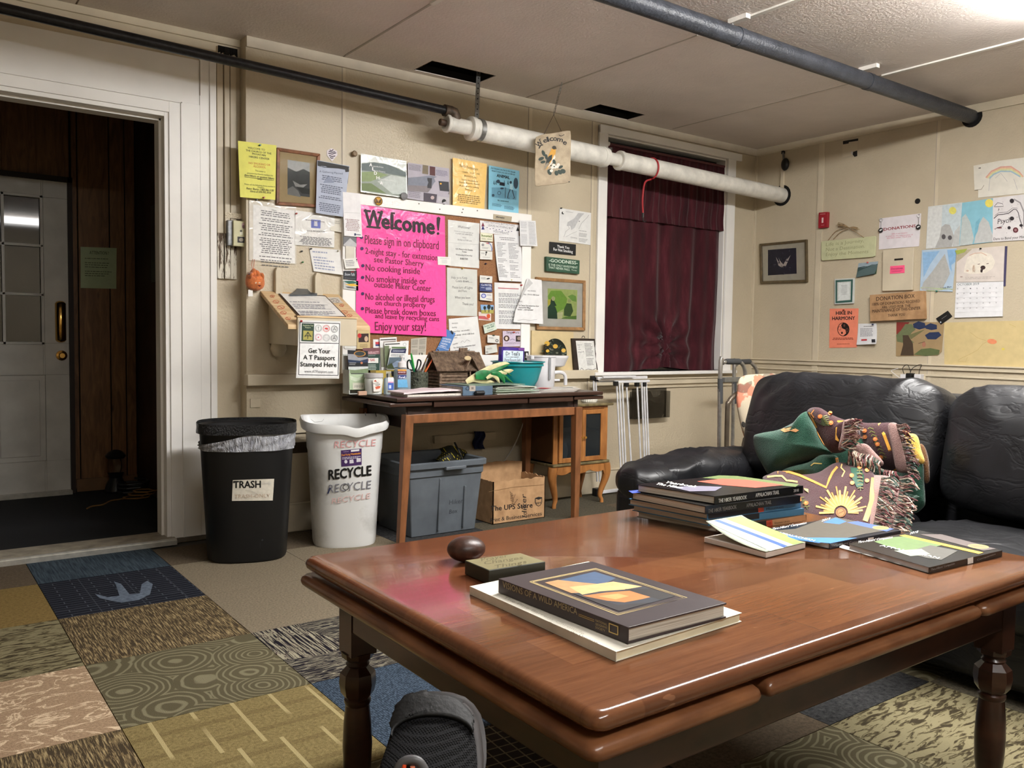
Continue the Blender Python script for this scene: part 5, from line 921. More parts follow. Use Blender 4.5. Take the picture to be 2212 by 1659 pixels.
lx0, lx1, ly0, ly1 = Y(881, 900, -.555).x, Y(1246, 880, -.555).x, -.555, -.10
DAP = M('dark_apron', (44, 30, 24), .5, .1, 20)
mb = MB(); mb.box(lx0-.01, lx1+.01, ly0+.004, ly0+.022, .625, .672, DAP); mb.box(lx0-.01, lx1+.01, ly1-.022, ly1, .59, .66, DAP); mb.box(lx0, lx0+.02, ly0, ly1, .56, .66, DAP); mb.box(lx1-.02, lx1, ly0, ly1, .59, .66, DAP); mb.build('apron', dk)
mb = MB(); mb.box(lx0+.015, lx1-.015, ly0-.008, ly0+.008, .585, .628, ORW); mb.build('front_rail', dk, bevel=.002)
for x, y, dx in ((lx0, ly0, -.035), (lx1, ly0, 0), (lx0, ly1, -.035), (lx1, ly1, 0)):
    mb = MB(); w = .023; v = .016; mb.hexa([V((x+dx-v, y-v, 0)), V((x+dx+v, y-v, 0)), V((x+dx+v, y+v, 0)), V((x+dx-v, y+v, 0)), V((x-w, y-w, .628)), V((x+w, y-w, .628)), V((x+w, y+w, .628)), V((x-w, y+w, .628))], ORW); mb.build('leg', dk, bevel=.002)
# items on the desk
def px(x, y, row=835): return Y(x, row, y).x
def pz(x, row, y): return Y(x, row, y).z
CLR = NT('clear_plastic').set((240, 244, 244), .06, trans=1, ior=1.25)
HC_ = M('hazy_plastic', (206, 210, 206), .15, .03, 20)
# brochure holder + brochures
BKP = M('black_plastic', (24, 25, 27), .35, .05, 40)
bh = thing('brochure_holder', 'clear brochure stand with folded travel brochures at the left end of the table', 'brochure stand', (px(772, -.22), -.2, zD))
xa_, xb_ = px(752, -.24), px(795, -.24)
mb = MB(); mb.box(xa_-.004, xb_+.004, -.19, -.187, zD, pz(770, 765, -.19), HC_); mb.box(xa_-.004, xa_, -.26, -.19, zD, zD+.12, HC_); mb.box(xa_-.004, xb_+.004, -.262, -.19, zD, zD+.004, HC_); mb.build('stand', bh)
def bro(label, q, y, col, fn, group=None, lean=0, name='brochure'):
    s = Sheet(name, label, 'brochure', q, col, wall=(1, y, V((0, -1, 0))), off=0, th=.002); fn(s); return s.done()
bro('dark brochure with a gold oval emblem in the stand', [(751, 756), (795, 758), (795, 842), (754, 842)], -.235, (22, 24, 30), lambda s: (s.pr.disc(777, 764, 13, 6.5, (172, 124, 60), 18), s.pr.disc(777, 764, 10.5, 4.8, (40, 52, 56), 18), s.pg([(0, .1), (.3, .1), (.5, .18), (1, .16), (1, .2), (.7, .28), (0, .24)], (150, 152, 158)), s.pg([(0, .24), (.6, .26), (1, .2), (1, .3), (0, .32)], (34, 50, 80)), s.l(.06, .3, .4, .38, 2, (150, 150, 150)), s.pr.disc(781, 784, 2.6, 2.6, (190, 120, 80)), s.r(0, .42, 1, .62, (120, 138, 104)), s.pg([(0, .42), (1, .4), (1, .45), (.3, .5), (0, .49)], (200, 206, 206)), s.r(.3, .58, .7, .64, (80, 84, 80)), s.r(0, .64, 1, .68, (226, 226, 226))))
bro('pale green folded leaflet with a white price tag at the front of the stand', [(754, 806), (790, 806), (788, 842), (755, 842)], -.262, (176, 196, 162), lambda s: (s.pg([(.05, .15), (.5, .3), (.95, .1), (.9, .35), (.4, .5), (.1, .4)], (206, 220, 196)), s.r(.22, .58, .95, .97, (222, 220, 206)), s.t('3 FOR $1.00', .3, .88, .86, 5, (120, 120, 110), .01), s.r(.1, .0, .9, .06, (70, 76, 72))))
bro('green brochure with a mauve top and white 40 YEARS panel', [(787, 752), (821, 751), (820, 801), (788, 801)], -.205, (34, 62, 54), lambda s: (s.r(-.1, 0, 1, .28, (116, 74, 80)), s.t('MARRAKETT', .18, .92, .27, 6, (206, 170, 176), .02), s.r(.15, .3, .7, .36, (90, 110, 104)), s.r(.08, .44, .9, .66, (222, 222, 218)), s.t('40 YEARS', .15, .68, .58, 5.5, (170, 50, 54), .03), s.l(.14, .71, .8, .97, 4, (170, 186, 178), w0=.9)))
bro('tall white brochure with a red and blue logo behind the others', [(806, 733), (832, 733), (830, 800), (808, 800)], -.150, (226, 226, 226), lambda s: (s.r(.18, .08, .55, .16, (190, 60, 70)), s.r(.18, .16, .55, .22, (60, 66, 120))))
bro('white brochure with a mountain photo strip behind the hand sanitizer', [(820, 730), (857, 728), (856, 800), (824, 800)], -.160, (224, 224, 224), lambda s: (s.r(.04, .05, .95, .08, K_), s.pg([(.2, .12), (.95, .1), (.96, .22), (.25, .24)], (150, 140, 134)), s.r(0, .3, .2, .9, (130, 132, 110))))
bro('white brochure with black top bars third in the fan', [(830, 740), (866, 738), (856, 800), (832, 800)], -.170, (222, 222, 220), lambda s: (s.r(.05, .05, .95, .085, K_), s.r(.0, .12, .3, .9, (110, 122, 92))))
bro('white brochure with a round sketch at the right of the fan', [(865, 737), (883, 736), (880, 800), (862, 800)], -.155, (228, 228, 228), lambda s: (s.pr.ring(874, 744, 3.5, .6, (120, 140, 120)),))
bro('white brochure with a navy title box and sea photo at the front of the fan', [(845, 748), (879, 748), (868, 800), (835, 798)], -.190, (222, 224, 222), lambda s: (s.r(.05, .02, .95, .10, (96, 120, 80)), s.pr.poly([(846, 754), (878, 753), (876, 763), (844, 762)], (30, 36, 74)), s.l(.15, .16, .9, .24, 2, (180, 184, 200), w0=.95), s.l(.1, .32, .95, .44, 2, (120, 124, 130)), s.pr.poly([(841, 772), (874, 771), (868, 796), (836, 796)], (84, 100, 112)), s.pr.poly([(848, 785), (858, 779), (866, 781), (860, 792), (846, 795)], (140, 160, 186)), s.pr.poly([(836, 790), (846, 784), (852, 797), (836, 797)], (66, 78, 44))))
# yellow grey card holder under fan
yh = thing('card_box', 'low open box with yellow and grey sides holding the fan of brochures', 'box', (px(820, -.2), -.2, zD))
xa_, xb_ = px(797, -.23), px(853, -.23); mb = MB(); YL = M('mustard_card', (176, 152, 60), .5); zt = pz(820, 800, -.23)
mb.box(xa_, xb_, -.235, -.23, zD, zt, YL); mb.box(xa_, xb_, -.145, -.14, zD, zt+.02, YL); mb.box(xa_, xa_+.004, -.235, -.14, zD, zt, YL); mb.box(xb_-.004, xb_, -.235, -.14, zD, zt, YL); mb.build('box_body', yh)
P = Print(None, (V((0, -.236, 0)), V((0, -1, 0)))); P.poly([(834, 802), (845, 802), (845, 838), (834, 838)], (164, 160, 148)); P.poly([(845, 801), (851, 802), (851, 813), (845, 812)], K_); P.poly([(800, 801), (812, 801), (812, 838), (800, 838)], (110, 94, 40)); P.done(yh)
def jar(name, label, cat, x, y, x0, x1, ytop, parts):
    c = V((px(x, y), y, zD)); r = (px(x1, y)-px(x0, y))/2*.96; h = pz(x, ytop, y)-zD; t = thing(name, label, cat, c)
    for nm, pf, mt, lb in parts:
        mb = MB(); mb.lathe(c, [(a*r, b*h) for a, b in pf], mt, 26); mb.build(nm, t, smooth=True, label=lb)
    return t, c, r, h
t, c, r, h = jar('gel_jar', 'clear plastic jar with an orange-lettered label near the stand', 'jar', 807, -.31, 787, 826, 806, [('jar_body', [(.78, 0), (.85, .03), (.98, .68), (.92, .76), (.90, .78)], HC_, None), ('jar_lid', [(.96, .78), (1, .8), (1, .98), (.95, 1)], M('clear_lid', (186, 184, 184), .2), None), ('scent_beads', [(.80, .005), (.868, .12), (.6, .2), (.1, .16)], M('teal_beads', (26, 84, 102), .4), 'teal beads in the bottom')])
P = Print(None, (V((0, c.y-r*.98, 0)), V((0, -1, 0)))); P.poly([(805, 822), (812, 818), (822, 819), (825, 826), (822, 843), (819, 846), (807, 846)], (224, 220, 212)); P.poly([(807, 824), (811, 820), (814, 825)], (190, 90, 66)); P.text('Odor', 811, 827, 818, 828, 3, K_, .01, .2); P.text('Eliminating', 806, 830, 821, 831, 3, K_, .01, .2); P.text('Beads', 811, 833.5, 818, 834, 3, K_, .01, .2); P.poly([(810, 836), (816, 834), (822, 834), (820, 839), (812, 841)], (206, 100, 70)); P.done(t, 'label')
def bottle(name, label, cat, x, y, x0, x1, yb, colm, dep=.6):
    xa, xb = px(x0, y), px(x1, y); c = V(((xa+xb)/2, y, zD)); hw = (xb-xa)/2; t = thing(name, label, cat, c); h = pz(x, yb, y)-zD
    mb = MB(); mb.lathe(c, [(hw*1.0, 0), (hw*1.08, .004), (hw*1.08, h*.9), (hw*.9, h*.97), (hw*.35, h)], colm, 28, 1, dep, 0, 5); mb.build('bottle_body', t, smooth=True); return t, c, hw, h
SAN = NT('clear_gel').set((206, 224, 236), .08, trans=.6, ior=1.3)
t, c, hw, h = bottle('sanitizer_bottle', 'small clear sanitizer bottle with a blue and white label', 'bottle', 840, -.32, 831, 849, 815, SAN)
mb = MB(); mb.lathe(c, [(hw*.5, h), (hw*.55, h+.002), (hw*.55, h+.017), (hw*.4, h+.02)], CLR, 16); mb.build('cap', t, smooth=True)
P = Print(None, (V((0, c.y-hw*.67, 0)), V((0, -1, 0)))); P.poly([(838, 815), (850, 815), (850, 842), (838, 842)], (222, 220, 224)); P.poly([(838, 826), (850, 826), (850, 842), (838, 842)], (62, 94, 176)); P.poly([(838, 824.5), (850, 824.5), (850, 827), (838, 827)], (206, 150, 180)); P.poly([(840, 832), (845, 832), (845, 839), (840, 839)], (200, 212, 236)); P.done(t, 'label')
t, c, hw, h = bottle('pump_bottle', 'clear pump sanitizer bottle with red and blue labels', 'bottle', 868, -.26, 854, 883, 796, SAN)
mb = MB(); PW = M('pump_white', (230, 228, 228), .3); z0 = h; k_ = h/.13
zt = pz(868, 768, -.26)-zD; mb.lathe(c, [(.010, z0-.01), (.012, z0+.004), (.022, z0+.006), (.022, z0+.03), (.013, z0+.036), (.007, z0+.04), (.007, zt-.012), (.012, zt-.01), (.012, zt), (.004, zt+.001)], PW, 18); mb.box(c.x-.012, c.x+.004, c.y-.006, c.y+.006, zD+zt-.010, zD+zt, PW); mb.build('pump', t, smooth=True)
P = Print(None, (V((0, c.y-hw*.67, 0)), V((0, -1, 0)))); P.poly([(859, 798.5), (878, 799), (878, 809), (859, 809)], (92, 30, 40)); P.poly([(859, 798), (878, 798), (878, 801.5), (859, 801)], (222, 160, 70)); P.text('ADVANCED', 860, 805.5, 876, 805.8, 3.2, (226, 200, 206), .02); P.poly([(860, 810.5), (878, 810), (877, 815), (873, 818), (860, 818)], (36, 50, 120)); P.text('Purell', 861.5, 817, 875, 817, 4.6, (228, 232, 240), .02, .1); P.poly([(859, 820), (879, 820), (881, 837), (859, 837)], (104, 170, 214)); P.done(t, 'label')
# pencil cup
CAM_ = NT('camouflage_cup'); p = CAM_.pos(); CAM_.bump(CAM_.noise(p, 90, 3), .9, .01); CAM_.set(CAM_.ramp(CAM_.noise(p, 34, 3), [(.36, (34, 36, 30)), (.5, (84, 88, 74)), (.62, (48, 52, 42)), (.7, (108, 108, 96))]), .7)
t, c, r, h = jar('pencil_cup', 'dark mottled grey green cup full of pens and scissors', 'cup', 903, -.20, 884, 924, 803, [('cup_body', [(.90, 0), (.97, .03), (1, .9), (.97, 1), (.88, 1), (.85, .1), (0, .08)], CAM_.m, None)])
def stick(nm, lb, a, b, r, m, y=-.2, y1=None, cat='pen'):
    p0, p1 = Y(a[0], a[1], y), Y(b[0], b[1], y1 or y-.015); mb = MB(); mb.tube([p0, p0.lerp(p1, .9), p1], [r, r, r*.4], m, 8); return mb.build(nm, label=lb, cat=cat, smooth=True)
stick('pencil', 'orange pencil leaning right in the pencil cup', (914, 812), (938, 769.5), .0045, M('orange_pencil', (222, 100, 44), .4), cat='pencil')
stick('pen', 'silver and black pen in the pencil cup', (910, 812), (924, 773), .004, M('silver_pen', (150, 150, 152), .3))
stick('pen', 'bright green pen in the pencil cup', (897, 812), (888, 763), .0055, M('green_pen', (44, 160, 66), .35)); stick('pen', 'dark green pen crossing the bright green one', (898, 812), (885, 778), .0045, M('dkgreen_pen', (20, 100, 70), .35), y=-.21)
stick('pen', 'yellow pen behind the silver pen in the pencil cup', (917, 806), (920, 775), .0035, M('yellow_pen', (206, 160, 60), .4), y=-.18)
sc = thing('scissors', 'black handled scissors standing in the pencil cup', 'scissors', Y(892, 800, -.2))
for q, yy in (([(882, 797), (880, 783), (884, 778), (889, 781), (892, 790), (893, 799)], -.19), ([(898, 801), (901, 790), (903, 778), (908, 779), (909, 786), (904, 798)], -.215)):
    mb = MB(); pts = cat_rom([Y(x, y, yy) for x, y in q], 4); mb.tube(pts+[pts[0]], .0042, BLKM, 7, False); mb.build('handle', sc, smooth=True)
mb = MB(); mb.obox(Y(897, 806, -.2), (V((1, 0, 0)), V((0, 1, 0)), V((0, 0, 1))), (.006, .002, .025), STL); mb.build('blade', sc)
t, c, r, h = jar('vitamin_jar', 'white jar with a purple lid between pencil cup and log cabin', 'jar', 932.5, -.10, 921, 944, 806, [('jar_body', [(.9, 0), (.96, .02), (.96, .78), (.9, .80)], M('white_jar', (222, 220, 224), .3), None), ('jar_lid', [(.98, .79), (1, .8), (1, .98), (.95, 1)], M('purple_lid', (140, 62, 160), .35), 'purple lid')])
P = Print(None, (V((0, c.y-r, 0)), V((0, -1, 0)))); P.lines([(925, 816), (935, 816), (935, 832), (925, 832)], 7, (120, 122, 120)); P.poly([(941, 818), (943.5, 818), (943.5, 824), (941, 824)], K_); P.poly([(941, 826), (943.5, 826), (943.5, 832), (941, 832)], K_); P.done(t, 'label')
mb = MB(); a_ = Y(773, 843, -.335); mb.box(px(772, -.335), px(790, -.335), -.35, -.335, zD, zD+.020, M('tan_eraser', (186, 150, 128), .5)); mb.build('wooden_block', label='small tan wooden block beside the gel jar', cat='block', bevel=.002)
# notebooks and papers pile
def pile(nm, lb, cat, q, z, t_, m, par=None, wob=0):
    pts = [Z(x, y, z) for x, y in q]; mb = MB(); mb.prism(pts, (0, 0, t_), m); return mb.build(nm, par, label=lb, cat=cat)
def flat(nm, lb, cat, x0, x1, y0, y1, z, t_, m, rz=0, par=None, bev=0):
    mb = MB(); mb.box(x0, x1, y0, y1, z, z+t_, m, rz); return mb.build(nm, par, label=lb, cat=cat, bevel=bev)
PG = M('paper_edges', (206, 200, 190), .7, .06, 90); GRC = M('grey_cover', (150, 146, 142), .5)
x0, x1 = px(868, -.47), px(1010, -.47)
nb = thing('notebook', 'worn notebook with fanned pages, lower of the two on the table', 'notebook', ((x0+x1)/2, -.46, zD)); mb = MB(); mb.box(x0-.02, x1-.005, -.56, -.375, zD, zD+.002, GRC); mb.build('cover', nb); mb = MB(); mb.box(x0-.015, x1, -.555, -.38, zD+.002, zD+.010, PG); mb.build('pages', nb)
nb = thing('notebook', 'pink tinged notebook with curled pages on top of the other notebook', 'notebook', ((x0+x1)/2, -.46, zD+.012)); G = []
for i in range(21):
    u = i/20; G.append([V((x0-.03+(x1-x0+.02)*u, -.545+.165*v/6, zD+.013+.006*sin(u*3.1)+.004*noise.noise(V((u*5, v, 2)))+.005*u)) for v in range(7)])
mb = MB(); mb.grid(G, M('pink_white_page', (226, 212, 214), .6), (0, 0, .008)); mb.build('pages', nb, smooth=True); 
x0, x1 = px(988, -.52), px(1052, -.52)
mb = MB(); BLB = M('blue_binder', (84, 104, 124), .45); bd = thing('binder', 'blue grey binder lying with its spine toward the room', 'binder', ((x0+x1)/2, -.46, zD))
mb.box(x0, x1, -.572, -.564, zD, zD+.045, BLB); mb.box(x0, x1, -.564, -.34, zD, zD+.003, BLB); mb.box(x0, x1, -.564, -.34, zD+.042, zD+.045, BLB); mb.build('binder_cover', bd, bevel=.002)
P = Print(None, (V((0, -.5725, 0)), V((0, -1, 0)))); P.poly([(1014, 833), (1027, 833), (1027, 845), (1014, 845)], (170, 160, 150)); P.ring(1010, 839, 4, 1, K_); P.poly([(1018, 836), (1023, 836), (1023, 841), (1018, 841)], (120, 110, 104)); P.done(bd)
mb = MB(); mb.box(x0+.01, x1-.01, -.56, -.35, zD+.006, zD+.04, PG); mb.build('pages', bd)
c = V((px(1036, -.585), -.586, zD)); mb = MB(); mb.tube([c+V((-.028, 0, .012)), c+V((-.024, 0, .012)), c+V((.024, 0, .012)), c+V((.028, 0, .012))], [.008, .012, .012, .008], BLKM, 14); mb.build('black_cap', label='shiny black stapler lying in front of the blue binder', cat='stapler', smooth=True)
rn = random.Random(8)
for k in range(9):
    x0, x1 = px(1056+rn.uniform(-3, 4), -.5), px(1138+rn.uniform(-10, 12), -.5); cc = [(206, 208, 196), (150, 176, 150), (216, 214, 204), (176, 196, 176)][k % 4]
    flat('paper_sheet', 'one of the loose green and white papers stacked right of the blue binder', 'paper', x0, x1, -.57+rn.uniform(-.01, .02), -.35, zD+.001+k*.0042, .0022, pmat(cc), rn.uniform(-.05, .05))['group'] = 'papers stacked beside the binder'
x0, x1 = px(985, -.45), px(1108, -.45); flat('file_folder', 'thin dark green folder lying open on the paper stack', 'folder', x0, x1, -.56, -.34, zD+.0465, .003, M('green_folder', (110, 132, 116), .5), .03)
for k in range(5):
    flat('paper_sheet', 'one of the grey printed sheets at the right end of the table', 'paper', px(1146+k*4, -.48), px(1222+k*6, -.48), -.56+k*.01, -.38+k*.01, zD+.0008+k*.003, .0016, pmat([(170, 160, 156), (206, 202, 196), (190, 176, 170), (216, 214, 206), (196, 190, 184)][k]), .04*(k-2))['group'] = 'printed sheets at the right end'
flat('paper_scrap', 'small red scrap of paper in front of the white jug', 'paper', px(1166, -.47), px(1184, -.47), -.50, -.44, zD+.018, .001, pmat((190, 50, 60)), .4)
flat('eraser', 'white stapled slip at the far right corner of the table', 'paper', px(1222, -.42), px(1240, -.42), -.46, -.39, zD+.017, .001, PAPER, .3)
# log cabin
LOG = NT('carved_log'); p = LOG.pos((30, 30, 30)); LOG.bump(LOG.noise(p, 3, 3), .7, .004); LOG.set(LOG.ramp(LOG.noise(p, 1.6, 4), [(.3, (78, 62, 50)), (.7, (134, 112, 92))]), .8); LOG = LOG.m
yc = -.20; cx0, cx1 = px(948, yc-.05), px(1040, yc-.05); lc_ = thing('log_cabin', 'miniature brown log cabin ornament with a pegged roof', 'ornament', ((cx0+cx1)/2, yc, zD))
hB = pz(1000, 800, yc)-zD; hR = pz(990, 762, yc)-zD; xg = cx0+(cx1-cx0)*.60; cy0, cy1 = yc-.062, yc+.06
mb = MB(); mb.box(cx0-.012, cx1+.016, cy0-.02, cy1+.01, zD, zD+.008, LOG); mb.build('base', lc_, bevel=.002)
nl = 6; LT = zD+hB+.004
for k in range(nl):
    z = zD+.013+k*(hB-.008)/nl; r_ = (hB-.008)/nl*.55
    for a_, b_ in ((V((cx0-.008, cy0, z)), V((xg+.004, cy0, z))), (V((cx0-.008, cy1, z)), V((cx1+.006, cy1, z))), (V((cx0, cy0-.008, z+r_*.6)), V((cx0, cy1+.008, z+r_*.6))), (V((cx1-.004, cy0+.03, z+r_*.6)), V((cx1-.004, cy1+.008, z+r_*.6))), (V((xg, cy0-.006, z+r_*.6)), V((xg, cy1-.02, z+r_*.6)))):
        mb = MB(); mb.tube([a_, b_], r_, LOG, 8); mb.build('wall_log', lc_, smooth=True)
# roofs: main ridge along x, front gable over the porch
ez = LT-.004; rz_ = zD+hR
def peg(a_, b_, r_=.0042):
    mb = MB(); mb.tube([a_, b_], [r_, r_*.92], LOG, 7); mb.build('roof_peg', lc_, smooth=True)
ny = (cx1-cx0+.05)/.0082
for i in range(int(ny)):
    x = cx0-.026+i*.0082; peg(V((x, (cy0+cy1)/2, rz_)), V((x-.004, cy0-.026, ez)))
    if i % 2 == 0: peg(V((x, (cy0+cy1)/2, rz_)), V((x, cy1+.022, ez)), .0082)
gx = xg+.014; gw = .052; gz = rz_-.018
for i in range(9):
    y = cy0-.032+i*.0082; peg(V((gx, y, gz)), V((gx+gw, y-.0, ez-.006))); peg(V((gx, y, gz)), V((gx-gw+.012, y, ez+.004)))
for dx in (-.004, .006): peg(V((cx0-.012, (cy0+cy1)/2+dx, rz_+.004)), V((cx1-.02, (cy0+cy1)/2-dx, rz_+.005)), .006)
for z in (0, .009): peg(V((gx-.026, (cy0+cy1)/2-.01, rz_+.012+z)), V((gx+.03, (cy0+cy1)/2, rz_+.014+z)), .0055)
for dx in (-.020, .020): mb = MB(); mb.tube([V((gx+dx+.018, cy0-.022, zD+.008)), V((gx+dx+.018, cy0-.022, ez+.004))], .0042, LOG, 8); mb.build('porch_post', lc_, smooth=True)
for s_ in (1, -1): mb = MB(); mb.tube([V((gx+.018-.018*s_, cy0-.022, zD+.014)), V((gx+.018+.018*s_, cy0-.022, zD+.05))], .0028, LOG, 6); mb.build('porch_brace', lc_, smooth=True)
mb = MB(); cc = Y(1010, 774, cy0-.04); mb.lathe(cc, [(0, .0), (.020, 0), (.022, .003), (.018, .006), (0, .006)], M('cabin_plaque', (186, 166, 126), .5), 20, 1, .6, 0, 0, Matrix.Rotation(radians(78), 3, 'X')); mb.build('name_plaque', lc_, smooth=True, label='oval cream plaque')
# teal bowl with salt bag
TEAL = M('teal_plastic', (20, 132, 140), .3, .03, 8)
yb2 = -.262; bx = (px(1066, yb2)+px(1168, yb2))/2; rb = (px(1168, yb2)-px(1066, yb2))/2*.92; hb = pz(1117, 780, yb2-.0)-zD
bw = thing('mixing_bowl', 'teal plastic mixing bowl on the table', 'bowl', (bx, yb2, zD)); mb = MB()
mb.lathe((bx, yb2, zD), [(0, .0), (rb*.5, 0), (rb*.56, .004), (rb*.76, hb*.35), (rb*.88, hb*.75), (rb*.90, hb*.83), (rb*.96, hb*.84), (rb*.955, hb*.90), (rb*.93, hb*.92), (rb*.95, hb*.95), (rb*1.02, hb*.97), (rb*1.01, hb), (rb*.93, hb), (rb*.86, hb*.8), (rb*.72, hb*.35), (rb*.5, hb*.06), (0, .006)], TEAL, 44); mb.build('bowl_body', bw, smooth=True)
q = [(1084, 748), (1133, 751), (1131, 800), (1082, 800)]; BAGP = M('purple_foil_bag', (62, 40, 128), .25, .05, 20, .3, 40)
sb = thing('salt_bag', 'purple and white bag of bath salt standing in the teal bowl', 'bag', Y(1108, 790, -.24)); pj = lambda x, y: Y(x, y, -.20)
mb = MB(); G = []
for i in range(11):
    u = i/10; G.append([])
    for j in range(11):
        v = j/10; x = (1-v)*((1-u)*1084+u*1133)+v*((1-u)*1082+u*1131); y = (1-v)*((1-u)*749+u*751.5)+v*800
        G[-1].append(Y(x, y, -.24-.022*sin(pi*u)*min(1, v*2.2)))
mb.grid(G, BAGP, (0, .03, 0)); mb.build('bag_body', sb, smooth=True, ang=60)
P = Print(mb.bvh()); P.step = .0005; P.quad([(1087, 757), (1130, 758.5), (1129, 790), (1086, 790)], (206, 222, 232), 8, 6); P.quad([(1120, 752), (1132, 752.5), (1132, 757), (1120, 756)], (112, 54, 140), 2, 2)
P.text("Dr Teal's", 1092.5, 768, 1122, 768.3, 8.5, (40, 40, 58), .01); P.text('FOOT CARE THERAPY', 1092.5, 772.3, 1120, 772.5, 1.8, (60, 60, 76), .02); P.text('Pure Epsom Salt', 1090, 779.5, 1122.5, 779.8, 5.2, (90, 96, 110), .002, .1); P.done(sb, 'label')
# white jug with square handle
WPL = M('white_plastic_jug', (222, 221, 224), .35, .02, 10); yj = -.135; jx = (px(1141, yj)+px(1196, yj))/2; rj = (px(1196, yj)-px(1143, yj))/2*.95; hj = pz(1170, 768, yj)-zD
jg = thing('plastic_jug', 'white plastic coffee maker jug with a grey gauge strip', 'jug', (jx, yj, zD)); mb = MB()
mb.lathe((jx, yj, zD), [(rj*.86, 0), (rj*.9, .004), (rj*.93, hj*.6), (rj*1.0, hj*.94), (rj*1.05, hj*.96), (rj*1.05, hj*1.0), (rj*.9, hj*1.01), (0, hj*1.012)], WPL, 32); mb.build('jug_body', jg, smooth=True)
xs_ = px(1216, yj); mb = MB(); mb.lathe((xs_-rj*.85, yj, zD), [(rj*.55, hj*.64), (rj*.75, hj*.68), (rj*.95, hj*.9), (rj*1.0, hj*.94), (rj*1.0, hj*1.0), (0, hj*1.01)], WPL, 28); mb.build('filter_head', jg, smooth=True)
mb = MB(); hx = px(1205, yj); mb.tube(cat_rom([V((jx+rj*.8, yj-.03, zD+hj*.46)), V((hx-.01, yj-.04, zD+hj*.47)), V((hx+.018, yj-.045, zD+hj*.36)), V((hx+.022, yj-.045, zD+.012))], 5, False), .011, WPL, 8); mb.tube([V((jx+rj*.8, yj-.03, zD+hj*.22)), V((hx-.02, yj-.04, zD+hj*.22))], .007, WPL, 8); mb.build('jug_handle', jg, smooth=True)
P = Print(None, (V((0, yj-rj*.99, 0)), V((0, -1, 0))), eps=.004); P.poly([(1185.5, 770), (1188.5, 770), (1189.5, 774), (1189, 820), (1185, 820), (1184.5, 775)], (140, 142, 146)); P.done(jg, 'gauge_strip')
mb = MB(); c = Y(1151, 772, yj-rj-.01); mb.box(c.x-.012, c.x+.012, c.y, c.y+.02, c.z-.012, c.z+.01, WPL); mb.build('lid_latch', jg, bevel=.003)
# green leafy tie / palm crosses
GR = M('green_ribbon_leaf', (28, 110, 58), .5, .12, 30); CRM = M('cream_husk', (206, 196, 150), .6, .06, 30)
lf = thing('corn_husk_bundle', 'bundle of green and cream folded paper leaves in front of the teal bowl', 'bundle', Y(1060, 820, -.44))
def leaf(pts, w, m, nm, y=-.44, up=.0):
    P3 = cat_rom([Y(x, yy, y-up*i) for i, (x, yy) in enumerate(pts)], 5, False); n = len(P3)-1; G = []
    for i, p in enumerate(P3):
        t = i/n; ww = w*(sin(pi*min(1, t*.9+.12))**.6); tt = (P3[min(i+1, n)]-P3[max(i-1, 0)]).normalized(); side = tt.cross(V((0, -1, 0))).normalized(); G.append([p+side*(ww*k)+V((0, .006*k*k/max(1, 1), 0)) for k in (-1, -.4, .4, 1)])
    mb = MB(); mb.grid(G, m, (0, .0012, 0)); mb.build(nm, lf, smooth=True)
leaf([(1012, 822), (1040, 808), (1066, 796), (1090, 788), (1102, 786)], .022, CRM, 'cream_leaf', -.43); leaf([(1040, 815), (1060, 806), (1082, 796), (1103, 786)], .012, GR, 'green_leaf', -.445)
leaf([(1028, 812), (1042, 810), (1060, 810), (1076, 806)], .026, GR, 'green_leaf', -.455); leaf([(1062, 806), (1078, 808), (1088, 818), (1091, 829)], .014, GR, 'green_leaf', -.47); leaf([(1052, 818), (1066, 810), (1076, 818), (1080, 830)], .012, CRM, 'cream_leaf', -.465)
leaf([(1060, 812), (1084, 806), (1100, 802), (1110, 800)], .014, CRM, 'cream_leaf', -.45); leaf([(1070, 808), (1090, 812), (1100, 820), (1110, 828)], .008, GR, 'green_leaf', -.46); leaf([(1008, 826), (1024, 818), (1046, 822), (1070, 826)], .018, CRM, 'cream_leaf', -.44); leaf([(1085, 800), (1096, 805), (1106, 812)], .005, GR, 'green_leaf', -.45)
# ---------------- bins, tote, box under and beside the table ----------------
BKB = M('black_bin_plastic', (14, 15, 17), .42, .05, 20); BAG = NT('bin_bag_film'); p = BAG.pos((30, 30, 8)); BAG.bump(BAG.noise(p, 2.5, 3, .5, .8), .9, .02); BAG.set(BAG.ramp(BAG.noise(p, 1.8, 3), [(.35, (132, 134, 142)), (.7, (178, 180, 186))]), .3); BAG = BAG.m
BAGK = NT('black_bag_film'); p = BAGK.pos((60, 60, 40)); BAGK.bump(BAGK.noise(p, 2.5, 4), 1, .02); BAGK.set((26, 27, 29), .22); BAGK = BAGK.m
tc = V((-3.955, -.345, 0)); tt = thing('trash_bin', 'black plastic trash bin with a grey bag over its rim beside the white door casing', 'bin', tc); RZ = -.33
mb = MB(); HT = .60
mb.lathe(tc, [(.158, 0), (.168, .006), (.172, .02), (.198, HT*.80), (.203, HT*.97), (.212, HT), (.206, HT), (.194, HT-.01), (.162, .03), (0, .03)], BKB, 56, 1.0, .86, RZ, 2.7); mb.build('bin_body', tt, smooth=True); TB = mb.bvh()
R = []; nn_ = 64
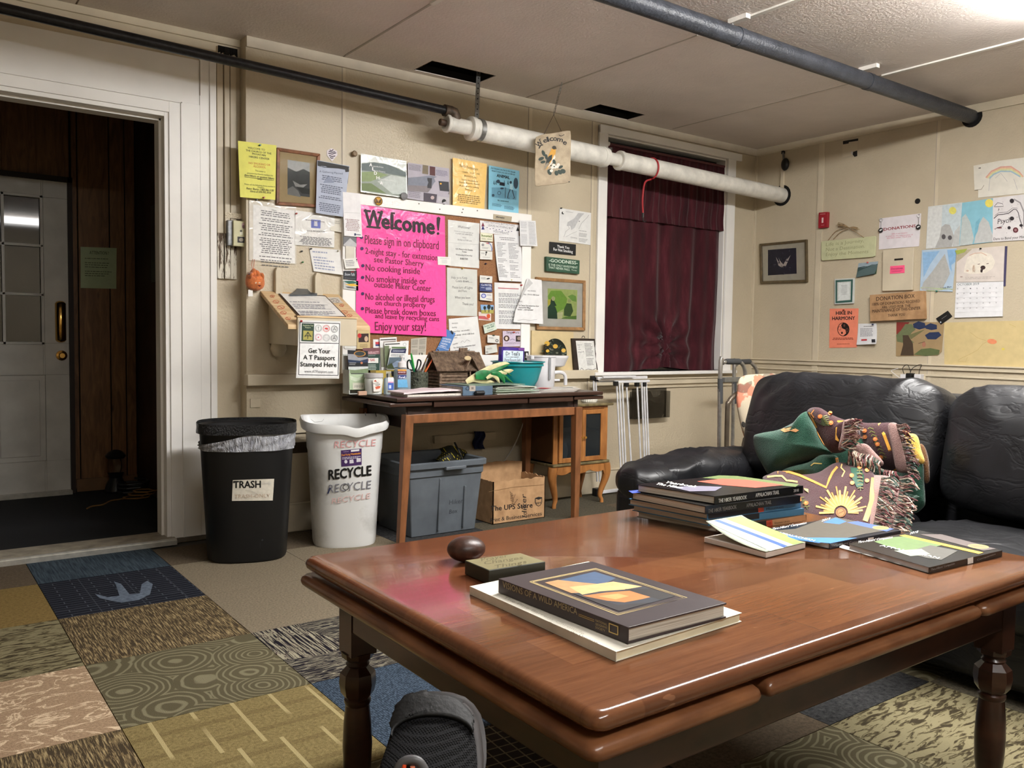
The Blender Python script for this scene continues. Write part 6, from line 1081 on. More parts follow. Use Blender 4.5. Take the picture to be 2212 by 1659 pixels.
for j in range(9):
    row = []
    for k in range(nn_):
        a_ = 2*pi*k/nn_; q_ = 1/((abs(cos(a_))**2.7+abs(sin(a_))**2.7)**(1/2.7)); zt_ = HT+.004-.020*max(0, 1); top = HT-.03-.055*max(0, cos(a_-pi*1.02))**1.0*(1 if 1 else 0); bot = HT-.105
        z = top+(bot-top)*j/8; r_ = (.2085+.004*sin(j*1.3+k*.9)+.004*noise.noise(V((k*.45, j*.5, 3)))-.004*(j/8))*q_; x, y = r_*cos(a_), r_*.86*sin(a_); row.append(tc+V((x*cos(RZ)-y*sin(RZ), x*sin(RZ)+y*cos(RZ), z)))
    R.append(row)
mb = MB(); mb.rings(R, BAG, (0, 0)); mb.build('bag_collar', tt, smooth=True, ang=180, label='grey plastic bag folded over the rim')
R = []
for j in range(6):
    row = []
    for k in range(nn_):
        a_ = 2*pi*k/nn_; q_ = 1/((abs(cos(a_))**2.7+abs(sin(a_))**2.7)**(1/2.7)); z = HT+.012-.045*j/5; r_ = (.2145+.003*noise.noise(V((k*.7, j*.9, 9))))*q_; x, y = r_*cos(a_), r_*.86*sin(a_); row.append(tc+V((x*cos(RZ)-y*sin(RZ), x*sin(RZ)+y*cos(RZ), z)))
    R.append(row)
mb = MB(); mb.rings(R, BAGK, (0, 0)); mb.build('bag_roll', tt, smooth=True, ang=180, label='crinkled black bag around the top rim')
P = Print(TB, eps=.0012); P.step = .00025; P.quad([(503, 1037), (592, 1034), (589, 1081), (501, 1082)], (206, 200, 186), 20, 5); P.text('TRASH', 504.5, 1054, 563, 1053, 15, (12, 12, 12), .035); P.stroke([(507, 1043), (504, 1041)], 2, (12, 12, 12)); P.text('TRASH-ONLY', 507, 1076, 583, 1074, 8, (190, 170, 150), .0); P.text('only', 566, 1046, 586, 1046, 5, (190, 188, 184), 0, .3); P.stroke([(530, 1058), (545, 1061), (556, 1067)], .7, (180, 174, 164)); P.done(tt, 'paper_label')
P = Print(TB, eps=.001); P.stroke([(565, 1168), (568, 1165)], 3, (40, 42, 46)); P.stroke([(562, 1172), (562, 1184)], 1, (36, 38, 42)); P.done(tt, 'scuffs')
WB = NT('white_bin_plastic'); p = WB.pos(); WB.set(WB.ramp(WB.noise(p, 5, 5, .6), [(.28, (176, 176, 172)), (.5, (218, 219, 218))]), .38); WB = WB.m
wc = V((-3.475, -.335, 0)); wt = thing('recycle_bin', 'white plastic recycling bin marked RECYCLE next to the black trash bin', 'bin', wc); RW = -.36
def drow(r, z, ex=0, n_=72, zf=None):
    row = []
    for k in range(n_):
        a_ = 2*pi*k/n_; x = cos(a_); y = sin(a_)
        if y >= 0: q_ = 1/((abs(x)**8+abs(y)**8)**(1/8)); x, y = x*q_, y*q_*.62
        else: q_ = 1/((abs(x)**2.6+abs(y)**2.6)**(1/2.6)); x, y = x*q_, y*q_*.92
        zz = z-(zf(x, y) if zf else 0); x, y = x*(r), y*(r); row.append(wc+V((x*cos(RW)-y*sin(RW), x*sin(RW)+y*cos(RW), zz)))
    return row
dip = lambda x, y: (.026*max(0, -y)*1.0+.016*math.exp(-((x-.22)/.22)**2)*min(1, max(0, (-y-.2)*2)))
mb = MB(); HW = .612
mb.rings([drow(.146, 0), drow(.150, .012), drow(.172, .44), drow(.178, .46), drow(.182, HW-.06), drow(.190, HW-.05, zf=dip), drow(.207, HW-.042, zf=dip), drow(.212, HW-.02, zf=dip), drow(.206, HW, zf=dip), drow(.196, HW-.004, zf=dip), drow(.182, HW-.06, zf=dip), drow(.142, .02)], WB); mb.build('bin_body', wt, smooth=True, ang=50); RBV = mb.bvh()
P = Print(RBV, eps=.0012); P.step = .00015; P.quad([(736.5, 973), (781, 968.5), (781, 1004), (737.5, 1008)], (64, 36, 90), 8, 5); P.text('Dual Facing Wastebasket', 738, 985, 779, 980.5, 4, (226, 150, 40), .03); P.quad([(758, 972), (776, 970), (776, 974), (758, 976)], (226, 224, 226), 4, 1); P.text('rubber', 741, 977, 754, 976, 3, (150, 130, 170), .02); P.lines([(739, 987), (779, 984), (779, 990), (739, 993)], 2, (206, 200, 214)); P.disc(747, 997, 3.4, 4, (214, 210, 220), 10); P.poly([(755, 993), (763, 992), (764, 1000), (755, 1001)], (214, 210, 220)); P.poly([(770, 990), (779, 989), (779, 997), (770, 998)], (214, 210, 220))
P.text('RECYCLE', 710.5, 1036, 801, 1026, 21, (10, 10, 10), .038); P.text('RECYCLE', 722, 968, 811, 963, 15, (206, 150, 150), -.004, .1); P.text('RECYCLE', 709, 1065, 801, 1055, 18, (110, 110, 118), -.002, .1); P.stroke([(708.5, 1066), (714, 1053)], 3, (50, 56, 90)); P.ring(747, 1052, 6.5, 1.4, (40, 40, 44)); P.text('RECYCLE', 717, 1088, 799, 1076, 12, (206, 170, 166), -.006, .1); P.done(wt, 'lettering')
P = Print(RBV, eps=.001); P.stroke([(789, 891), (790, 898)], 1.6, (50, 50, 50)); P.stroke([(811, 891), (813, 900)], 1.8, (50, 50, 50)); P.stroke([(672, 906), (680, 912), (696, 910), (700, 905)], .6, (150, 150, 150)); P.done(wt, 'pen_marks')
TOT = M('grey_tote_plastic', (92, 98, 104), .4, .05, 12); 
o4 = [Z(884, 1012, .375), Z(1065, 996, .375), Z(1010, 977, .375), Z(817, 981, .375)]; fx0, fx1 = o4[0].x, o4[1].x
t0 = thing('storage_tote', 'large grey plastic storage tote open under the table', 'tote', ((fx0+fx1)/2, -.3, 0)); X0, X1, Y0, Y1 = -3.215, -2.745, -.50, -.06
def rr(x0, x1, y0, y1, z, r_, n_=5):
    out = []
    for cx_, cy_, a0 in ((x1-r_, y1-r_, 0), (x0+r_, y1-r_, pi/2), (x0+r_, y0+r_, pi), (x1-r_, y0+r_, 1.5*pi)):
        for k in range(n_+1): a_ = a0+pi/2*k/n_; out.append(V((cx_+r_*cos(a_), cy_+r_*sin(a_), z)))
    return out
g = lambda d, z, r_=.03: rr(X0-d, X1+d, Y0-d, Y1+d, z, max(.006, r_+d))
mb = MB(); mb.rings([g(-.05, 0), g(-.045, .004), g(-.02, .30), g(-.012, .305), g(-.010, .345), g(.004, .347), g(.006, .372), g(-.004, .378), g(-.014, .372), g(-.028, .30), g(-.05, .012)], TOT); mb.build('tote_body', t0, smooth=True, ang=35); TBV = mb.bvh()
for a_, b_, c_ in ((X0+.19, .012, .25), (X0+.34, .012, .20)):
    mb = MB(); mb.hexa([V((a_, Y0+.030, .02)), V((a_+b_, Y0+.030, .02)), V((a_+b_, Y0+.05, .02)), V((a_, Y0+.05, .02)), V((a_, Y0+.016, c_+.04)), V((a_+b_, Y0+.016, c_+.04)), V((a_+b_, Y0+.04, c_+.04)), V((a_, Y0+.04, c_+.04))], TOT); mb.build('rib', t0, bevel=.004)
mb = MB(); xm = (X0+X1)/2+.03; mb.box(xm-.06, xm+.06, Y0-.022, Y0+.004, .335, .352, TOT); mb.build('grip', t0, bevel=.004)
P = Print(TBV, eps=.001); P.text('Hiker', 970, 1090, 1000, 1086, 10, (58, 62, 68), 0, .1); P.text('Box', 970, 1110, 988, 1107, 9, (58, 62, 68), 0, .1); P.done(t0, 'marker_writing')
YB = NT('yellow_black_mesh'); p = YB.pos((1, 1, 1), (0, .7, .4)); YB.set(YB.brick(p, L((176, 158, 30)), L((206, 188, 60)), L((30, 30, 20)), 40, .18, .5, .5), .6); YB = YB.m
bg = thing('snack_bag', 'crumpled yellow and black bag sticking out of the grey tote', 'bag', Y(978, 1000, -.3)); mb = MB(); G = []
for i in range(9):
    G.append([Y(952+52*(i/8)+6*sin(j*.9), 962+36*(j/6)+10*abs(i/8-.45)*(1-j/6)*1.8, -.30-.03*sin(pi*i/8)+.01*noise.noise(V((i, j, 1)))) for j in range(7)])
mb.grid(G, YB, (0, .02, 0)); mb.build('bag_body', bg, smooth=True, ang=60)
mb = MB(); mb.tube(cat_rom([Y(982, 956, -.32), Y(990, 972, -.35), Y(1000, 996, -.36)], 4, False), .005, BLKM, 7); mb.build('bag_strap', bg, smooth=True)
DCL = M('dark_clothes', (22, 24, 28), .85, .2, 20, .5, 60); mb = MB(); G = []
for i in range(17):
    G.append([V((X0+.06+(X1-X0-.12)*i/16, Y0+.06+(Y1-Y0-.12)*j/12, .27+.05*noise.noise(V((i*.35, j*.4, 2)))+.02*noise.noise(V((i*.9, j, 5))))) for j in range(13)])
mb.grid(G, DCL, (0, 0, -.05)); mb.build('clothes_pile', smooth=True, label='dark clothes filling the grey tote', cat='clothes', kind='stuff', ang=80)
# cardboard box
CBD = NT('corrugated_cardboard'); p = CBD.pos((1, 1, 1)); CBD.set(CBD.ramp(CBD.noise(p, 20, 4), [(.3, (158, 122, 86)), (.7, (186, 148, 108))]), .8); CBD = CBD.m
b0 = thing('cardboard_box', 'open brown cardboard shipping box with black print under the table', 'box', (-2.5, -.33, 0)); X0, X1, Y0, Y1 = -2.655, -2.30, -.425, -.20; zh = .232
for nm, bx_ in (('front_panel', (X0, X1, Y0, Y0+.005)), ('back_panel', (X0, X1, Y1-.005, Y1)), ('left_panel', (X0, X0+.005, Y0, Y1)), ('right_panel', (X1-.005, X1, Y0, Y1))):
    mb = MB(); a_, b_, c_, d_ = bx_; n_ = 26; lx = (b_-a_) > (d_-c_); top = []; 
    for i in range(n_+1):
        u = i/n_; z = (zh if nm != 'back_panel' else zh+.055)+.012*noise.noise(V((u*9, len(nm), 0)))+(.014*sin(u*3) if nm == 'back_panel' else 0)
        top.append((a_+(b_-a_)*u, z) if lx else (c_+(d_-c_)*u, z))
    if lx: mb.prism([(top[0][0], c_, 0)]+[(x, c_, z) for x, z in top]+[(top[-1][0], c_, 0)], (0, d_-c_, 0), CBD)
    else: mb.prism([(a_, top[0][0], 0)]+[(a_, y, z) for y, z in top]+[(a_, top[-1][0], 0)], (b_-a_, 0, 0), CBD)
    mb.build(nm, b0)
mb = MB(); mb.box(X0, X1, Y0, Y1, 0, .004, CBD); mb.build('bottom_panel', b0)
P = Print(None, (V((0, Y0, 0)), V((0, -1, 0)))); P.text('The UPS Store', 1060.5, 1104, 1150, 1096, 11, (26, 24, 24), .02); P.text('Print & Business Services', 1059, 1128, 1170, 1113, 8.5, (30, 28, 28), .008)
P.poly([(1155.5, 1076), (1163, 1073), (1171, 1074), (1171, 1084), (1168, 1091), (1163, 1094), (1158, 1091), (1155.5, 1085)], (40, 36, 34)); P.poly([(1157, 1077.5), (1163, 1079.5), (1169.5, 1077), (1169.5, 1084), (1167, 1090), (1163, 1092.5), (1159, 1090), (1157, 1085)], (172, 136, 98)); P.text('ups', 1158, 1088.5, 1168.5, 1087, 5, (30, 28, 28), .02)
P.stroke([(1103, 1072), (1113, 1068), (1107, 1082), (1118, 1078), (1105, 1096)], 1.2, (90, 66, 46)); P.text('Hiker', 1112, 1090, 1106, 1062, 7, (100, 74, 52), 0, 0, up=(-8, -2)); P.text('Hiker', 1138, 1118, 1136, 1068, 11, (56, 48, 42), .004, 0, up=(-11, -2)); P.stroke([(1056, 1062), (1110, 1052), (1174, 1047)], .7, (130, 98, 66)); P.done(b0, 'printing')
mb = MB(); a_ = Y(1031, 905, -.03); mb.box(Y(938, 940, -.012).x, Y(1070, 940, -.012).x, -.018, -.002, Y(1000, 950, -.012).z-.01, Y(1000, 938, -.012).z, TANT); mb.build('cleat_board', wall_back, label='pale cleat board under the table')
BLF = M('dark_blue_cloth', (22, 34, 76), .8, .1, 30); mb = MB(); G = []
for i in range(7): G.append([Y(1024+22*i/6+3*sin(j), 932+38*j/7, -.035-.012*sin(i*2.1+j)) for j in range(8)])
mb.grid(G, BLF, (0, .004, 0)); mb.build('blue_cloth', label='dark blue cloth hanging on the wall cleat under the table', cat='cloth', smooth=True, ang=180)
mb = MB(); mb.tube(cat_rom([Y(1135, 888, -.10), Y(1130, 915, -.09), Y(1112, 960, -.06), Y(1090, 995, -.035), Y(1079, 1010, -.03)], 6, False), .0035, M('grey_cable', (186, 184, 178), .5), 7); mb.build('power_cord', label='pale grey power cord drooping under the table', cat='cord', smooth=True)
# ---------------- curio cabinet ----------------
OAK = NT('honey_oak'); p = OAK.pos((16, 16, 4)); OAK.set(OAK.ramp(OAK.noise(p, 2, 5), [(.3, (138, 86, 42)), (.7, (180, 122, 68))]), .35); OAK = OAK.m
OLV = M('olive_marble_top', (112, 100, 70), .3, .15, 30)
cb = thing('curio_cabinet', 'small honey oak glass-door cabinet on curved legs under the window corner', 'cabinet', (-1.9, -.2, 0))
kx0, kx1, ky0, ky1, kz0, kz1 = -2.125, -1.70, -.275, -.03, .265, .60
mb = MB(); mb.box(kx0-.025, kx1+.03, ky0-.022, ky1, kz1, kz1+.016, OLV); mb.build('cabinet_top', cb, bevel=.005)
mb = MB(); mb.box(kx0-.01, kx1+.012, ky0-.012, ky1, kz0-.016, kz0, OLV); mb.build('base_moulding', cb, bevel=.004)
mb = MB(); SD_ = M('dark_oak_side', (92, 60, 34), .45); mb.box(kx0, kx0+.012, ky0+.01, ky1, kz0, kz1, SD_); mb.box(kx1-.012, kx1, ky0+.01, ky1, kz0, kz1, SD_); mb.box(kx0, kx1, ky1-.01, ky1, kz0, kz1, DARKV); mb.box(kx0, kx1, ky0+.01, ky1, kz0, kz0+.01, SD_); mb.box(kx0+.012, kx1-.012, ky0+.04, ky1-.01, .44, .448, SD_); mb.build('cabinet_case', cb)
mb = MB()
for a, b in ((kx0, kx0+.035), (kx1-.035, kx1)): mb.box(a, b, ky0, ky0+.015, kz0, kz1, OAK)
mb.box(kx0+.035, kx1-.035, ky0, ky0+.015, kz1-.018, kz1, OAK); mb.build('face_frame', cb, bevel=.002)
mid = (kx0+kx1)/2; CG = NT('cabinet_glass').set((120, 130, 136), .03, trans=.92, ior=1.2, spec=.6)
for a, b, hx in ((kx0+.036, mid-.001, mid-.012), (mid+.001, kx1-.036, mid+.012)):
    mb = MB(); w = .028; y0, y1 = ky0-.012, ky0+.002
    for bx in ((a, a+w, y0, y1, kz0+.004, kz1-.02), (b-w, b, y0, y1, kz0+.004, kz1-.02), (a+w, b-w, y0, y1, kz0+.004, kz0+.004+w), (a+w, b-w, y0, y1, kz1-.02-w, kz1-.02)): mb.box(*bx, OAK)
    d = mb.build('door', cb, bevel=.003); mb = MB(); mb.box(a+w-.003, b-w+.003, ky0-.005, ky0-.003, kz0+.03, kz1-.045, CG); mb.build('glass', d)
    mb = MB(); mb.tube([V((hx, y0, .415)), V((hx, y0-.012, .415)), V((hx, y0-.02, .415))], [.004, .004, .008], BRS, 10); mb.build('knob', d, smooth=True)
mb = MB(); pts = []; n_ = 40
for i in range(n_+1): u = i/n_; pts.append((kx0+.0+(kx1-kx0)*u, kz0-.016-.035-.018*abs(sin(u*pi*3))+(-.03 if u < .06 or u > .94 else 0)))
mb.prism([(kx0, ky0-.004, kz0-.016)]+[(x, ky0-.004, z) for x, z in pts]+[(kx1, ky0-.004, kz0-.016)], (0, .016, 0), OAK); mb.build('scalloped_apron', cb, bevel=.002)
for x, y, sx, sy in ((kx0+.014, ky0+.012, -1, -1), (kx1-.010, ky0+.012, 1, -1), (kx0+.014, ky1-.02, -1, 1), (kx1-.010, ky1-.02, 1, 1)):
    R = []
    for i in range(13):
        t = i/12; off = .018*sin(t*pi*1.6+.3)*(1-.2*t)-.012*t*(1 if t < .8 else 1)+(.012 if t > .9 else 0); r = .022*(1-t)**.7+.0085+(.004 if t > .93 else 0); c_ = V((x+sx*off, y+sy*off*.4, (kz0-.018)*(1-t)))
        R.append([c_+V((r*cos(a), r*sin(a), 0)) for a in [2*pi*k/10 for k in range(10)]])
    mb = MB(); mb.rings(R, OAK); mb.build('cabriole_leg', cb, smooth=True, ang=60)
for nm, lb, x, z, pf, m in (('glass_vase', 'pale glass vase inside the cabinet behind the left door', kx0+.09, kz0+.01, [(.02, 0), (.024, .05), (.014, .09), (.02, .11)], M('pale_glass', (170, 186, 180), .1)), ('glass_vase', 'white figurine inside the cabinet near the middle', kx0+.15, kz0+.01, [(.014, 0), (.02, .06), (.01, .10)], M('white_figure', (200, 204, 202), .3)),
                             ('glass_figurine', 'small turquoise glass figurine behind the right cabinet door', kx1-.12, kz0+.01, [(.024, 0), (.018, .012), (.008, .03), (.012, .05), (.004, .085)], M('turquoise_glass', (30, 150, 190), .1))):
    t = thing(nm, lb, 'vase' if 'vase' in nm else 'figurine', (x, -.2, z)); mb = MB(); mb.lathe((x, -.2, z), pf, m, 14); mb.build('glass_body', t, smooth=True)
bk = thing('scalloped_dish', 'white ribbed dish with a scalloped rim on the cabinet top', 'dish', (Y(1272, 858, -.20).x, -.2, kz1+.016)); mb = MB(); R = []
for z, r in ((0, .042), (.006, .047), (.02, .050), (.028, .052), (.034, .054), (.036, .048)): R.append([V((bk.location.x+(r+.0014*cos(k*pi))*cos(2*pi*k/48), -.2+(r+.0014*cos(k*pi))*sin(2*pi*k/48), kz1+.016+z+(.0012*cos(k*pi) if z > .02 else 0))) for k in range(48)])
mb.rings(R, M('white_ceramic', (222, 220, 210), .3)); mb.build('dish_body', bk, smooth=True, ang=20)
# ---------------- folded drying rack ----------------
RK = M('white_enamel_tube', (216, 216, 218), .3, .03, 20); RKB = M('black_joint', (22, 22, 24), .4)
dr_ = thing('drying_rack', 'folded white tubular clothes drying rack with black joints below the window', 'drying rack', Y(1340, 900, -.12))
def tb(a, b, r=.0058, m=RK, nm='tube_rail'): mb = MB(); mb.tube([a, b], r, m, 9); return mb.build(nm, dr_, smooth=True)
for (x0, y0, x1, y1, dd) in ((1287, 822, 1296, 1040, -.09), (1282, 822, 1290, 1040, -.085), (1332, 828, 1342, 1040, -.20), (1338, 828, 1348, 1040, -.205), (1344, 828, 1353, 1040, -.20), (1353, 826, 1366, 1045, -.19), (1376, 826, 1387, 1050, -.18), (1386, 826, 1394, 1050, -.20), (1391, 826, 1399, 1050, -.205), (1396, 826, 1404, 1050, -.20)):
    b = Y(x1, y1, dd); b.z = max(b.z, .02); tb(Y(x0, y0, dd), b)
for x0, y0, x1, y1, dd, h in ((1290, 815, 1397, 815, -.12, .010), (1292, 820, 1330, 823, -.10, .006), (1328, 823, 1402, 823, -.20, .008), (1302, 812, 1372, 813, -.16, .006)):
    a, b = Y(x0, y0, dd), Y(x1, y1, dd); mb = MB(); mb.box(a.x, b.x, dd-.009, dd+.009, min(a.z, b.z)-h, min(a.z, b.z)+h, RK); mb.build('flat_rail', dr_, bevel=.003)
for x, y, dd in ((1280, 815, -.09), (1287, 818, -.09), (1330, 827, -.20), (1353, 829, -.19), (1376, 829, -.18), (1391, 829, -.20)):
    c_ = Y(x, y, dd); mb = MB(); mb.box(c_.x-.013, c_.x+.013, dd-.013, dd+.013, c_.z-.018, c_.z+.01, RKB); mb.build('joint_block', dr_, bevel=.003)
a, b = V((Y(1288, 1050, -.09).x, -.085, .022)), V((Y(1338, 1050, -.09).x, -.085, .022)); mb = MB(); mb.box(a.x, b.x, -.095, -.075, .01, .03, RK); mb.build('foot_rail', dr_, bevel=.003)
for x in (a.x, a.x+.02): mb = MB(); mb.box(x-.014, x+.016, -.11, -.065, 0, .05, RKB); mb.build('foot_block', dr_, bevel=.004)
c_ = Z(1374, 1071, .0); sp = thing('bathroom_scale', 'low round white floor device with a grey top by the sofa arm', 'scale', c_)
mb = MB(); mb.lathe(c_, [(.10, 0), (.108, .008), (.108, .045), (.10, .052), (.092, .053)], RK, 32); mb.build('rim', sp, smooth=True); mb = MB(); mb.lathe(c_, [(.092, .05), (.09, .056), (0, .056)], M('grey_glass_top', (130, 130, 124), .2), 32); mb.build('top_plate', sp, smooth=True)
# smoky wall pocket
SMK = NT('smoked_plastic').set((38, 32, 22), .1, alpha=.5)
q = [(1365, 845), (1405, 845), (1411, 858), (1424, 857), (1428, 844), (1439, 844), (1434, 893), (1428, 902), (1366, 905)]
wp = thing('file_pocket', 'smoked clear plastic file pocket screwed to the wall below the window', 'file holder', Y(1400, 870, -.04))
mb = MB(); fr_ = [Y(x, y, -.055) for x, y in q]; mb.prism(fr_, (0, .003, 0), SMK); mb.build('front_plate', wp)
mb = MB(); a, b = Y(1365, 850, -.0).x, Y(1439, 850, -.0).x; zb_, zt_ = Y(1400, 904, -.055).z, Y(1400, 846, -.055).z; mb.box(a+.0, b, -.003, 0, zb_, zt_+.02, SMK); mb.box(a-.02, a-.017, -.055, 0, zb_, zt_, SMK); mb.box(b-.02, b-.017, -.055, 0, zb_, zt_, SMK); mb.box(a-.02, b-.02, -.055, 0, zb_, zb_+.003, SMK); mb.build('pocket_back', wp)
# ---------------- walker and upholstered chair behind the sofa ----------------
ALU = M('brushed_aluminium', (172, 170, 166), .3, .05, 40, metal=.8); GRB = M('grey_rubber_grip', (64, 66, 68), .6)
wk = thing('walker', 'folded aluminium walker with grey grips in the corner behind the sofa', 'walker', (-.85, -.75, 0)); yw = -.80
def wt_(pts, r, m, nm): mb = MB(); mb.tube(pts, r, m, 12); return mb.build(nm, wk, smooth=True)
for dx, yy, rs in ((0, -.80, ((1556, 960), (1556, 800), (1562, 784), (1572, 781), (1590, 781), (1603, 786), (1609, 800), (1610, 815))), (0, -.45, ((1583, 960), (1586, 800), (1590, 788), (1600, 782), (1612, 781), (1625, 786), (1634, 800), (1635, 815)))):
    P3 = [Y(x, y, yy) for x, y in rs]; P3[0].z = .02; wt_(cat_rom(P3, 5, False), .0125, ALU, 'bent_frame'); 
    a, b = Y(rs[3][0], rs[3][1], yy), Y(rs[4][0]+6, rs[4][1], yy); wt_([a-V((.02, 0, 0)), a, b, b+V((.01, 0, 0))], [.015, .018, .018, .015], GRB, 'hand_grip')
    a = Y(rs[1][0], 818, yy); b = Y(rs[1][0], 872, yy); wt_([a, b], .016, GRB, 'leg_sleeve')
    q_ = Y(rs[0][0], 1000, yy); wt_([V((P3[0].x, yy, 0)), V((P3[0].x, yy, .035))], [.02, .016], GRB, 'rubber_tip')
a, b = Y(1560, 818, -.78), Y(1632, 818, -.47); mb = MB(); mb.box(a.x, a.x+.25, -.80, -.775, a.z-.022, a.z+.008, M('walker_plate', (120, 120, 116), .4, .05, 30, metal=.5)); mb.build('cross_plate', wk, bevel=.004)
FAB = NT('floral_upholstery'); p = FAB.pos((1, 1, 1)); f = FAB.vor(p, 9, out='Color'); FAB.bump(FAB.noise(p, 300, 2), .4, .003)
FAB.set(FAB.mix(FAB.ramp(f, [(.60, (0, 0, 0)), (.62, (210, 210, 210))], 'CONSTANT'), FAB.mix(FAB.ramp(FAB.noise(p, 11, 3), [(.52, (0, 0, 0)), (.56, (255, 255, 255))]), L((196, 182, 158)), L((206, 130, 104))), L((84, 78, 70))), .9); FAB = FAB.m
ch_ = thing('wheelchair', 'folding chair with cream and coral patterned fabric back behind the sofa arm', 'chair', (-.95, -1.15, 0)); yc = -1.18
pj = lambda x, y: Y(x, y, yc); mb = MB(); inflate(mb, [(1600, 815), (1640, 808), (1690, 812), (1700, 860), (1690, 930), (1668, 985), (1625, 972), (1606, 940), (1592, 880), (1592, 845)], FAB, .05, prj=pj, pc=V((-.5, -1, 0)).normalized(), back=.5); mb.build('fabric_back', ch_, smooth=True, ang=80)
mb = MB(); c_ = Y(1606, 917, yc-.045); mb.lathe(c_, [(.0, 0), (.016, 0), (.014, .003), (0, .003)], BLKM, 16, tilt=Matrix.Rotation(radians(75), 3, 'X')); mb.build('dark_eyelet', ch_)
for rs, r in ((((1571, 1000), (1571, 900), (1575, 868), (1590, 852), (1600, 848)), .013), (((1600, 1010), (1606, 960), (1620, 950)), .010)):
    P3 = [Y(x, y, yc+.02) for x, y in rs]; P3[0].z = .02; mb = MB(); mb.tube(cat_rom(P3, 5, False), r, M('brown_steel_tube', (88, 78, 66), .35, .05, 20, metal=.4), 12); mb.build('frame_tube', ch_, smooth=True)
# ---------------- right wall notices ----------------
def RS(name, label, cat, q, c=(222, 220, 214), off=.002, **k): return Sheet(name, label, cat, q, c, wall=RIGHT, off=off, **k)
root, P = picture('framed_picture', 'dark bronze frame with a pale butterfly photo at the corner of the room', [(1639.7, 526.7), (1741.6, 517), (1742.6, 609.4), (1641.7, 612.7)], .018, M('bronze_frame', (92, 78, 54), .4, .1, 30), (206, 202, 186), ([(1659, 540), (1720, 535.5), (1721, 591), (1659, 595)], (44, 42, 58)), wall=RIGHT, depth=.022)
P.tex = 1
for q in ([(1676, 555), (1688, 575), (1690, 578), (1682, 574)], [(1682, 556), (1690, 576), (1686, 572)], [(1708, 551), (1698, 574), (1691, 578), (1694, 568)], [(1701, 556), (1694, 574), (1690, 576)], [(1684, 562), (1691, 577), (1699, 562), (1693, 572)]): P.poly(q, (214, 206, 200))
rn = random.Random(6)
for i in range(26): x, y = rn.uniform(1661, 1718), rn.uniform(541, 592); P.disc(x, y, rn.uniform(1.5, 4), rn.uniform(.6, 1.4), rn.choice([(64, 60, 80), (34, 34, 44), (78, 76, 88)]), 6, rn.random()*3)
P.done(root, 'photo')
s = RS('tract_box', 'small red booklet box fixed over the wall strip', 'box', [(1768.4, 459.2), (1787.4, 457.5), (1786, 491), (1767.3, 493.3)], (150, 28, 40), off=.0, th=.028, bevel=.002); s.r(.38, .35, .58, .68, (226, 200, 200)); s.l(.2, .08, .8, .16, 1, (214, 150, 150)); s.l(.35, .8, .7, .86, 1, (214, 150, 150)); s.done()
q0 = X(1787.5, 475, -.027); 
s = RS('wooden_sign', 'cream hanging sign with faded Life is a Journey lettering', 'sign', [(1776, 521), (1840, 515), (1890, 509.6), (1892, 513), (1889.4, 553), (1885, 555), (1776, 563), (1773.7, 560), (1773.9, 523)], (198, 200, 160), off=.004, th=.012, bevel=.002)
P = s.pr; LC = (158, 158, 120); P.text('Life is a Journey,', 1784, 532, 1866, 523, 7.5, LC, .004, .1); P.text('Not a Destination.', 1784, 543, 1868, 535, 7.5, LC, .004, .1); P.text('Enjoy the Moments', 1784, 553.5, 1876, 546.5, 7.5, LC, .004, .1); s.done()
JUT = M('jute_string', (150, 126, 92), .9, .1, 60); tw = thing('jute_bow', 'frayed jute bow and strings above the cream hanging sign', 'string', X(1835, 490, -.02))
for q in ([(1789, 519), (1805, 500), (1825, 492), (1836, 493)], [(1800, 517), (1815, 502), (1832, 494)], [(1838, 494), (1850, 502), (1866, 513)]): mb = MB(); mb.tube(cat_rom([X(x, y, -.018) for x, y in q], 4, False), .0022, JUT, 6); mb.build('string', tw, smooth=True)
rn = random.Random(9)
for i in range(12):
    dx = rn.uniform(-1, 1); mb = MB(); e = (1812+rn.uniform(-3, 3), 483+rn.uniform(-3, 6)) if i % 2 else (1855+rn.uniform(-4, 2), 495+rn.uniform(-4, 4)); mb.tube(cat_rom([X(1834, 492, -.025), X((1834+e[0])/2, (492+e[1])/2-2+dx, -.028), X(e[0], e[1], -.024)], 3, False), .0022, JUT, 5); mb.build('frayed_strand', tw, smooth=True)
s = RS('donations_sign', 'white DONATIONS sheet held by two round key reels', 'sign', [(1900, 472), (1990, 460.7), (1985.4, 532), (1898.3, 539)], (226, 220, 224), wav=.002)
P = s.pr; P.text('DONATIONS', 1909, 498.5, 1978, 490.5, 6, (150, 70, 76), .03)
for t, a, y, b, y1 in (('100% of your donation', 1926, 507, 1960, 504), ('is used for the maintenance of', 1914, 512, 1972, 508), ('this hiker center. Thank you', 1916, 516, 1968, 512)): P.text(t, a, y, b, y1, 3, (206, 130, 150), .006)
s.done()
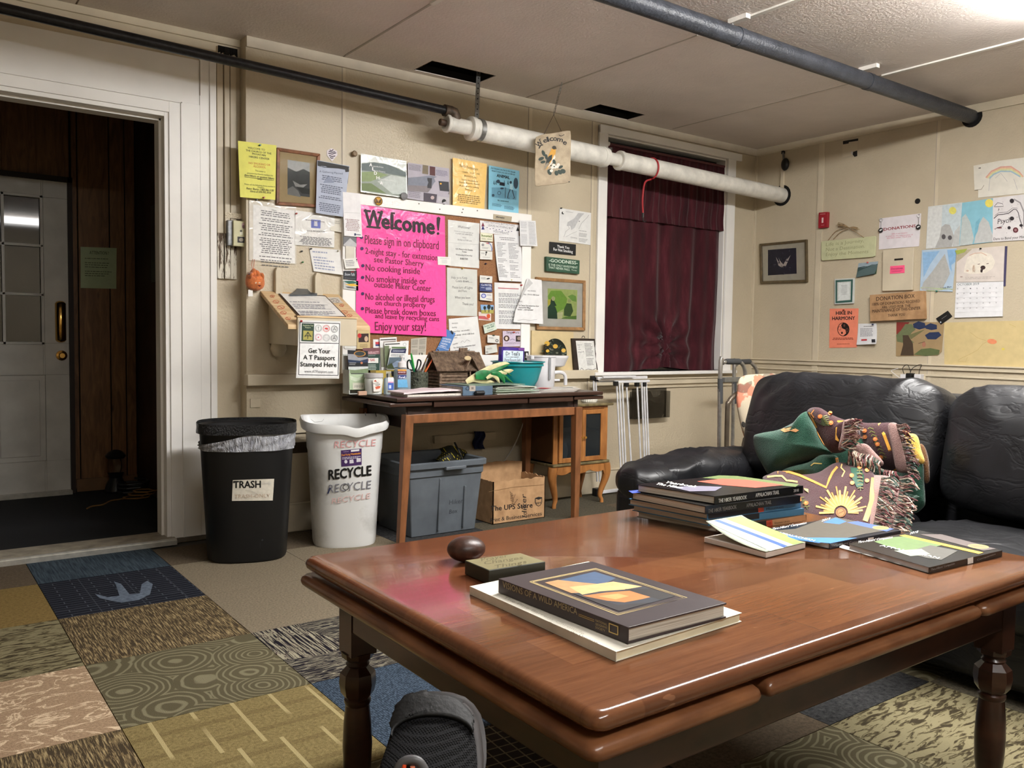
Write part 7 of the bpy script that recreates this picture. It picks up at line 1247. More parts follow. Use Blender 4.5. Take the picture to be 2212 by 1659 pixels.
for x0, y0, x1, y1, lb, mc in ((1903.5, 475, 1903, 497.5, 'left', (190, 190, 192)), (1985, 465.5, 1984, 490.5, 'right', (226, 226, 226))):
    t = thing('key_reel', 'black round tag on a small ring at the %s of the DONATIONS sheet' % lb, 'tag', X(x1, y1, -.012)); c_ = X(x0, y0, -.010); mb = MB()
    mb.tube([c_+V((0, .010*cos(a), .010*sin(a))) for a in [2*pi*k/14 for k in range(15)]], .0025, ink(mc, .3), 7, False); mb.build('ring', t, smooth=True); mb = MB(); d_ = X(x1, y1, -.012); mb.tube([c_-V((0, 0, .01)), d_], .002, ink((160, 160, 160), .3), 6); mb.build('strap', t)
    mb = MB(); mb.tube([d_, d_-V((.004, 0, 0)), d_-V((.006, 0, 0))], [.0155, .0155, .012], BLKM, 20); mb.build('disc', t, smooth=True); P = Print(None, (d_-V((.0062, 0, 0)), V((-1, 0, 0)))); P.poly([(x1-3, y1-1), (x1+1, y1-3), (x1+3.5, y1-2), (x1, y1+1), (x1-3, y1+2)], (214, 214, 214)); P.done(t)
s = RS('drawing', "child's pencil drawing of grey mountains with two round eyes and small sun", 'drawing', [(2005, 446.4), (2079, 437), (2073, 532), (2000, 537.7)], (208, 212, 210), off=.003)
P = s.pr; P.tex = 1; P.poly([(2006, 447), (2036, 444), (2030, 533), (2001, 536)], (214, 216, 214)); P.poly([(2036, 444), (2078, 438), (2074, 520), (2034, 500)], (196, 208, 212)); P.poly([(2042, 484), (2052, 486), (2062, 512), (2056, 533), (2020, 535), (2030, 512), (2034, 490)], (176, 176, 174)); P.disc(2058, 455, 8, 8, (222, 214, 110), 16); P.disc(2038.5, 511.5, 4.5, 5.5, (84, 82, 84), 14); P.disc(2052, 513.5, 4.5, 5, (84, 82, 84), 14); P.poly([(2062, 500), (2074, 486), (2073, 531), (2058, 532)], (188, 190, 188)); s.done()
s = RS('drawing', "child's drawing of pale mountains against a turquoise sky and yellow sun", 'drawing', [(2078.5, 438), (2147, 428), (2145, 522.5), (2072, 531)], (136, 190, 206), off=.0045)
P = s.pr; P.tex = 1; P.poly([(2078, 470), (2086, 462), (2096, 480), (2104, 515), (2100, 528), (2073, 531)], (186, 194, 192)); P.poly([(2104, 526), (2112, 490), (2124, 468), (2136, 480), (2145, 510), (2145, 522)], (190, 192, 190)); P.poly([(2108, 480), (2118, 470), (2112, 500), (2104, 515)], (120, 176, 196)); P.disc(2137, 439, 9, 9, (228, 214, 104), 16); s.done()
s = RS('drawing', 'ink doodle drawing lettered Psych on white paper at the right edge', 'drawing', [(2145, 428), (2240, 416), (2236, 517), (2144, 522.5)], (216, 212, 212), off=.006)
P = s.pr; P.text('Psych', 2155, 484, 2184, 480, 11, K_, -.002, .1); P.text('Dare to Bend your Mind', 2146, 519, 2216, 514, 5.5, K_, .006, .1)
P.stroke([(2147, 472), (2156, 464), (2168, 463), (2180, 460), (2190, 452), (2196, 453), (2200, 460), (2202, 470), (2206, 482), (2208, 494)], 1.6, (60, 56, 60)); P.stroke([(2149, 466), (2157, 460), (2176, 458), (2188, 449), (2198, 450)], .8, (60, 56, 60))
for x, y, rx, ry in ((2186, 472, 5, 4.4), (2186, 434, 5, 5), (2194, 497, 6, 6), (2180, 492, 3.6, 3.6), (2206, 487, 4, 3), (2159, 492, 6, 1.6)): P.disc(x, y, rx, ry, (44, 38, 42) if rx != 6 else (92, 36, 44), 10)
P.disc(2194, 497, 3, 3, (160, 120, 124), 8); P.stroke([(2148, 446), (2155, 438), (2166, 440), (2168, 446), (2148, 447)], 1, (60, 56, 60)); P.stroke([(2148, 495), (2166, 488)], 1, K_); P.text('?', 2156, 456, 2159, 456, 5, K_); P.stroke([(2190, 430), (2204, 438), (2212, 458), (2212, 490)], 3, (150, 146, 148)); rn = random.Random(3)
for i in range(24): P.disc(rn.uniform(2150, 2206), rn.uniform(434, 508), .7, .7, (90, 84, 88), 5)
s.done()
s = RS('drawing', 'torn white rainbow drawing high on the right wall', 'drawing', [(2103, 358), (2160, 347), (2230, 338), (2230, 416), (2112.7, 427), (2113, 410), (2105, 411)], (218, 214, 202), off=.002)
P = s.pr
for k, c_ in enumerate(((214, 158, 144), (220, 190, 150), (206, 210, 160), (160, 186, 200))): P.stroke([(2130+k*2.5, 384+k*.5), (2142+k*1.5, 370+k*2.2), (2162, 361+k*3), (2184, 360+k*3.4), (2202-k*1.4, 372+k*2), (2210-k*2, 382)], 3.2, c_)
P.stroke([(2139, 380), (2136, 412)], .7, (160, 160, 168)); P.stroke([(2150, 385), (2162, 374), (2176, 392)], .7, (160, 160, 168)); P.stroke([(2190, 386), (2198, 410)], .7, (160, 160, 168)); P.stroke([(2105, 411), (2120, 409), (2126, 400)], 1, (140, 130, 110)); P.poly([(2114, 362.5), (2119, 361.5), (2119, 364), (2114, 364.5)], (110, 104, 96)); s.done()
s = RS('drawing', "child's drawing of a single grey peak in a blue sky", 'drawing', [(1991.4, 540.3), (2066.5, 536), (2058, 630), (1987.5, 627.8)], (176, 196, 214), off=.004, wav=.002)
P = s.pr; P.tex = 1; P.poly([(2041, 548), (2050, 580), (2058, 628), (1990, 626), (1995, 610), (2015, 585)], (176, 176, 172)); P.poly([(1993, 545), (2030, 542), (2010, 570), (1995, 600)], (142, 180, 216)); P.poly([(2046, 540), (2066, 538), (2061, 595), (2052, 580)], (136, 176, 214)); P.poly([(1989, 620), (2058, 624), (2058, 630), (1989, 628)], (176, 190, 150)); P.stroke([(2030, 575), (2022, 600), (2034, 606), (2040, 580)], .8, (130, 130, 130)); P.text('- Love Ben', 2028, 625, 2055, 621, 4, K_, .01, .3); s.done(); pin(2024, 629, (20, 110, 100), 'at the foot of the single peak drawing', wall=RIGHT, off=.006, cn='teal')
cal = thing('hanging_calendar', 'October 2019 wall calendar with a sleeping white puppy photo', 'calendar', X(2115, 610, -.004))
def calp(q, c_, nm, off): 
    ss = RS(nm, None, None, q, c_, off=off, th=.003, par=cal); return ss
s = calp([(2066.5, 540), (2170, 531), (2167.4, 607.5), (2065.4, 609.7)], (214, 204, 196), 'photo_page', .008)
P = s.pr; P.tex = 1; P.poly([(2067, 541), (2100, 538), (2080, 556), (2067, 566)], (176, 166, 140)); P.poly([(2063, 541), (2090, 537), (2084, 545), (2067, 550)], (160, 172, 80)); P.poly([(2084, 575), (2090, 556), (2104, 546), (2124, 544), (2142, 550), (2150, 566), (2144, 580), (2128, 590), (2096, 592), (2082, 588)], (228, 220, 206)); P.stroke([(2094, 552), (2106, 547), (2120, 546), (2132, 552)], 1.6, (206, 170, 150)); P.poly([(2102, 572), (2106, 573), (2107, 586), (2101, 588), (2100, 579)], (206, 188, 168)); P.stroke([(2103, 574), (2102, 584), (2106, 588)], .8, (150, 120, 100)); P.stroke([(2112, 571), (2117, 570)], 1.4, (110, 90, 80)); P.stroke([(2131, 570), (2136, 569)], 1.4, (110, 90, 80)); P.disc(2123.5, 578, 5.5, 4.5, (60, 44, 44), 14); P.poly([(2118, 582), (2124, 581), (2122, 589), (2118, 588)], (50, 36, 36)); P.disc(2090, 585, 3, 2, (196, 170, 150)); P.disc(2077, 598, 3, 1.4, (170, 150, 140)); s.pr.lines([(2085, 598), (2150, 596), (2150, 602), (2085, 604)], 2, (190, 180, 172)); s.o.name = 'photo_page'; s.done()
s = calp([(2065.4, 610.5), (2167.4, 608.3), (2165.7, 683.3), (2061.8, 686.5)], (228, 228, 230), 'date_page', .008)
P = s.pr; P.text('OCTOBER 2019', 2068, 617, 2115, 615.5, 5, (110, 124, 124), .012, .1)
for r_ in range(6):
    y = 624+r_*10.6
    if r_: P.stroke([(2064, y-2.4), (2165, y-4.6)], .35, (206, 206, 208))
    for c in range(7): 
        if r_ == 0 and c < 0: continue
        P.text(str(r_*7+c-1) if 1 <= r_*7+c-1 <= 31 else ('SMTWTFS'[c] if r_ == 0 else ''), 2067+c*14, y+1-c*.3, 2070+c*14, y+1-c*.3, 2.6, (130, 130, 136)) if (r_ == 0 or 1 <= r_*7+c-1 <= 31) else None
s.done()
for x in ((2170, 531), (2172, 533)): pass
mb = MB(); a, b = X(2171, 532, -.006), X(2168, 618, -.006); mb.box(-.006, -.004, b.y-.010, b.y+.002, b.z, a.z, M('purple_edge', (64, 60, 92), .5)); mb.build('back_page', cal)
pin(2119, 537, K_, 'holding the puppy calendar', wall=RIGHT, off=.012, cn='black')
s = RS('photo_print', 'curled dark mountain photo print between the sign and the donation slot', 'photo', [(1854.6, 568.7), (1896.9, 564.4), (1893.2, 591.5), (1850.3, 599.6)], (84, 104, 104), off=.003, curl=.022); P = s.pr; P.tex = 1; s.pg([(0, 0), (1, 0), (1, .25), (.7, .2), (.4, .35), (0, .3)], (150, 166, 176)); s.pg([(0, .3), (.3, .26), (.5, .3), (1, .28), (1, .5), (0, .55)], (54, 76, 76)); s.pg([(0, .55), (1, .5), (1, 1), (0, 1)], (66, 88, 66)); s.done(); pin(1875, 567, (200, 90, 90), 'at the top of the curled mountain photo', wall=RIGHT, off=.005, cn='pink')
s = RS('donation_slot_board', 'tan board with a dark coin slot below the DONATIONS sheet', 'board', [(1906.9, 541), (1973.7, 535), (1970.5, 626.7), (1905.4, 628.9)], off=.0, th=.02, m=TANT, bevel=.003); P = s.pr; P.poly([(1932, 559), (1951, 557.5), (1951, 561.5), (1932, 563)], (24, 18, 14)); P.poly([(1937, 566), (1945, 565), (1941, 570)], (206, 190, 160)); s.done()
s = RS('paper_note', 'small neon pink note on the donation slot board', 'note', [(1923, 574.9), (1954, 572.7), (1954, 589.4), (1922, 591.5)], (255, 96, 140), off=.021); P = s.pr; P.text('Donations', 1925.5, 583, 1950, 581, 4.2, (150, 40, 80), .01); s.l(.12, .62, .85, .82, 2, (200, 60, 110)); s.done()
s = RS('framed_verse', 'small green and silver frame with a white verse card', 'frame', [(1802.5, 602.6), (1845, 600.5), (1843.5, 655.5), (1802.5, 657.7)], (196, 200, 196), off=.0, th=.014, bevel=.002)
P = s.pr; P.poly([(1805, 605.5), (1842.5, 603.5), (1841, 652.5), (1805, 655)], (52, 92, 84)); P.poly([(1808.5, 609.5), (1838.5, 607.5), (1837.5, 648), (1808.5, 650.5)], (190, 196, 190)); P.poly([(1811, 611), (1836, 609.5), (1835.5, 647), (1811, 649)], (220, 224, 222)); s.pr.lines([(1817, 616), (1830, 615), (1830, 637), (1817, 638)], 8, (176, 180, 180), ctr=True); s.done()
s = RS('poster', 'salmon pink Hike in Harmony poster with a yin yang emblem', 'poster', [(1792.3, 666.8), (1854.6, 666.2), (1851, 750.5), (1791.2, 751.6)], (236, 138, 110), off=.002)
P = s.pr; P.text('HIKE IN', 1806, 680, 1840, 679, 7.5, K_, .03); P.text('HARMONY', 1798, 691.5, 1847, 690.5, 7.5, K_, .03); P.ring(1822, 711.5, 13.2, 1.3, (40, 20, 18), 15)
P.poly([(1822, 697), (1829, 699), (1834, 706), (1834.5, 714), (1831, 722), (1824, 726), (1822, 725), (1828, 720), (1826, 712), (1819, 709), (1817, 702)], (26, 16, 16)); P.disc(1824, 703, 2, 3, (110, 70, 60)); P.disc(1819, 719, 2, 2.4, (26, 16, 16)); P.ring(1814, 709, 3.4, .7, (60, 30, 26), 4.6); P.ring(1830, 713, 2.6, .7, (150, 90, 76), 4); s.l(.1, .74, .88, .83, 3, (130, 56, 40), ctr=True); s.l(.28, .89, .75, .92, 1, (170, 90, 66)); s.done(); pin(1823, 670, (110, 40, 30), 'at the top of the salmon pink poster', wall=RIGHT, off=.004, cn='dark red')
s = RS('flyer', 'white flyer with a curled lower right corner beside the salmon poster', 'flyer', [(1854.2, 699.3), (1893, 698.6), (1898, 743), (1852, 745)], (220, 220, 222), off=.003, curl=.03); s.l(.3, .1, .85, .16, 1, (120, 120, 120)); s.l(.12, .22, .8, .62, 6, (140, 140, 144)); s.r(.18, .74, .46, .82, (186, 60, 66)); s.r(.68, .76, .86, .92, (40, 40, 46)); s.done(); pin(1886, 701, (40, 50, 90), 'at the top of the curled white flyer', wall=RIGHT, off=.008, cn='navy')
s = RS('cardboard_sign', 'brown cardboard DONATION BOX sign with black lettering', 'sign', [(1878.7, 637.4), (1995, 627.8), (1997, 688.6), (1879.8, 694)], off=.0, th=.03, m=CBD)
P = s.pr
for t, a, y, b, y1, h, w in (('DONATION BOX', 1893, 650, 1976, 643, 8.5, .012), ('100% OF DONATIONS RECEIVED', 1884.5, 660.5, 1987.5, 653, 6, .012), ('ARE USED FOR THE', 1905, 667, 1967, 662.5, 5.5, .012), ('MAINTENANCE OF THIS CENTER', 1884.5, 675.5, 1988.5, 668.5, 6.5, .012), ('THANK YOU', 1918, 684.5, 1955, 682, 6, .012)): P.text(t, a, y, b, y1, h, (52, 34, 24), w)
s.done()
s = RS('painting', "child's painting of a green tree with dark blue clouds on brown paper", 'painting', [(1936.3, 695.4), (2039.8, 696), (2034.5, 760), (2025, 768), (1935.3, 769.7)], (158, 134, 98), off=.002)
P = s.pr; P.tex = 1; P.poly([(1937, 696), (1965, 696), (1952, 712), (1940, 722), (1936.5, 722)], (132, 52, 46)); P.poly([(1936, 724), (1946, 714), (1956, 700), (1970, 700), (1978, 712), (1970, 718), (1962, 730), (1975, 740), (1960, 742), (1938, 738)], (104, 112, 78)); P.poly([(1950, 724), (1962, 724), (1972, 742), (1974, 768), (1945, 768), (1951, 745)], (72, 58, 44)); P.poly([(1962, 724), (1990, 714), (1998, 712), (1968, 733)], (112, 110, 74))
for q in ([(1972, 700), (1984, 694), (1998, 698), (2000, 708), (1986, 712), (1974, 708)], [(1998, 704), (2010, 698), (2024, 702), (2024, 711), (2012, 713), (2000, 710)], [(1998, 724), (2008, 718), (2028, 717), (2034, 724), (2022, 733), (2004, 733)]): P.poly(q, (38, 50, 82))
P.poly([(1974, 766), (1990, 754), (2010, 752), (2030, 756), (2028, 766), (2000, 769)], (92, 104, 66)); P.disc(1996, 744, 4, 6, (170, 116, 94)); P.stroke([(1984, 742), (1998, 738)], .8, (60, 40, 34)); s.done()
s = RS('card', 'black card tilted between the tree painting and the calendar', 'card', [(2021.7, 688), (2047.3, 671), (2057.3, 683.3), (2032.4, 701.4)], (22, 22, 22), off=.004); s.l(.3, .42, .75, .5, 1, (150, 150, 150)); s.pr.disc(2032, 696, 1.6, 1.6, (170, 180, 190)); s.done()
s = RS('drawing', 'large faded cream paper with one small orange patch above the sofa', 'drawing', [(2039.5, 697), (2130, 694), (2240, 692), (2240, 800), (2040, 801)], (204, 184, 134), off=.0015)
P = s.pr; P.disc(2143, 737.7, 10.5, 5.5, (222, 140, 100), 16, .12); P.stroke([(2132, 738), (2122, 744), (2112, 756), (2098, 764), (2080, 772), (2070, 778)], .8, (188, 164, 110)); P.stroke([(2096, 718), (2112, 730), (2130, 736)], .8, (188, 164, 110)); P.stroke([(2180, 700), (2194, 706)], 1, (190, 170, 110)); P.disc(2167, 754, 3.4, 2.6, (214, 196, 90)); P.stroke([(2070, 780), (2086, 782), (2090, 772)], .8, (190, 168, 114)); s.done()
def blob(name, label, cat, c, r, m, sx=1, sz=1, d=.01):
    mb = MB(); mb.tube([c, c-V((d, 0, 0)), c-V((d*1.2, 0, 0))], [r, r, r*.8], m, 18); return mb.build(name, label=label, cat=cat, smooth=True)
blob('wall_hole_plug', 'small round black plug on the right wall above the drawings', 'plug', X(1982.5, 434.6, 0), .017, BLKM, d=.004)
hs = thing('alarm_horn', 'black rough round horn hanging from a strap near the ceiling corner', 'horn', X(1696, 355, -.03)); a, b = X(1692, 330, -.01), X(1693, 345, -.02); mb = MB(); mb.tube([a, b], .008, STR, 8); mb.build('strap', hs)
R = []; c_ = X(1696, 355, -.03); mb = MB(); 
for i in range(9):
    t = pi*i/8; R.append([c_+V((-.02*cos(t), (.032+.003*noise.noise(V((i, k, 2))))*sin(t)*cos(2*pi*k/16), .046*sin(t)*sin(2*pi*k/16))) for k in range(16)])
mb.rings(R, BLKM); mb.build('horn_body', hs, smooth=True, ang=80)
a = X(1691, 331, -.01); mb = MB(); mb.box(-.012, 0, a.y-.012, a.y+.012, a.z-.004, a.z+.02, BLKM); mb.build('mount', hs)
mb = MB(); a, b = X(1691, 362, -.008), X(1691, 410, -.008); mb.box(-.016, 0, a.y-.012, a.y+.012, b.z, a.z, TANT); mb.build('conduit', wall_right)
vx = thing('vent_patch', 'square wall patch with black openings near the ceiling of the right wall', 'patch', X(1838, 320, 0)); q = [X(x, y, -.0015) for x, y in [(1820, 309), (1854, 302), (1853, 333), (1820, 340)]]; mb = MB(); mb.prism(q, (.0015, 0, 0), TANT); mb.build('patch_panel', vx)
P = Print(None, (V((-.002, 0, 0)), V((-1, 0, 0)))); P.poly([(1821, 305), (1854, 299), (1854, 304), (1834, 307), (1833, 310), (1821, 312)], (16, 12, 12)); P.poly([(1843, 328), (1852, 325), (1852, 337), (1846, 339), (1842, 334)], (16, 14, 16)); P.poly([(1838, 329), (1842, 326), (1842, 336)], (200, 200, 200)); P.done(vx, 'openings')
# phone chargers on the rail behind the sofa
cg = thing('charger_cluster', 'white and black phone chargers with cables plugged in behind the sofa', 'charger', X(1970, 812, -.03))
for x0, x1, y0, y1, m in ((1946, 1957, 808, 822, WPL), (1958, 1970, 806, 822, BLKM), (1976, 1990, 808, 822, WPL)):
    a, b = X(x0, y0, -.04), X(x1, y1, -.04); mb = MB(); mb.box(-.05, -.0, b.y, a.y, b.z, a.z, m); mb.build('plug', cg, bevel=.004)
for q in ([(1953, 808), (1950, 795), (1960, 788), (1966, 800), (1966, 808)], [(1966, 806), (1972, 795), (1990, 787), (1986, 800), (1985, 808)], [(1946, 818), (1930, 806), (1926, 800), (1940, 796)]): mb = MB(); mb.tube(cat_rom([X(x, y, -.04) for x, y in q], 5, False), .002, BLKM if q[0][0] != 1946 else WPL, 6); mb.build('cable', cg, smooth=True)
mb = MB(); a, b = X(1930, 800, -.0), X(2000, 835, 0); mb.box(-.012, 0, b.y, a.y, .70, .80, TANT); mb.build('outlet_board', wall_right)
# ---------------- black leather sofa ----------------
LEA = NT('black_leather'); p = LEA.pos(); 
w1 = LEA.math('ABSOLUTE', LEA.math('SUBTRACT', LEA.noise(LEA.pos((5, 3.4, 7), (.5, 0, .3)), 1.6, 4, .55, .6), .5)); w1 = LEA.ramp(w1, [(0, (0, 0, 0)), (.06, (255, 255, 255))])
gr = LEA.vor(p, 420)
h_ = LEA.math('ADD', LEA.math('MULTIPLY', w1, 1.0), LEA.math('MULTIPLY', gr, .05)); LEA.bump(h_, .16, .008); LEA.set(LEA.ramp(LEA.noise(p, 9, 3), [(.3, (13, 13, 15)), (.7, (24, 24, 27))]), .42, spec=.5); LEA = LEA.m
sf = thing('leather_sofa', 'long wrinkled black leather sofa to the right behind the coffee table', 'sofa', (-2.3, -2.9, 0))
def sp(a, e): return math.copysign(abs(a)**e, a)
def ridged(q, k=3.): return max(0, 1-abs(noise.noise(q))*k)
def cushion(nm, c, h, rx=0., e=(.38, .38), wr=None, nu=72, nv=44, par=sf, m=LEA, yaw=0, bulge=0., lab=None):
    c = V(c); R = []
    Rm = Matrix.Rotation(yaw, 3, 'Z') @ Matrix.Rotation(rx, 3, 'Y')
    for j in range(nv+1):
        ph = -pi/2+pi*j/nv; row = []
        for i in range(nu):
            th = 2*pi*i/nu; x = sp(cos(ph), e[1])*sp(cos(th), e[0]); y = sp(cos(ph), e[1])*sp(sin(th), e[0]); z = sp(sin(ph), e[1])
            q = V((x*h[0], y*h[1], z*h[2])); b = 1+bulge*(1-x*x)*0; q.x += math.copysign(bulge*(1-y*y*.8)*(1-z*z*.8), x) if abs(x) > .5 else 0
            d = 0
            if wr: d = wr(q, c)
            nn = V((x/h[0], y/h[1], z/h[2])).normalized(); row.append(c+Rm @ (q+nn*d))
        R.append(row)
    mb = MB(); mb.rings(R, m); o = mb.build(nm, par, smooth=True, ang=180, label=lab); return mb
def wrv(q, c):  # long creases falling from the top edge and gathering at the seams
    y, z = q.y, q.z; s_ = 1 if c.y > -2.4 else -1
    a = ridged(V((y*5+z*3.5*s_+c.y*3, z*1.6-y*1.2, c.y+5)), 2.6)**2*.010*(.3+max(0, z+.1)*3)
    b = ridged(V((y*2.0+2, z*5+y*4*s_, c.y)), 2.2)**2*.010
    return a*1.2+b+.010*noise.noise(V((y*4, z*4, c.y)))
def wrs(q, c): return ridged(V((q.x*6+1, q.y*5, c.y)), 3)**2*.008+.008*noise.noise(V((q.x*4, q.y*4, 3)))
cushion('back_cushion', (-1.985, -2.055, .615), (.125, .445, .235), rx=.26, e=(.42, .36), wr=wrv, nu=120, nv=64, bulge=.03)
cushion('back_cushion', (-1.985, -2.955, .605), (.13, .435, .235), rx=.26, e=(.42, .36), wr=wrv, nu=120, nv=64, bulge=.03)
cushion('back_cushion', (-1.985, -3.84, .605), (.13, .435, .235), rx=.26, e=(.42, .36), wr=wrv, nu=80, nv=44, bulge=.03)
for y in (-2.055, -2.955, -3.84): cushion('seat_cushion', (-2.43, y, .285), (.36, .44, .095), e=(.3, .45), wr=wrs, bulge=.02)
def wra(q, c): return ridged(V((q.x*5+.8, q.y*7+q.x*3, 2)), 2.6)**2*.014+.012*noise.noise(V((q.x*5, q.y*5, 8)))
cushion('arm_pad', (-2.20, -1.55, .41), (.47, .145, .095), e=(.4, .8), wr=wra, nu=110, nv=40, rx=.015); cushion('arm_front_pad', (-2.655, -1.57, .405), (.125, .125, .072), e=(.75, .8), wr=wra)
mb = MB(); mb.box(-2.74, -1.72, -1.66, -1.44, .04, .38, LEA); mb.build('arm_panel', sf, bevel=.05, seg=4, smooth=True)
mb = MB(); mb.box(-2.76, -1.72, -4.5, -1.62, .04, .26, LEA); mb.build('sofa_base', sf, bevel=.03, seg=3, smooth=True)
mb = MB(); mb.hexa([V((-1.95, -4.45, .2)), V((-1.66, -4.45, .2)), V((-1.66, -1.56, .2)), V((-1.95, -1.56, .2)), V((-1.92, -4.45, .80)), V((-1.66, -4.45, .80)), V((-1.66, -1.56, .80)), V((-1.92, -1.56, .80))], LEA); mb.build('sofa_back', sf, bevel=.05, seg=4, smooth=True)
cushion('arm_pad', (-2.20, -4.40, .44), (.47, .16, .11), e=(.4, .8), wr=wra); mb = MB(); mb.box(-2.74, -1.72, -4.52, -4.28, .04, .40, LEA); mb.build('arm_panel', sf, bevel=.05, seg=4, smooth=True)
for x in (-2.68, -1.78):
    for y in (-1.6, -4.4): mb = MB(); mb.lathe((x, y, 0), [(.028, 0), (.032, .05)], BLKM, 14); mb.build('foot', sf, smooth=True)
# ---------------- tapestry throw ----------------
th = thing('throw_blanket', 'green and maroon fringed tapestry throw bunched on the black sofa', 'blanket', X(1820, 1080, -2.3))
DP0, DP1 = Z(1820, 1165, .40), X(1820, 985, -2.42); DPN = V((0, 1, 0)).cross(DP1-DP0).normalized()
def zz(l, ox=1600, oy=860, s=5.027): return [(ox+x/s, oy+y/s) for x, y in l]
def woven(name, a, b):
    n = NT(name); p = n.pos(); n.bump(n.noise(n.pos((1, 1, 1.)), 330, 2), .8, .004); return n.set(n.ramp(n.noise(p, 300, 2), [(.3, a), (.7, b)]), .95, sheen=.25)
GRN = woven('green_weave', (18, 58, 44), (34, 84, 64)); MAR = woven('maroon_weave', (48, 20, 26), (72, 34, 38)); LAV = woven('mauve_weave', (130, 100, 96), (160, 128, 120)); YLW = woven('yellow_plush', (226, 176, 70), (244, 206, 110)); BRF = woven('brown_fur', (70, 44, 20), (120, 80, 40))
def fold(nm, q, m, x, d, lab=None, cen=None, back=.6, k=5, n=9, nrm=(-1, -.25, .25), power=2.4):
    mb = MB(); inflate(mb, zz(q), m, d, prj=lambda a, b: (X(a, b, x) if x > -5 else onp(a, b, DP0, DPN)), pc=V(nrm).normalized(), back=back, k=k, n=n, power=power, cen=zz([cen])[0] if cen else None)
    for i, v_ in enumerate(mb.v): mb.v[i] = v_+V((.009*noise.noise(v_*9), .006*noise.noise(v_*13), .007*noise.noise(v_*8+V((5, 0, 0)))))
    mb.build(nm, th, smooth=True, ang=180, label=lab); return mb
fold('inner_fold', [(250, 500), (480, 390), (700, 300), (850, 190), (1100, 290), (1500, 320), (1740, 420), (1860, 800), (1840, 1150), (1500, 1330), (1000, 1260), (560, 1000), (330, 800)], GRN, -2.13, .26, cen=(1050, 750))
f7 = fold('side_fold', [(1790, 560), (1900, 560), (1990, 760), (2000, 1060), (1990, 1180), (1880, 1250), (1780, 1100), (1740, 800)], GRN, -2.2, .03)
f8 = fold('yellow_patch', [(1750, 430), (1830, 395), (1905, 420), (1950, 560), (1995, 690), (1930, 700), (1840, 580)], YLW, -2.215, .022, 'soft yellow plush corner')
f9 = fold('brown_fringe', [(1935, 510), (1990, 540), (2040, 700), (2062, 880), (2000, 905), (1970, 740)], BRF, -2.18, .018, 'brown furry edge')
fa = fold('peach_patch', [(1715, 385), (1770, 360), (1825, 385), (1820, 430), (1740, 450)], woven('peach', (196, 110, 60), (220, 140, 90)), -2.2, .012)
f3 = fold('maroon_drape', [(255, 890), (330, 830), (440, 790), (640, 830), (860, 800), (1050, 700), (1200, 720), (1440, 800), (1500, 1000), (1480, 1200), (1440, 1400), (1330, 1440), (900, 1420), (700, 1300), (600, 1150), (420, 1040)], MAR, -9, .075, 'maroon lower drape with flowers and a golden sun', cen=(960, 1060))
f2 = fold('green_tongue', [(440, 800), (560, 745), (740, 700), (860, 620), (960, 605), (1045, 625), (1055, 740), (990, 810), (945, 960), (850, 930), (640, 845), (520, 810)], GRN, -2.435, .035, cen=(840, 790))
f1 = fold('green_lobe', [(152, 440), (210, 395), (430, 345), (610, 275), (740, 150), (800, 270), (850, 400), (920, 510), (1010, 590), (800, 650), (560, 745), (440, 812), (335, 838), (250, 720), (185, 600)], GRN, -2.40, .085, cen=(560, 520))
f5 = fold('flowered_panel', [(1270, 285), (1400, 275), (1510, 275), (1700, 290), (1800, 480), (1880, 700), (1900, 830), (1700, 800), (1480, 730), (1390, 570), (1320, 450)], MAR, -2.30, .05, cen=(1560, 530))
f4 = fold('folded_corner', [(738, 150), (850, 105), (1000, 195), (1130, 245), (1230, 240), (1290, 420), (1150, 560), (1060, 590), (980, 570), (880, 440), (800, 290)], MAR, -2.46, .055, cen=(1030, 380))
f6 = fold('edge_band', [(1430, 870), (1530, 840), (1640, 860), (1730, 920), (1720, 1150), (1650, 1420), (1500, 1460), (1400, 1440), (1440, 1150)], LAV, -9, .045, cen=(1560, 1150))
fb = fold('edge_band', [(1190, 540), (1330, 500), (1440, 580), (1540, 690), (1500, 740), (1300, 690), (1200, 640)], LAV, -2.47, .02, cen=(1350, 610)); fc = fold('edge_band', [(1590, 300), (1700, 285), (1760, 480), (1800, 640), (1830, 800), (1700, 800), (1660, 600)], LAV, -2.375, .02, cen=(1700, 560)); fd = fold('edge_band', [(1120, 250), (1230, 245), (1250, 420), (1130, 540), (1060, 560), (1090, 420)], LAV, -2.505, .018, cen=(1150, 400))
ORG_, GLD, TRQ = (214, 138, 66), (214, 170, 80), (196, 120, 60)
P = Print(f3.bvh(), eps=.002); P.stroke(zz([(400, 812), (520, 806), (640, 842), (780, 905), (930, 975), (965, 880), (1000, 810), (1050, 750)]), 5, ORG_); P.stroke(zz([(290, 860), (380, 850), (450, 850), (500, 900), (560, 905), (620, 915)]), 4, (200, 176, 110)); P.stroke(zz([(1100, 720), (1090, 760), (1130, 800), (1100, 860)]), 3, (206, 170, 110))
P.stroke(zz([(1445, 870), (1430, 1000), (1420, 1130), (1380, 1250), (1350, 1340)]), 11, (206, 166, 82))
for i in range(26):
    a = pi*i/25; r = 190+(i % 3)*45; P.stroke([(1600+(1090+75*cos(a))/5.027, 860+(1250-75*sin(a))/5.027), (1600+(1090+r*cos(a))/5.027, 860+(1255-r*sin(a)*1.05)/5.027)], 4.2 if i % 2 else 3, (214, 160, 88) if i % 2 else (190, 128, 60))
P.disc(1600+1090/5.027, 860+1250/5.027, 11, 10, (160, 104, 52), 18); P.ring(1600+1090/5.027, 860+1250/5.027, 9, 1.4, (90, 56, 30)); P.stroke(zz([(1060, 1265), (1120, 1235)]), 1.2, (90, 56, 30))
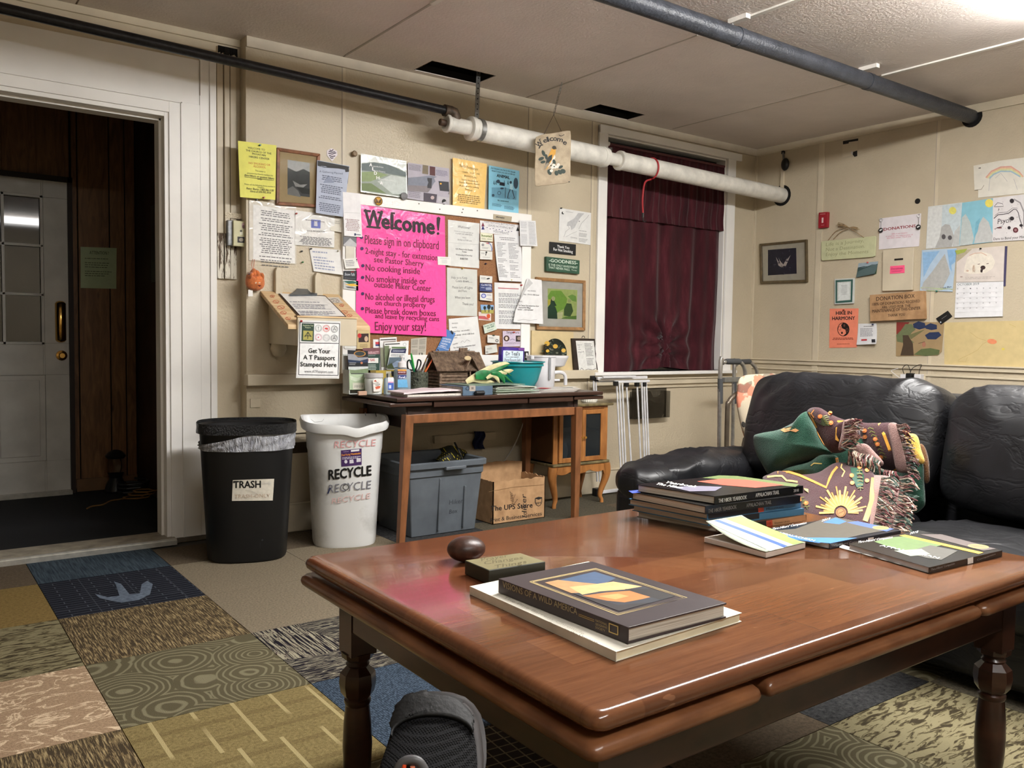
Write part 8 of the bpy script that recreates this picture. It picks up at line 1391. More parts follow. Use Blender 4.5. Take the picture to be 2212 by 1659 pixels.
def sprig(P, x0, y0, x1, y1, fl, n=6):
    for i in range(n):
        t = i/n; x, y = x0+(x1-x0)*t, y0+(y1-y0)*t
        for s_ in (-1, 1): P.stroke([(x, y), (x+s_*6+(x1-x0)*.1, y-4+(y1-y0)*.12)], 2, (104, 104, 58))
    P.stroke([(x0, y0), (x1, y1)], 1.6, (84, 92, 52))
    for x, y in fl: P.disc(x, y, 5, 4.6, (206, 120, 66), 9); P.disc(x-1, y-1, 2.4, 2.2, (226, 160, 96), 7)
P.poly(zz([(1190, 760), (1290, 770), (1340, 850), (1330, 960), (1260, 980), (1210, 880)]), (26, 70, 52)); sprig(P, *zz([(1290, 790)])[0], *zz([(1300, 1020)])[0], zz([(1205, 850), (1210, 930), (1370, 905), (1370, 790), (1290, 760)]))
sprig(P, *zz([(660, 1090)])[0], *zz([(740, 1220)])[0], zz([(650, 1110), (720, 1150)]), 4); P.poly(zz([(690, 990), (740, 1000), (740, 1040), (700, 1010)]), (216, 196, 120)); P.done(th, 'woven_pattern')
P = Print(f1.bvh(), eps=.002); P.poly(zz([(435, 350), (470, 330), (555, 308), (600, 330), (635, 350), (600, 370), (540, 355), (480, 372)]), (214, 160, 110)); P.poly(zz([(470, 340), (545, 318), (590, 345), (520, 352)]), (226, 206, 150)); P.stroke(zz([(800, 255), (850, 400), (900, 490), (990, 580)]), 5, ORG_); P.done(th, 'woven_pattern')
P = Print(f2.bvh(), eps=.002); P.stroke(zz([(765, 735), (800, 708), (885, 712)]), 2.2, (216, 190, 110)); P.stroke(zz([(440, 806), (640, 846), (850, 930), (938, 968), (965, 880), (1010, 800), (1050, 740), (1040, 650)]), 5.5, ORG_); P.done(th, 'woven_pattern')
P = Print(f4.bvh(), eps=.002); P.stroke(zz([(745, 155), (800, 260), (830, 320)]), 3.5, GLD); P.poly(zz([(1050, 245), (1120, 248), (1090, 360), (1065, 470), (1030, 450), (1035, 330)]), (222, 168, 76)); P.stroke(zz([(800, 130), (770, 170), (800, 210)]), 2.4, (206, 140, 80)); P.poly(zz([(800, 250), (860, 180), (960, 200), (980, 300), (900, 300)]), (62, 72, 50)); sprig(P, *zz([(900, 200)])[0], *zz([(960, 300)])[0], zz([(865, 200), (985, 270), (970, 170)]), 5); P.done(th, 'woven_pattern')
P = Print(f5.bvh(), eps=.002); P.stroke(zz([(1505, 278), (1560, 400), (1620, 560), (1675, 780)]), 6.5, (214, 156, 62)); sprig(P, *zz([(1400, 320)])[0], *zz([(1560, 660)])[0], zz([(1350, 355), (1355, 420), (1465, 445), (1490, 500), (1525, 640), (1440, 590)]), 9); P.done(th, 'woven_pattern')
# fringe strands
FR = [woven('fringe_maroon', (84, 30, 36), (110, 50, 52)), woven('fringe_cream', (196, 172, 150), (214, 196, 176)), woven('fringe_green', (34, 62, 52), (54, 84, 70)), woven('fringe_brown', (110, 76, 66), (140, 104, 90))]
rn = random.Random(11)
dsg = 1 if (CAM-DP0).dot(DPN) > 0 else -1
def fringe(path, dirpx, ln, xd, n_, jit=.35, lift=.02):
    mb = MB(); pts = zz(path); L_ = len(pts)-1
    for i in range(n_):
        t = i/(n_-1)*L_; k = min(int(t), L_-1); f = t-k; x = pts[k][0]*(1-f)+pts[k+1][0]*f; y = pts[k][1]*(1-f)+pts[k+1][1]*f
        l = ln*rn.uniform(.65, 1.15)/5.027; a = math.atan2(dirpx[1], dirpx[0])+rn.uniform(-jit, jit); dx, dy = cos(a)*l, sin(a)*l; cv = rn.uniform(-.25, .25)*l
        Q = (lambda a_, b_, c_: X(a_, b_, c_)) if xd > -5 else (lambda a_, b_, c_: onp(a_, b_, DP0+DPN*dsg*(.05+(xd-c_)), DPN)); P3 = [Q(x, y, xd), Q(x+dx*.33-dy*.1, y+dy*.33+cv*.5, xd-lift*rn.uniform(.3, 1)), Q(x+dx*.66, y+dy*.66+cv, xd-lift*rn.uniform(.5, 1.4)), Q(x+dx, y+dy+abs(cv)*.5+2, xd-lift*rn.uniform(.2, 1.2))]
        mb.tube(cat_rom(P3, 2, False), [.0021]*7, rn.choice(FR), 4)
    mb.build('fringe', th, kind='stuff', label='maroon cream and green fringe strands')
fringe([(1130, 250), (1120, 400), (1090, 540)], (1, -.18), 190, -2.52, 44, .3); fringe([(1190, 540), (1290, 600), (1420, 620), (1520, 690)], (-.12, 1), 150, -2.49, 60, .35)
fringe([(1690, 285), (1740, 450), (1790, 640), (1820, 830)], (1, .12), 130, -2.39, 70, .3); fringe([(1430, 730), (1560, 780), (1690, 800)], (.1, 1), 110, -2.43, 40, .5)
fringe([(1530, 860), (1500, 1050), (1470, 1250), (1440, 1400)], (1, .15), 190, -9, 90, .35); fringe([(1730, 850), (1720, 1050), (1680, 1250), (1650, 1420)], (1, .1), 190, -9, 90, .35); fringe([(1480, 1400), (1640, 1420)], (.4, 1), 120, -9, 26, .4)
# ---------------- coffee table ----------------
TX0, TX1, TY0, TY1, TZ = -4.528, -3.151, -3.336, -2.377, .52
TW = NT('cherry_tabletop'); p = TW.pos(); sep = TW.n('ShaderNodeSeparateXYZ'); TW.put(sep.inputs[0], p)
bd_ = TW.brick(TW.pos((1, 1, 1), (0, 0, 0)), L((100, 62, 40)), L((126, 82, 52)), L((108, 68, 44)), 1, .0008, .74, .118, .4)
gn = TW.noise(TW.pos((3.2, 42, 8)), 2, 8, .72, .8); g2 = TW.noise(TW.pos((1.2, 3, 1)), 1.5, 3)
cc = TW.mix(TW.ramp(gn, [(.3, (0, 0, 0)), (.72, (190, 190, 190))]), bd_, L((62, 34, 24))); 
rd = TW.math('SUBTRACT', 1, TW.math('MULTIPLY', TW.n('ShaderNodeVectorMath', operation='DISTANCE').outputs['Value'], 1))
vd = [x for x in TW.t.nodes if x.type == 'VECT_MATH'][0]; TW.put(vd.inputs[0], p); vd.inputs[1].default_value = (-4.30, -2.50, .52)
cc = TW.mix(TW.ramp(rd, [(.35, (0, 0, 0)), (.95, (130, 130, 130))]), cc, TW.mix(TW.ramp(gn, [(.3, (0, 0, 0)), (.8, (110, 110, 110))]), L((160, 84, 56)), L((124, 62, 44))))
sm = TW.ramp(TW.noise(p, 7, 4, .6), [(.52, (0, 0, 0)), (.70, (120, 120, 120))]); cc = TW.mix(sm, cc, L((64, 38, 30)))
scr = TW.ramp(TW.noise(TW.pos((14, 90, 1), (0, 0, .5)), 1.3, 2), [(.745, (0, 0, 0)), (.765, (120, 120, 120))]); cc = TW.mix(scr, cc, L((196, 140, 104)))
TW.bump(gn, .05, .002); TW.set(cc, TW.ramp(TW.noise(p, 5, 3), [(.3, (88, 88, 88)), (.7, (120, 120, 120))]), coat=.15); TW = TW.m
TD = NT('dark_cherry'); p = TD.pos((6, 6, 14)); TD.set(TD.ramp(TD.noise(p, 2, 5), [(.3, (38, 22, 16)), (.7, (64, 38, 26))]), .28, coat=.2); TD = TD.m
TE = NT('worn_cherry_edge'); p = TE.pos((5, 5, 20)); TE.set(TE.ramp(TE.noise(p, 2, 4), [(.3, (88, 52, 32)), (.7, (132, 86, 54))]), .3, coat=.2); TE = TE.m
ct = thing('coffee_table', 'large reddish cherry draw-leaf coffee table with turned legs', 'table', ((TX0+TX1)/2, (TY0+TY1)/2, 0))
def slab_(nm, x0, x1, y0, y1, z0, z1, m, rc=.02, e=None, par=ct, mside=None):
    h = (z1-z0)/2; e = e or h; R = []; N = 6
    def ring(ins, z): 
        r_ = max(.002, rc-ins*0); return [V((cx_+r_*cos(a_), cy_+r_*sin(a_), z)) for cx_, cy_, a0 in ((x1-ins-r_, y1-ins-r_, 0), (x0+ins+r_, y1-ins-r_, pi/2), (x0+ins+r_, y0+ins+r_, pi), (x1-ins-r_, y0+ins+r_, 1.5*pi)) for a_ in [a0+pi/2*k/6 for k in range(7)]]
    for k in range(N+1):
        a_ = -pi/2+pi*k/N; R.append(ring(e*(1-cos(a_)), (z0+z1)/2+h*sin(a_)))
    mb = MB(); mb.rings(R, m); return mb.build(nm, par, smooth=True, ang=50)
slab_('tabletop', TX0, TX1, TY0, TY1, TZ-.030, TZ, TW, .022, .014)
LF = .34
slab_('extension_leaf', TX0-.008, TX0+LF, TY0-.004, TY1+.004, TZ-.066, TZ-.038, TE, .018); slab_('extension_leaf', TX1-LF, TX1+.008, TY0-.004, TY1+.004, TZ-.066, TZ-.038, TE, .018)
for y0, y1 in ((TY0-.002, TY0+.05), (TY1-.05, TY1+.002)): slab_('edge_rail', TX0+LF+.012, TX1-LF-.012, y0, y1, TZ-.066, TZ-.036, TE, .008)
AP = .062; az0, az1 = TZ-.150, TZ-.068
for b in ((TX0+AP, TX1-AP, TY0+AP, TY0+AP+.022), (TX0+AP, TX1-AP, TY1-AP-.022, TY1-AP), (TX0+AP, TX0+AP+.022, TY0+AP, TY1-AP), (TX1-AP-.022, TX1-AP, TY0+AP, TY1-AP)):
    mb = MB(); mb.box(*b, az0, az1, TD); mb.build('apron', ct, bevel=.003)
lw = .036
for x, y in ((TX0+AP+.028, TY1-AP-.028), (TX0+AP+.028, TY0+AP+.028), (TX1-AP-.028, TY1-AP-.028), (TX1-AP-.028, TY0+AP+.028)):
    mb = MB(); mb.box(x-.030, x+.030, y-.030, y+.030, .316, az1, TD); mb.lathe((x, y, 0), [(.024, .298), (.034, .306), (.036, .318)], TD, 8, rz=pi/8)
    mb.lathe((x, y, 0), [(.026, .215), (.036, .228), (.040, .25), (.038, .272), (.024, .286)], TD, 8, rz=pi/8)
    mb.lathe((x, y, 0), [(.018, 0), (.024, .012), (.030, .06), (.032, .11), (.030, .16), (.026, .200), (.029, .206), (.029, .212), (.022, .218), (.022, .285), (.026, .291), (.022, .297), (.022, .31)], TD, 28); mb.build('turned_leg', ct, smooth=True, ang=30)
# under-table drawer stub
mb = MB(); mb.box(-4.0, -3.9, TY0+.1, TY0+.2, az0-.012, az0+.02, TD); mb.build('cross_block', ct)
# ---------------- books on the coffee table ----------------
COV = {}
def cm(c, r=.35):
    if (c, r) not in COV: COV[(c, r)] = M('book_cover', c, r, .05, 12)
    return COV[(c, r)]
PGM = NT('page_block'); p = PGM.pos((3, 3, 500)); PGM.set(PGM.ramp(PGM.noise(p, 2, 2), [(.3, (150, 142, 128)), (.7, (214, 208, 196))]), .8); PGM = PGM.m
def book(label, l, n, r, zt, t_, cov, ct_=.0022, spine='near', name='book', inset=.003, pg=None, bend=0):
    """l, n, r: left, near and right top cover corners (pixels) on the plane z=zt"""
    A_, B_, C_ = Z(*l, zt), Z(*n, zt), Z(*r, zt); D_ = A_+C_-B_; root = thing(name, label, 'book' if name == 'book' else name, (A_+C_)/2-V((0, 0, t_)))
    up = V((0, 0, 1)); pb = MB(); e1 = (C_-B_).normalized(); e2 = (A_-B_).normalized()
    q = [A_, B_, C_, D_]
    for z0, nm in ((0, 'front_cover'), (-t_+ct_, 'back_cover')): mb = MB(); mb.prism([p_+up*z0 for p_ in q], -up*ct_, cov); mb.build(nm, root, bevel=.0006)
    i1, i2 = e1*inset, e2*inset; s1 = V() if spine == 'left' else i1; s2 = V() if spine == 'near' else i2
    pq = [A_+s1-i2, B_+s1+(i2 if spine != 'near' else e2*.001), C_-i1+(i2 if spine != 'near' else e2*.001), D_-i1-i2]
    mb = MB(); mb.prism([p_-up*ct_ for p_ in pq], -up*(t_-2*ct_), pg or PGM); mb.build('pages', root)
    mb = MB()
    if spine == 'near': mb.prism([B_, C_, C_-up*t_, B_-up*t_], -e2*.0015, cov); nn_ = e1.cross(up).normalized(); nn_ = nn_ if nn_.dot(e2) < 0 else -nn_; pl = (B_+nn_*.0017, nn_)
    else: mb.prism([A_, B_, B_-up*t_, A_-up*t_], -e1*.0015, cov); nn_ = e2.cross(up).normalized(); nn_ = nn_ if nn_.dot(e1) < 0 else -nn_; pl = (B_+nn_*.0017, nn_)
    mb.build('spine', root); return root, Print(None, (A_, up), eps=.0004), Print(None, pl, eps=.0003)
BK = cm((24, 24, 25), .25)
_, a1, s1 = book('white softcover book under the dark wildlife book', (1016, 1266), (1332.4, 1407.5), (1603, 1323.6), TZ+.016, .0155, cm((224, 220, 206), .5), .001, 'left', pg=M('cream_pages', (206, 196, 168), .8)); s1.text('To Live and Unborn Cousin to the Universe', 1088, 1305, 1292, 1391, 4.5, (206, 202, 190), 0, .2); s1.done(_, 'spine_text'); a1.text('The Pine Barrens Chronicle', 1089, 1293, 1260, 1372, 6, (190, 186, 172), 0, .3, up=(3, -5)); a1.done(_, 'cover_text')
zv = TZ+.016+.027
vb, c1, s1 = book('dark brown Visions of a Wild America book with a framed landscape picture', (1078.5, 1249.4), (1358.8, 1354.8), (1569.6, 1302), zv, .026, cm((58, 48, 50), .42), .003, 'left')
s1.text('VISIONS OF A WILD AMERICA', 1086, 1268.5, 1247, 1328, 12.5, (176, 160, 120), -.004, 0, up=(0, -13.5)); s1.stroke([(1250, 1326), (1284, 1339)], 1, (190, 160, 90)); s1.stroke([(1250, 1329.5), (1284, 1342.5)], 1, (190, 160, 90)); s1.text('NATIONAL', 1287, 1342, 1312, 1352, 5, (170, 150, 100)); s1.text('GEOGRAPHIC', 1287, 1350, 1313, 1359, 5, (170, 150, 100)); s1.text('SOCIETY', 1287, 1357, 1308, 1365, 5, (170, 150, 100))
for q in ([(1316, 1346), (1336, 1353.5)], [(1316, 1364), (1336, 1371.5)], [(1317, 1346), (1317, 1365)], [(1335.5, 1353), (1335.5, 1371)]): s1.stroke(q, 2.2, (206, 180, 110))
s1.done(vb, 'spine_text')
P = c1; z2 = lambda l: [(640+x/2.087, 1120+y/2.087) for x, y in l]
for q, w in (([(1052, 286), (1350, 226), (1762, 358), (1450, 436), (1052, 286)], 1.5), ([(1066, 287), (1348, 231), (1745, 358), (1452, 430), (1066, 287)], 1)): P.stroke(z2(q), w, (186, 166, 116))
P.tex = 1; P.poly(z2([(1120, 290), (1345, 240), (1708, 352), (1455, 420)]), (40, 44, 54)); P.poly(z2([(1180, 280), (1345, 241), (1440, 270), (1380, 300), (1250, 310)]), (66, 88, 118)); P.poly(z2([(1120, 290), (1180, 278), (1290, 290), (1400, 300), (1330, 335), (1240, 338)]), (184, 142, 96)); P.poly(z2([(1230, 310), (1330, 300), (1430, 286), (1560, 308), (1480, 322), (1370, 330), (1290, 345)]), (222, 180, 124)); P.poly(z2([(1290, 350), (1400, 335), (1530, 325), (1640, 345), (1560, 365), (1480, 380), (1400, 372)]), (190, 120, 62)); P.poly(z2([(1360, 352), (1450, 340), (1500, 352), (1440, 366)]), (228, 160, 96)); P.poly(z2([(1480, 320), (1600, 318), (1706, 352), (1640, 368), (1560, 345)]), (30, 26, 26)); P.poly(z2([(1260, 345), (1340, 360), (1450, 392), (1600, 380), (1455, 420)]), (34, 28, 30)); P.done(vb, 'cover_picture')
# stacked yearbooks
st = [('bottom grey brown hardcover with a peach library label', (1376, 1104), (1547, 1136), (1741, 1111), TZ+.0175, .0165, cm((92, 76, 66), .4)), ('blue edged hardcover second from the bottom of the book stack', (1366, 1090), (1530, 1122), (1736, 1098), TZ+.034, .0165, cm((70, 122, 156), .35)),
      ('dark hardcover with a light blue front edge in the middle of the stack', (1358, 1077), (1527, 1108), (1729, 1083), TZ+.052, .017, cm((62, 112, 148), .35)), ('black yearbook second from the top of the book stack', (1364, 1062), (1523, 1093), (1728, 1070), TZ+.0735, .0205, BK)]
for i, (lb, l, n_, r, zt, t_, m) in enumerate(st):
    b_, cp_, s1 = book(lb, l, n_, r, zt, t_, m, .0022, 'near', pg=PGM)
    if i == 0: s1.poly([(1552, 1138), (1655, 1125), (1655, 1137), (1553, 1151)], (40, 40, 36)); s1.poly([(1655, 1125), (1668, 1123), (1669, 1136), (1656, 1138)], (206, 90, 60)); s1.poly([(1668, 1123), (1740, 1112), (1741, 1124), (1669, 1136)], (196, 150, 108)); s1.text('Kitattany Library', 1673, 1132, 1706, 1127, 4, (90, 60, 40), .01); s1.text('10', 1658, 1134, 1665, 1133, 6, (150, 40, 30), .02)
    if i == 1: s1.poly([(1532, 1122), (1640, 1108), (1640, 1120), (1533, 1135)], (34, 36, 40))
    if i == 2: s1.poly([(1529, 1108), (1640, 1093), (1641, 1106), (1530, 1121)], (28, 28, 34)); s1.poly([(1637, 1094), (1649, 1092), (1650, 1105), (1638, 1107)], (206, 84, 60)); s1.poly([(1649, 1092), (1729, 1084), (1729, 1097), (1650, 1105)], (76, 124, 160)); s1.text('Mountain', 1655, 1102, 1692, 1097, 5, (30, 50, 80), .01)
    if i == 3: s1.text('THE HIKER YEARBOOK', 1530, 1108, 1591, 1098.5, 8, (120, 118, 114), .012); s1.text('APPALACHIAN TRAIL', 1612, 1096, 1666, 1088.5, 8, (120, 118, 114), .012)
    s1.done(b_, 'spine_text')
ty_, P, s1 = book('glossy black Hiker Yearbook with a red and green cover on top of the stack', (1375.5, 1046), (1543, 1072), (1734, 1049), TZ+.0945, .0205, BK, .0022, 'near')
s1.text('THE HIKER YEARBOOK', 1552, 1086, 1613, 1078, 8.5, (206, 204, 200), .014); s1.text('APPALACHIAN TRAIL', 1632, 1074, 1683, 1067, 8.5, (206, 204, 200), .014); s1.text('2018', 1714, 1063, 1725, 1061.5, 6, (190, 188, 184), .012); s1.done(ty_, 'spine_text')
z4 = lambda l: [(1340+x/2.537, 780+y/2.537) for x, y in l]
P.tex = 1; P.poly(z4([(540, 627), (640, 630), (980, 676), (960, 690), (560, 650), (450, 640)]), (96, 112, 64)); P.poly(z4([(420, 660), (560, 645), (700, 652), (900, 680), (740, 695), (560, 680)]), (190, 84, 66)); P.poly(z4([(280, 690), (440, 685), (560, 690), (520, 712), (380, 715)]), (120, 116, 134)); P.text('The Hiker', *z4([(190, 676)])[0], *z4([(330, 700)])[0], 6, (230, 228, 222), .03, 0, up=(8, -3.4)); P.text('Yearbook', *z4([(240, 668)])[0], *z4([(410, 694)])[0], 6, (230, 228, 222), .03, 0, up=(8, -3.4)); P.done(ty_, 'cover_picture')
mb = MB(); q = [Z(*a, TZ+.0745) for a in ((1358, 1061), (1378, 1059), (1384, 1064), (1366, 1066))]; mb.prism(q, (0, 0, .0008), pmat((70, 90, 190))); mb.build('bookmark', label='blue slip sticking out of the book stack', cat='bookmark')
# magazines
blu, P, s1 = book("softcover trail companion with a blue sky and brown ridge cover", (1650, 1143), (1791.3, 1174), (1945, 1145.5), TZ+.0135, .013, cm((40, 44, 52), .2), .0008, 'near', pg=M('white_pages', (214, 214, 212), .7))
P.tex = 1; P.poly(z4([(800, 925), (860, 930), (1110, 990), (1090, 998), (830, 960)]), (40, 104, 184)); P.poly(z4([(840, 930), (960, 920), (1100, 870), (1180, 855), (1300, 880), (1440, 905), (1480, 925), (1330, 950), (1180, 985), (1000, 968)]), (78, 72, 60)); P.poly(z4([(1110, 885), (1180, 858), (1240, 880), (1200, 895)]), (60, 110, 180)); P.poly(z4([(1240, 885), (1300, 878), (1400, 900), (1500, 920), (1460, 935), (1320, 905)]), (70, 96, 150)); P.poly(z4([(1150, 1000), (1300, 970), (1180, 970), (990, 968), (1090, 994)]), (60, 124, 196)); P.disc(1340+1427/2.537, 780+915/2.537, 18, 4, (196, 170, 90), 18, .05); P.disc(1340+1427/2.537, 780+915/2.537, 15.5, 3, (140, 124, 80), 18, .05)
P.text("Thru-Hikers' Companion", *z4([(830, 928)])[0], *z4([(1018, 893)])[0], 5, (220, 220, 216), .012, 0, up=(2, -5)); P.text('2019', *z4([(1102, 882)])[0], *z4([(1148, 870)])[0], 5, (220, 220, 216), .012, 0, up=(2, -5)); P.text('APPALACHIAN', *z4([(860, 945)])[0], *z4([(1060, 990)])[0], 4, (226, 232, 240), .02, 0, up=(4, -3)); P.done(blu, 'cover_picture')
s1.poly([(1875, 1162), (1887, 1160), (1887, 1169), (1875, 1171)], (226, 224, 220)); s1.text("Thru-Hikers' Companion", 1795, 1181, 1868, 1169, 4.5, (150, 150, 150), .004); s1.text('Companion', 1895, 1166, 1935, 1157, 3, (150, 150, 150), 0); s1.done(blu, 'spine_text')
grn, P, s1 = book("softcover trail companion with a green forest cover and yellow stripe", (1831, 1175), (2006, 1225.4), (2163.8, 1188.5), TZ+.014, .0135, cm((46, 44, 42), .2), .0008, 'near', pg=M('white_pages2', (206, 208, 214), .7))
P.tex = 1; P.poly(z4([(1390, 990), (1500, 965), (1580, 960), (1760, 1010), (1640, 1040), (1560, 1050)]), (98, 124, 70)); P.poly(z4([(1560, 1048), (1700, 1010), (1850, 1040), (1760, 1090), (1680, 1080)]), (84, 82, 74)); P.poly(z4([(1500, 1040), (1650, 1030), (1700, 1060), (1590, 1070)]), (150, 160, 140)); P.poly(z4([(1640, 950), (1760, 950), (2060, 1030), (1990, 1040)]), (92, 80, 76)); P.poly(z4([(1528, 957), (1560, 952), (1990, 1050), (1965, 1058)]), (232, 184, 50)); P.disc(1340+1962/2.537, 780+1017/2.537, 23, 4.6, (196, 176, 96), 18, .08); P.disc(1340+1962/2.537, 780+1017/2.537, 20, 3.4, (130, 120, 80), 18, .08)
P.text("Thru-Hikers' Companion", *z4([(1300, 1000)])[0], *z4([(1490, 972)])[0], 5, (214, 214, 210), .012, 0, up=(2, -5)); P.text('2018', *z4([(1585, 952)])[0], *z4([(1630, 942)])[0], 5, (214, 214, 210), .012, 0, up=(2, -5)); P.text('APPALACHIAN', *z4([(1420, 1015)])[0], *z4([(1740, 1085)])[0], 4.5, (206, 212, 206), .02, 0, up=(5, -3)); P.done(grn, 'cover_picture')
s1.poly([(2090, 1206), (2102, 1203), (2102, 1216), (2090, 1219)], (222, 220, 216)); s1.text("Thru-Hikers' Companion", 2011, 1233, 2062, 1219, 4.5, (130, 130, 130), .004); s1.text('Companion', 2110, 1211, 2150, 1198, 3.5, (130, 130, 130), 0); s1.done(grn, 'spine_text')
G = []
for i in range(13):
    u = i/12; G.append([Z(1813+(2003-1813)*u+(-0)*v, 1183+(1236-1183)*u-v*8*(1-u*.6), TZ+.001+.004*v*(1-u)+.0012*sin(u*40)*(1-v)) for v in (0, .5, 1)])
mb = MB(); mb.grid(G, PAPER, (0, 0, .0007)); mb.build('loose_pages', grn, smooth=True)
nar = thing('booklet', 'narrow guide booklet with its green and blue cover curling up', 'booklet', Z(1640, 1180, TZ)); nb = [Z(x, y, TZ+.013) for x, y in [(1521, 1160), (1655, 1194), (1740, 1173), (1612, 1143)]]
mb = MB(); mb.prism(nb, (0, 0, -.012), M('booklet_pages', (206, 198, 190), .7)); mb.build('pages', nar, bevel=.001)
G = []; a0, a1, b0, b1 = Z(1655, 1193.5, TZ+.014), Z(1740, 1172.5, TZ+.014), V(nb[0]), V(nb[3])
tip0, tip1 = onp(1525, 1127, nb[0], (V((0, 0, 1)).cross(nb[3]-nb[0])).normalized()), onp(1602, 1114, nb[0], (V((0, 0, 1)).cross(nb[3]-nb[0])).normalized())
for i in range(15):
    t = i/14; row = []
    for k in range(7):
        s_ = k/6; bse = a0.lerp(a1, s_).lerp(nb[0].lerp(nb[3], s_), t); tip = tip0.lerp(tip1, s_); lift = (tip-nb[0].lerp(nb[3], s_)); row.append(bse+lift*(t**2.1)+V((0, 0, .001)))
    G.append(row)
mb = MB(); mb.grid(G, cm((196, 206, 186), .18), (0, 0, .0006)); mb.build('curled_cover', nar, smooth=True, ang=180); NBV = mb.bvh()
P = Print(NBV, eps=.0007); PQ = lambda q, c: P.quad(q, c, 8, 10)
PQ([(1566, 1121), (1600, 1115), (1737, 1172), (1712, 1177)], (134, 164, 76)); PQ([(1552, 1123), (1566, 1121), (1712, 1177), (1702, 1180)], (196, 208, 214)); PQ([(1541, 1125), (1552, 1123), (1702, 1180), (1692, 1183)], (44, 84, 150)); PQ([(1527, 1128), (1541, 1125), (1692, 1183), (1664, 1191)], (222, 222, 212)); P.text('APPALACHIAN TRAIL GUIDE', 1560, 1142, 1652, 1186, 3, (120, 130, 150), .01, 0, up=(3, -2)); P.done(nar, 'cover_picture')
# stone and painted brick
STN = M('dark_brown_stone', (62, 40, 32), .38, .15, 60, .1, 200); c_ = Z(1007, 1212, TZ); mb = MB(); R = []
for i in range(15):
    t = pi*i/14; R.append([c_+V((.043*sin(t)*cos(2*pi*k/28), .038*sin(t)*sin(2*pi*k/28), .027-.027*cos(t))) for k in range(28)])
mb.rings(R, STN); mb.build('round_stone', label='smooth dark brown oval stone on the coffee table', cat='stone', smooth=True, ang=180)
zt = TZ+.029; q = [Z(*a, zt) for a in [(1004, 1211), (1056, 1232.6), (1178.6, 1213.4), (1124, 1194)]]; BRC = M('green_black_block', (44, 44, 34), .5); mb = MB(); mb.prism(q, (0, 0, -.028), BRC); br = mb.build('painted_block', label='small dark block with olive top lettered Prayer Changes Things', cat='block', bevel=.0015)
P = Print(None, (q[0], V((0, 0, 1))), eps=.0004); P.poly([(1005.5, 1211), (1056.5, 1231.5), (1177, 1213.2), (1123.5, 1195)], (124, 116, 82))
for t, x0, y0, x1, y1 in (('Prayer', 1040, 1213, 1100, 1203), ('Changes', 1048, 1220, 1132, 1207.5), ('Things', 1072, 1228, 1140, 1217)): P.text(t, x0, y0, x1, y1, 7, (84, 76, 48), .002, .25, up=(-5, -6.5))
P.done(br, 'lettering')
# ---------------- the wearer's crossed foot ----------------
MSH = NT('grey_shoe_mesh'); p = MSH.pos((1, 1, 1)); v_ = MSH.vor(MSH.pos((1, 1, .75)), 330, rnd=.1); MSH.bump(MSH.ramp(v_, [(.2, (0, 0, 0)), (.5, (255, 255, 255))]), 1, .004); MSH.set(MSH.ramp(v_, [(.18, (4, 4, 5)), (.5, (20, 20, 22))]), .8, spec=.15); MSH = MSH.m
RUB = NT('worn_toe_rubber'); p = RUB.pos(); RUB.bump(RUB.noise(p, 120, 4), .4, .003); RUB.set(RUB.ramp(RUB.noise(p, 40, 5, .7), [(.3, (11, 11, 11)), (.62, (22, 22, 22)), (.75, (52, 50, 48))]), .6, spec=.3); RUB = RUB.m
SOLE = M('brown_sole', (34, 28, 27), .7, .1, 60)
pr = thing('person', 'seated person, only a crossed foot in a dark mesh hiking shoe showing', 'person', CAM+ray(930, 1700)*.85)
def F(px_, py_, d): return CAM+ray(px_, py_)*d
secs = [(930, 1500, .985, 8, 6), (931, 1503, .984, 44, 10), (933, 1512, .980, 62, 18), (936, 1530, .973, 76, 30), (940, 1556, .962, 87, 40), (940, 1590, .945, 95, 50), (937, 1625, .925, 102, 58), (930, 1665, .90, 109, 64), (920, 1720, .87, 112, 72), (905, 1800, .84, 108, 84), (885, 1900, .80, 100, 90)]
def shoe_rings(off=0., lo=0, hi=99, squash=1., fwd=0):
    R = []
    for (x, y, d, w, t_) in secs[lo:hi]:
        c_ = F(x, y, d); k = d/FPX; row = []
        ax_ = (F(x+10, y+1.5, d)-c_).normalized(); nb_ = ax_.cross((F(secs[5][0], secs[5][1]+40, .93)-F(933, 1510, .98)).normalized()).normalized()
        if nb_.dot(CF) < 0: nb_ = -nb_
        for i in range(36):
            a_ = 2*pi*i/36; row.append(c_+ax_*((w*k+off)*cos(a_))+nb_*((t_*k*(1.0 if sin(a_) > 0 else .62)+off)*sin(a_)*squash+fwd))
        R.append(row)
    return R
mb = MB(); mb.rings(shoe_rings(), MSH); mb.build('shoe_upper', pr, smooth=True, ang=180)
UV_ = mb.bvh()
# rubber toe cap: wraps the front, cut by a curved lower edge
G = []; 
for i in range(25):
    u = i/24; row = []
    for j in range(10):
        v = j/9; a_ = pi*(1.02-1.04*u); xi = 934+84*cos(a_); yi = 1600-50*abs(sin(a_))**.8
        ex, ey = 933+ (84*cos(a_)), 1558-60*sin(a_); x = ex*(1-v)+xi*v; y = ey*(1-v)+(yi)*v
        h = UV_.ray_cast(CAM, ray(x, y).normalized(), 5)
        row.append((h[0]+h[1]*(.0035 if h[1].dot(ray(x, y)) < 0 else -.0035)) if h[0] else None)
    G.append(row)
mb = MB(); idx = {}; vs = []; fs = []
for i in range(25):
    for j in range(10):
        if G[i][j] is not None: idx[(i, j)] = len(vs); vs.append(G[i][j])
for i in range(24):
    for j in range(9):
        k4 = [(i, j), (i+1, j), (i+1, j+1), (i, j+1)]
        if all(k in idx for k in k4): fs.append([idx[k] for k in k4])
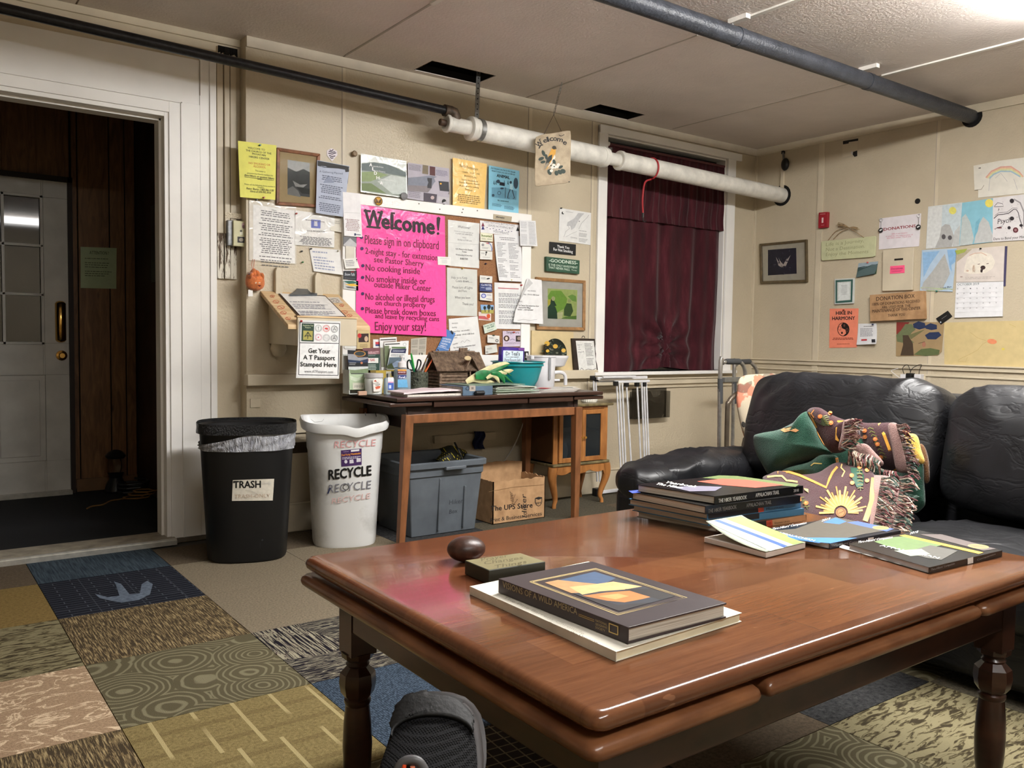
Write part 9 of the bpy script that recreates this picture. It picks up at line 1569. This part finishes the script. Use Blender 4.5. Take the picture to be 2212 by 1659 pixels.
mb.add(vs, fs, RUB); o = mb.build('toe_cap', pr, smooth=True, ang=180, label='worn grey rubber toe cap'); m_ = o.modifiers.new('s', 'SOLIDIFY'); m_.thickness = .004; m_.offset = 0; TCB = mb.bvh()
P = Print(TCB, (F(930, 1530, .95), -CF), eps=.003)
for i, c_ in enumerate('MERRELL'):
    a_ = 2.55-i*.155; x, y = 938+66*cos(a_), 1583-47*sin(a_); P.text(c_, x-3.6*sin(a_)*1, y-3*cos(a_)*-1*-1, x+3.6*sin(a_), y+3*cos(a_), 6, (20, 20, 21), .03, 0, up=(6*cos(a_)*.7, -6.4))
P.done(pr, 'brand_lettering')
mb = MB(); R = []
for (x, y, d, w, t_) in secs[2:]:
    c_ = F(x+w*.93, y+6, d+.006); k = d/FPX; R.append([c_+CR*(13*k*cos(a_))+CF*(t_*k*.75*sin(a_)) for a_ in [2*pi*i/14 for i in range(14)]])
mb.rings(R, SOLE); mb.build('sole_edge', pr, smooth=True, ang=180)
mb = MB(); R = []
for (x, y, d, w, t_) in secs[1:]:
    c_ = F(x+4, y+4, d)+CF*(t_*d/FPX*.9); k = d/FPX; R.append([c_+CR*((w+6)*k*cos(a_))+CF*(.012*sin(a_)+.004) for a_ in [2*pi*i/24 for i in range(24)]])
mb.rings(R, SOLE); mb.build('outsole', pr, smooth=True, ang=60)
GLOV = M('grey_lace_loop', (84, 84, 86), .4, .05, 30); mb = MB(); mb.tube(cat_rom([F(x, y, d) for x, y, d in [(858, 1668, .80), (866, 1650, .80), (884, 1641, .80), (905, 1645, .80), (920, 1668, .80)]], 5, False), .0042, GLOV, 10); mb.build('lace_loop', pr, smooth=True)
mb = MB(); mb.tube([F(870, 1672, .798), F(873, 1650, .798)], .0024, M('orange_lace', (230, 84, 44), .6), 8); mb.tube([F(891, 1655, .798), F(893, 1672, .798)], .0024, M('orange_lace2', (222, 130, 100), .6), 8); mb.build('orange_lace', pr, smooth=True)
mb = MB(); mb.tube([F(x, y, .805) for x, y in [(880, 1648), (884, 1660), (884, 1672)]], .003, BLKM, 8); mb.build('black_lace', pr, smooth=True)
# lower leg in dark trousers, out of view
TRS = M('dark_trousers', (40, 42, 46), .9, .1, 20); an = F(885, 1900, .80); mb = MB()
mb.tube(cat_rom([an, an+V((-.02, -.06, -.02)), V((-5.22, -3.86, .40)), V((-5.16, -4.05, .50)), V((-5.10, -4.20, .56))], 4, False), [.05]*5+[.055]*4+[.06]*4+[.07]*4, TRS, 18); mb.build('trouser_leg', pr, smooth=True, ang=180)
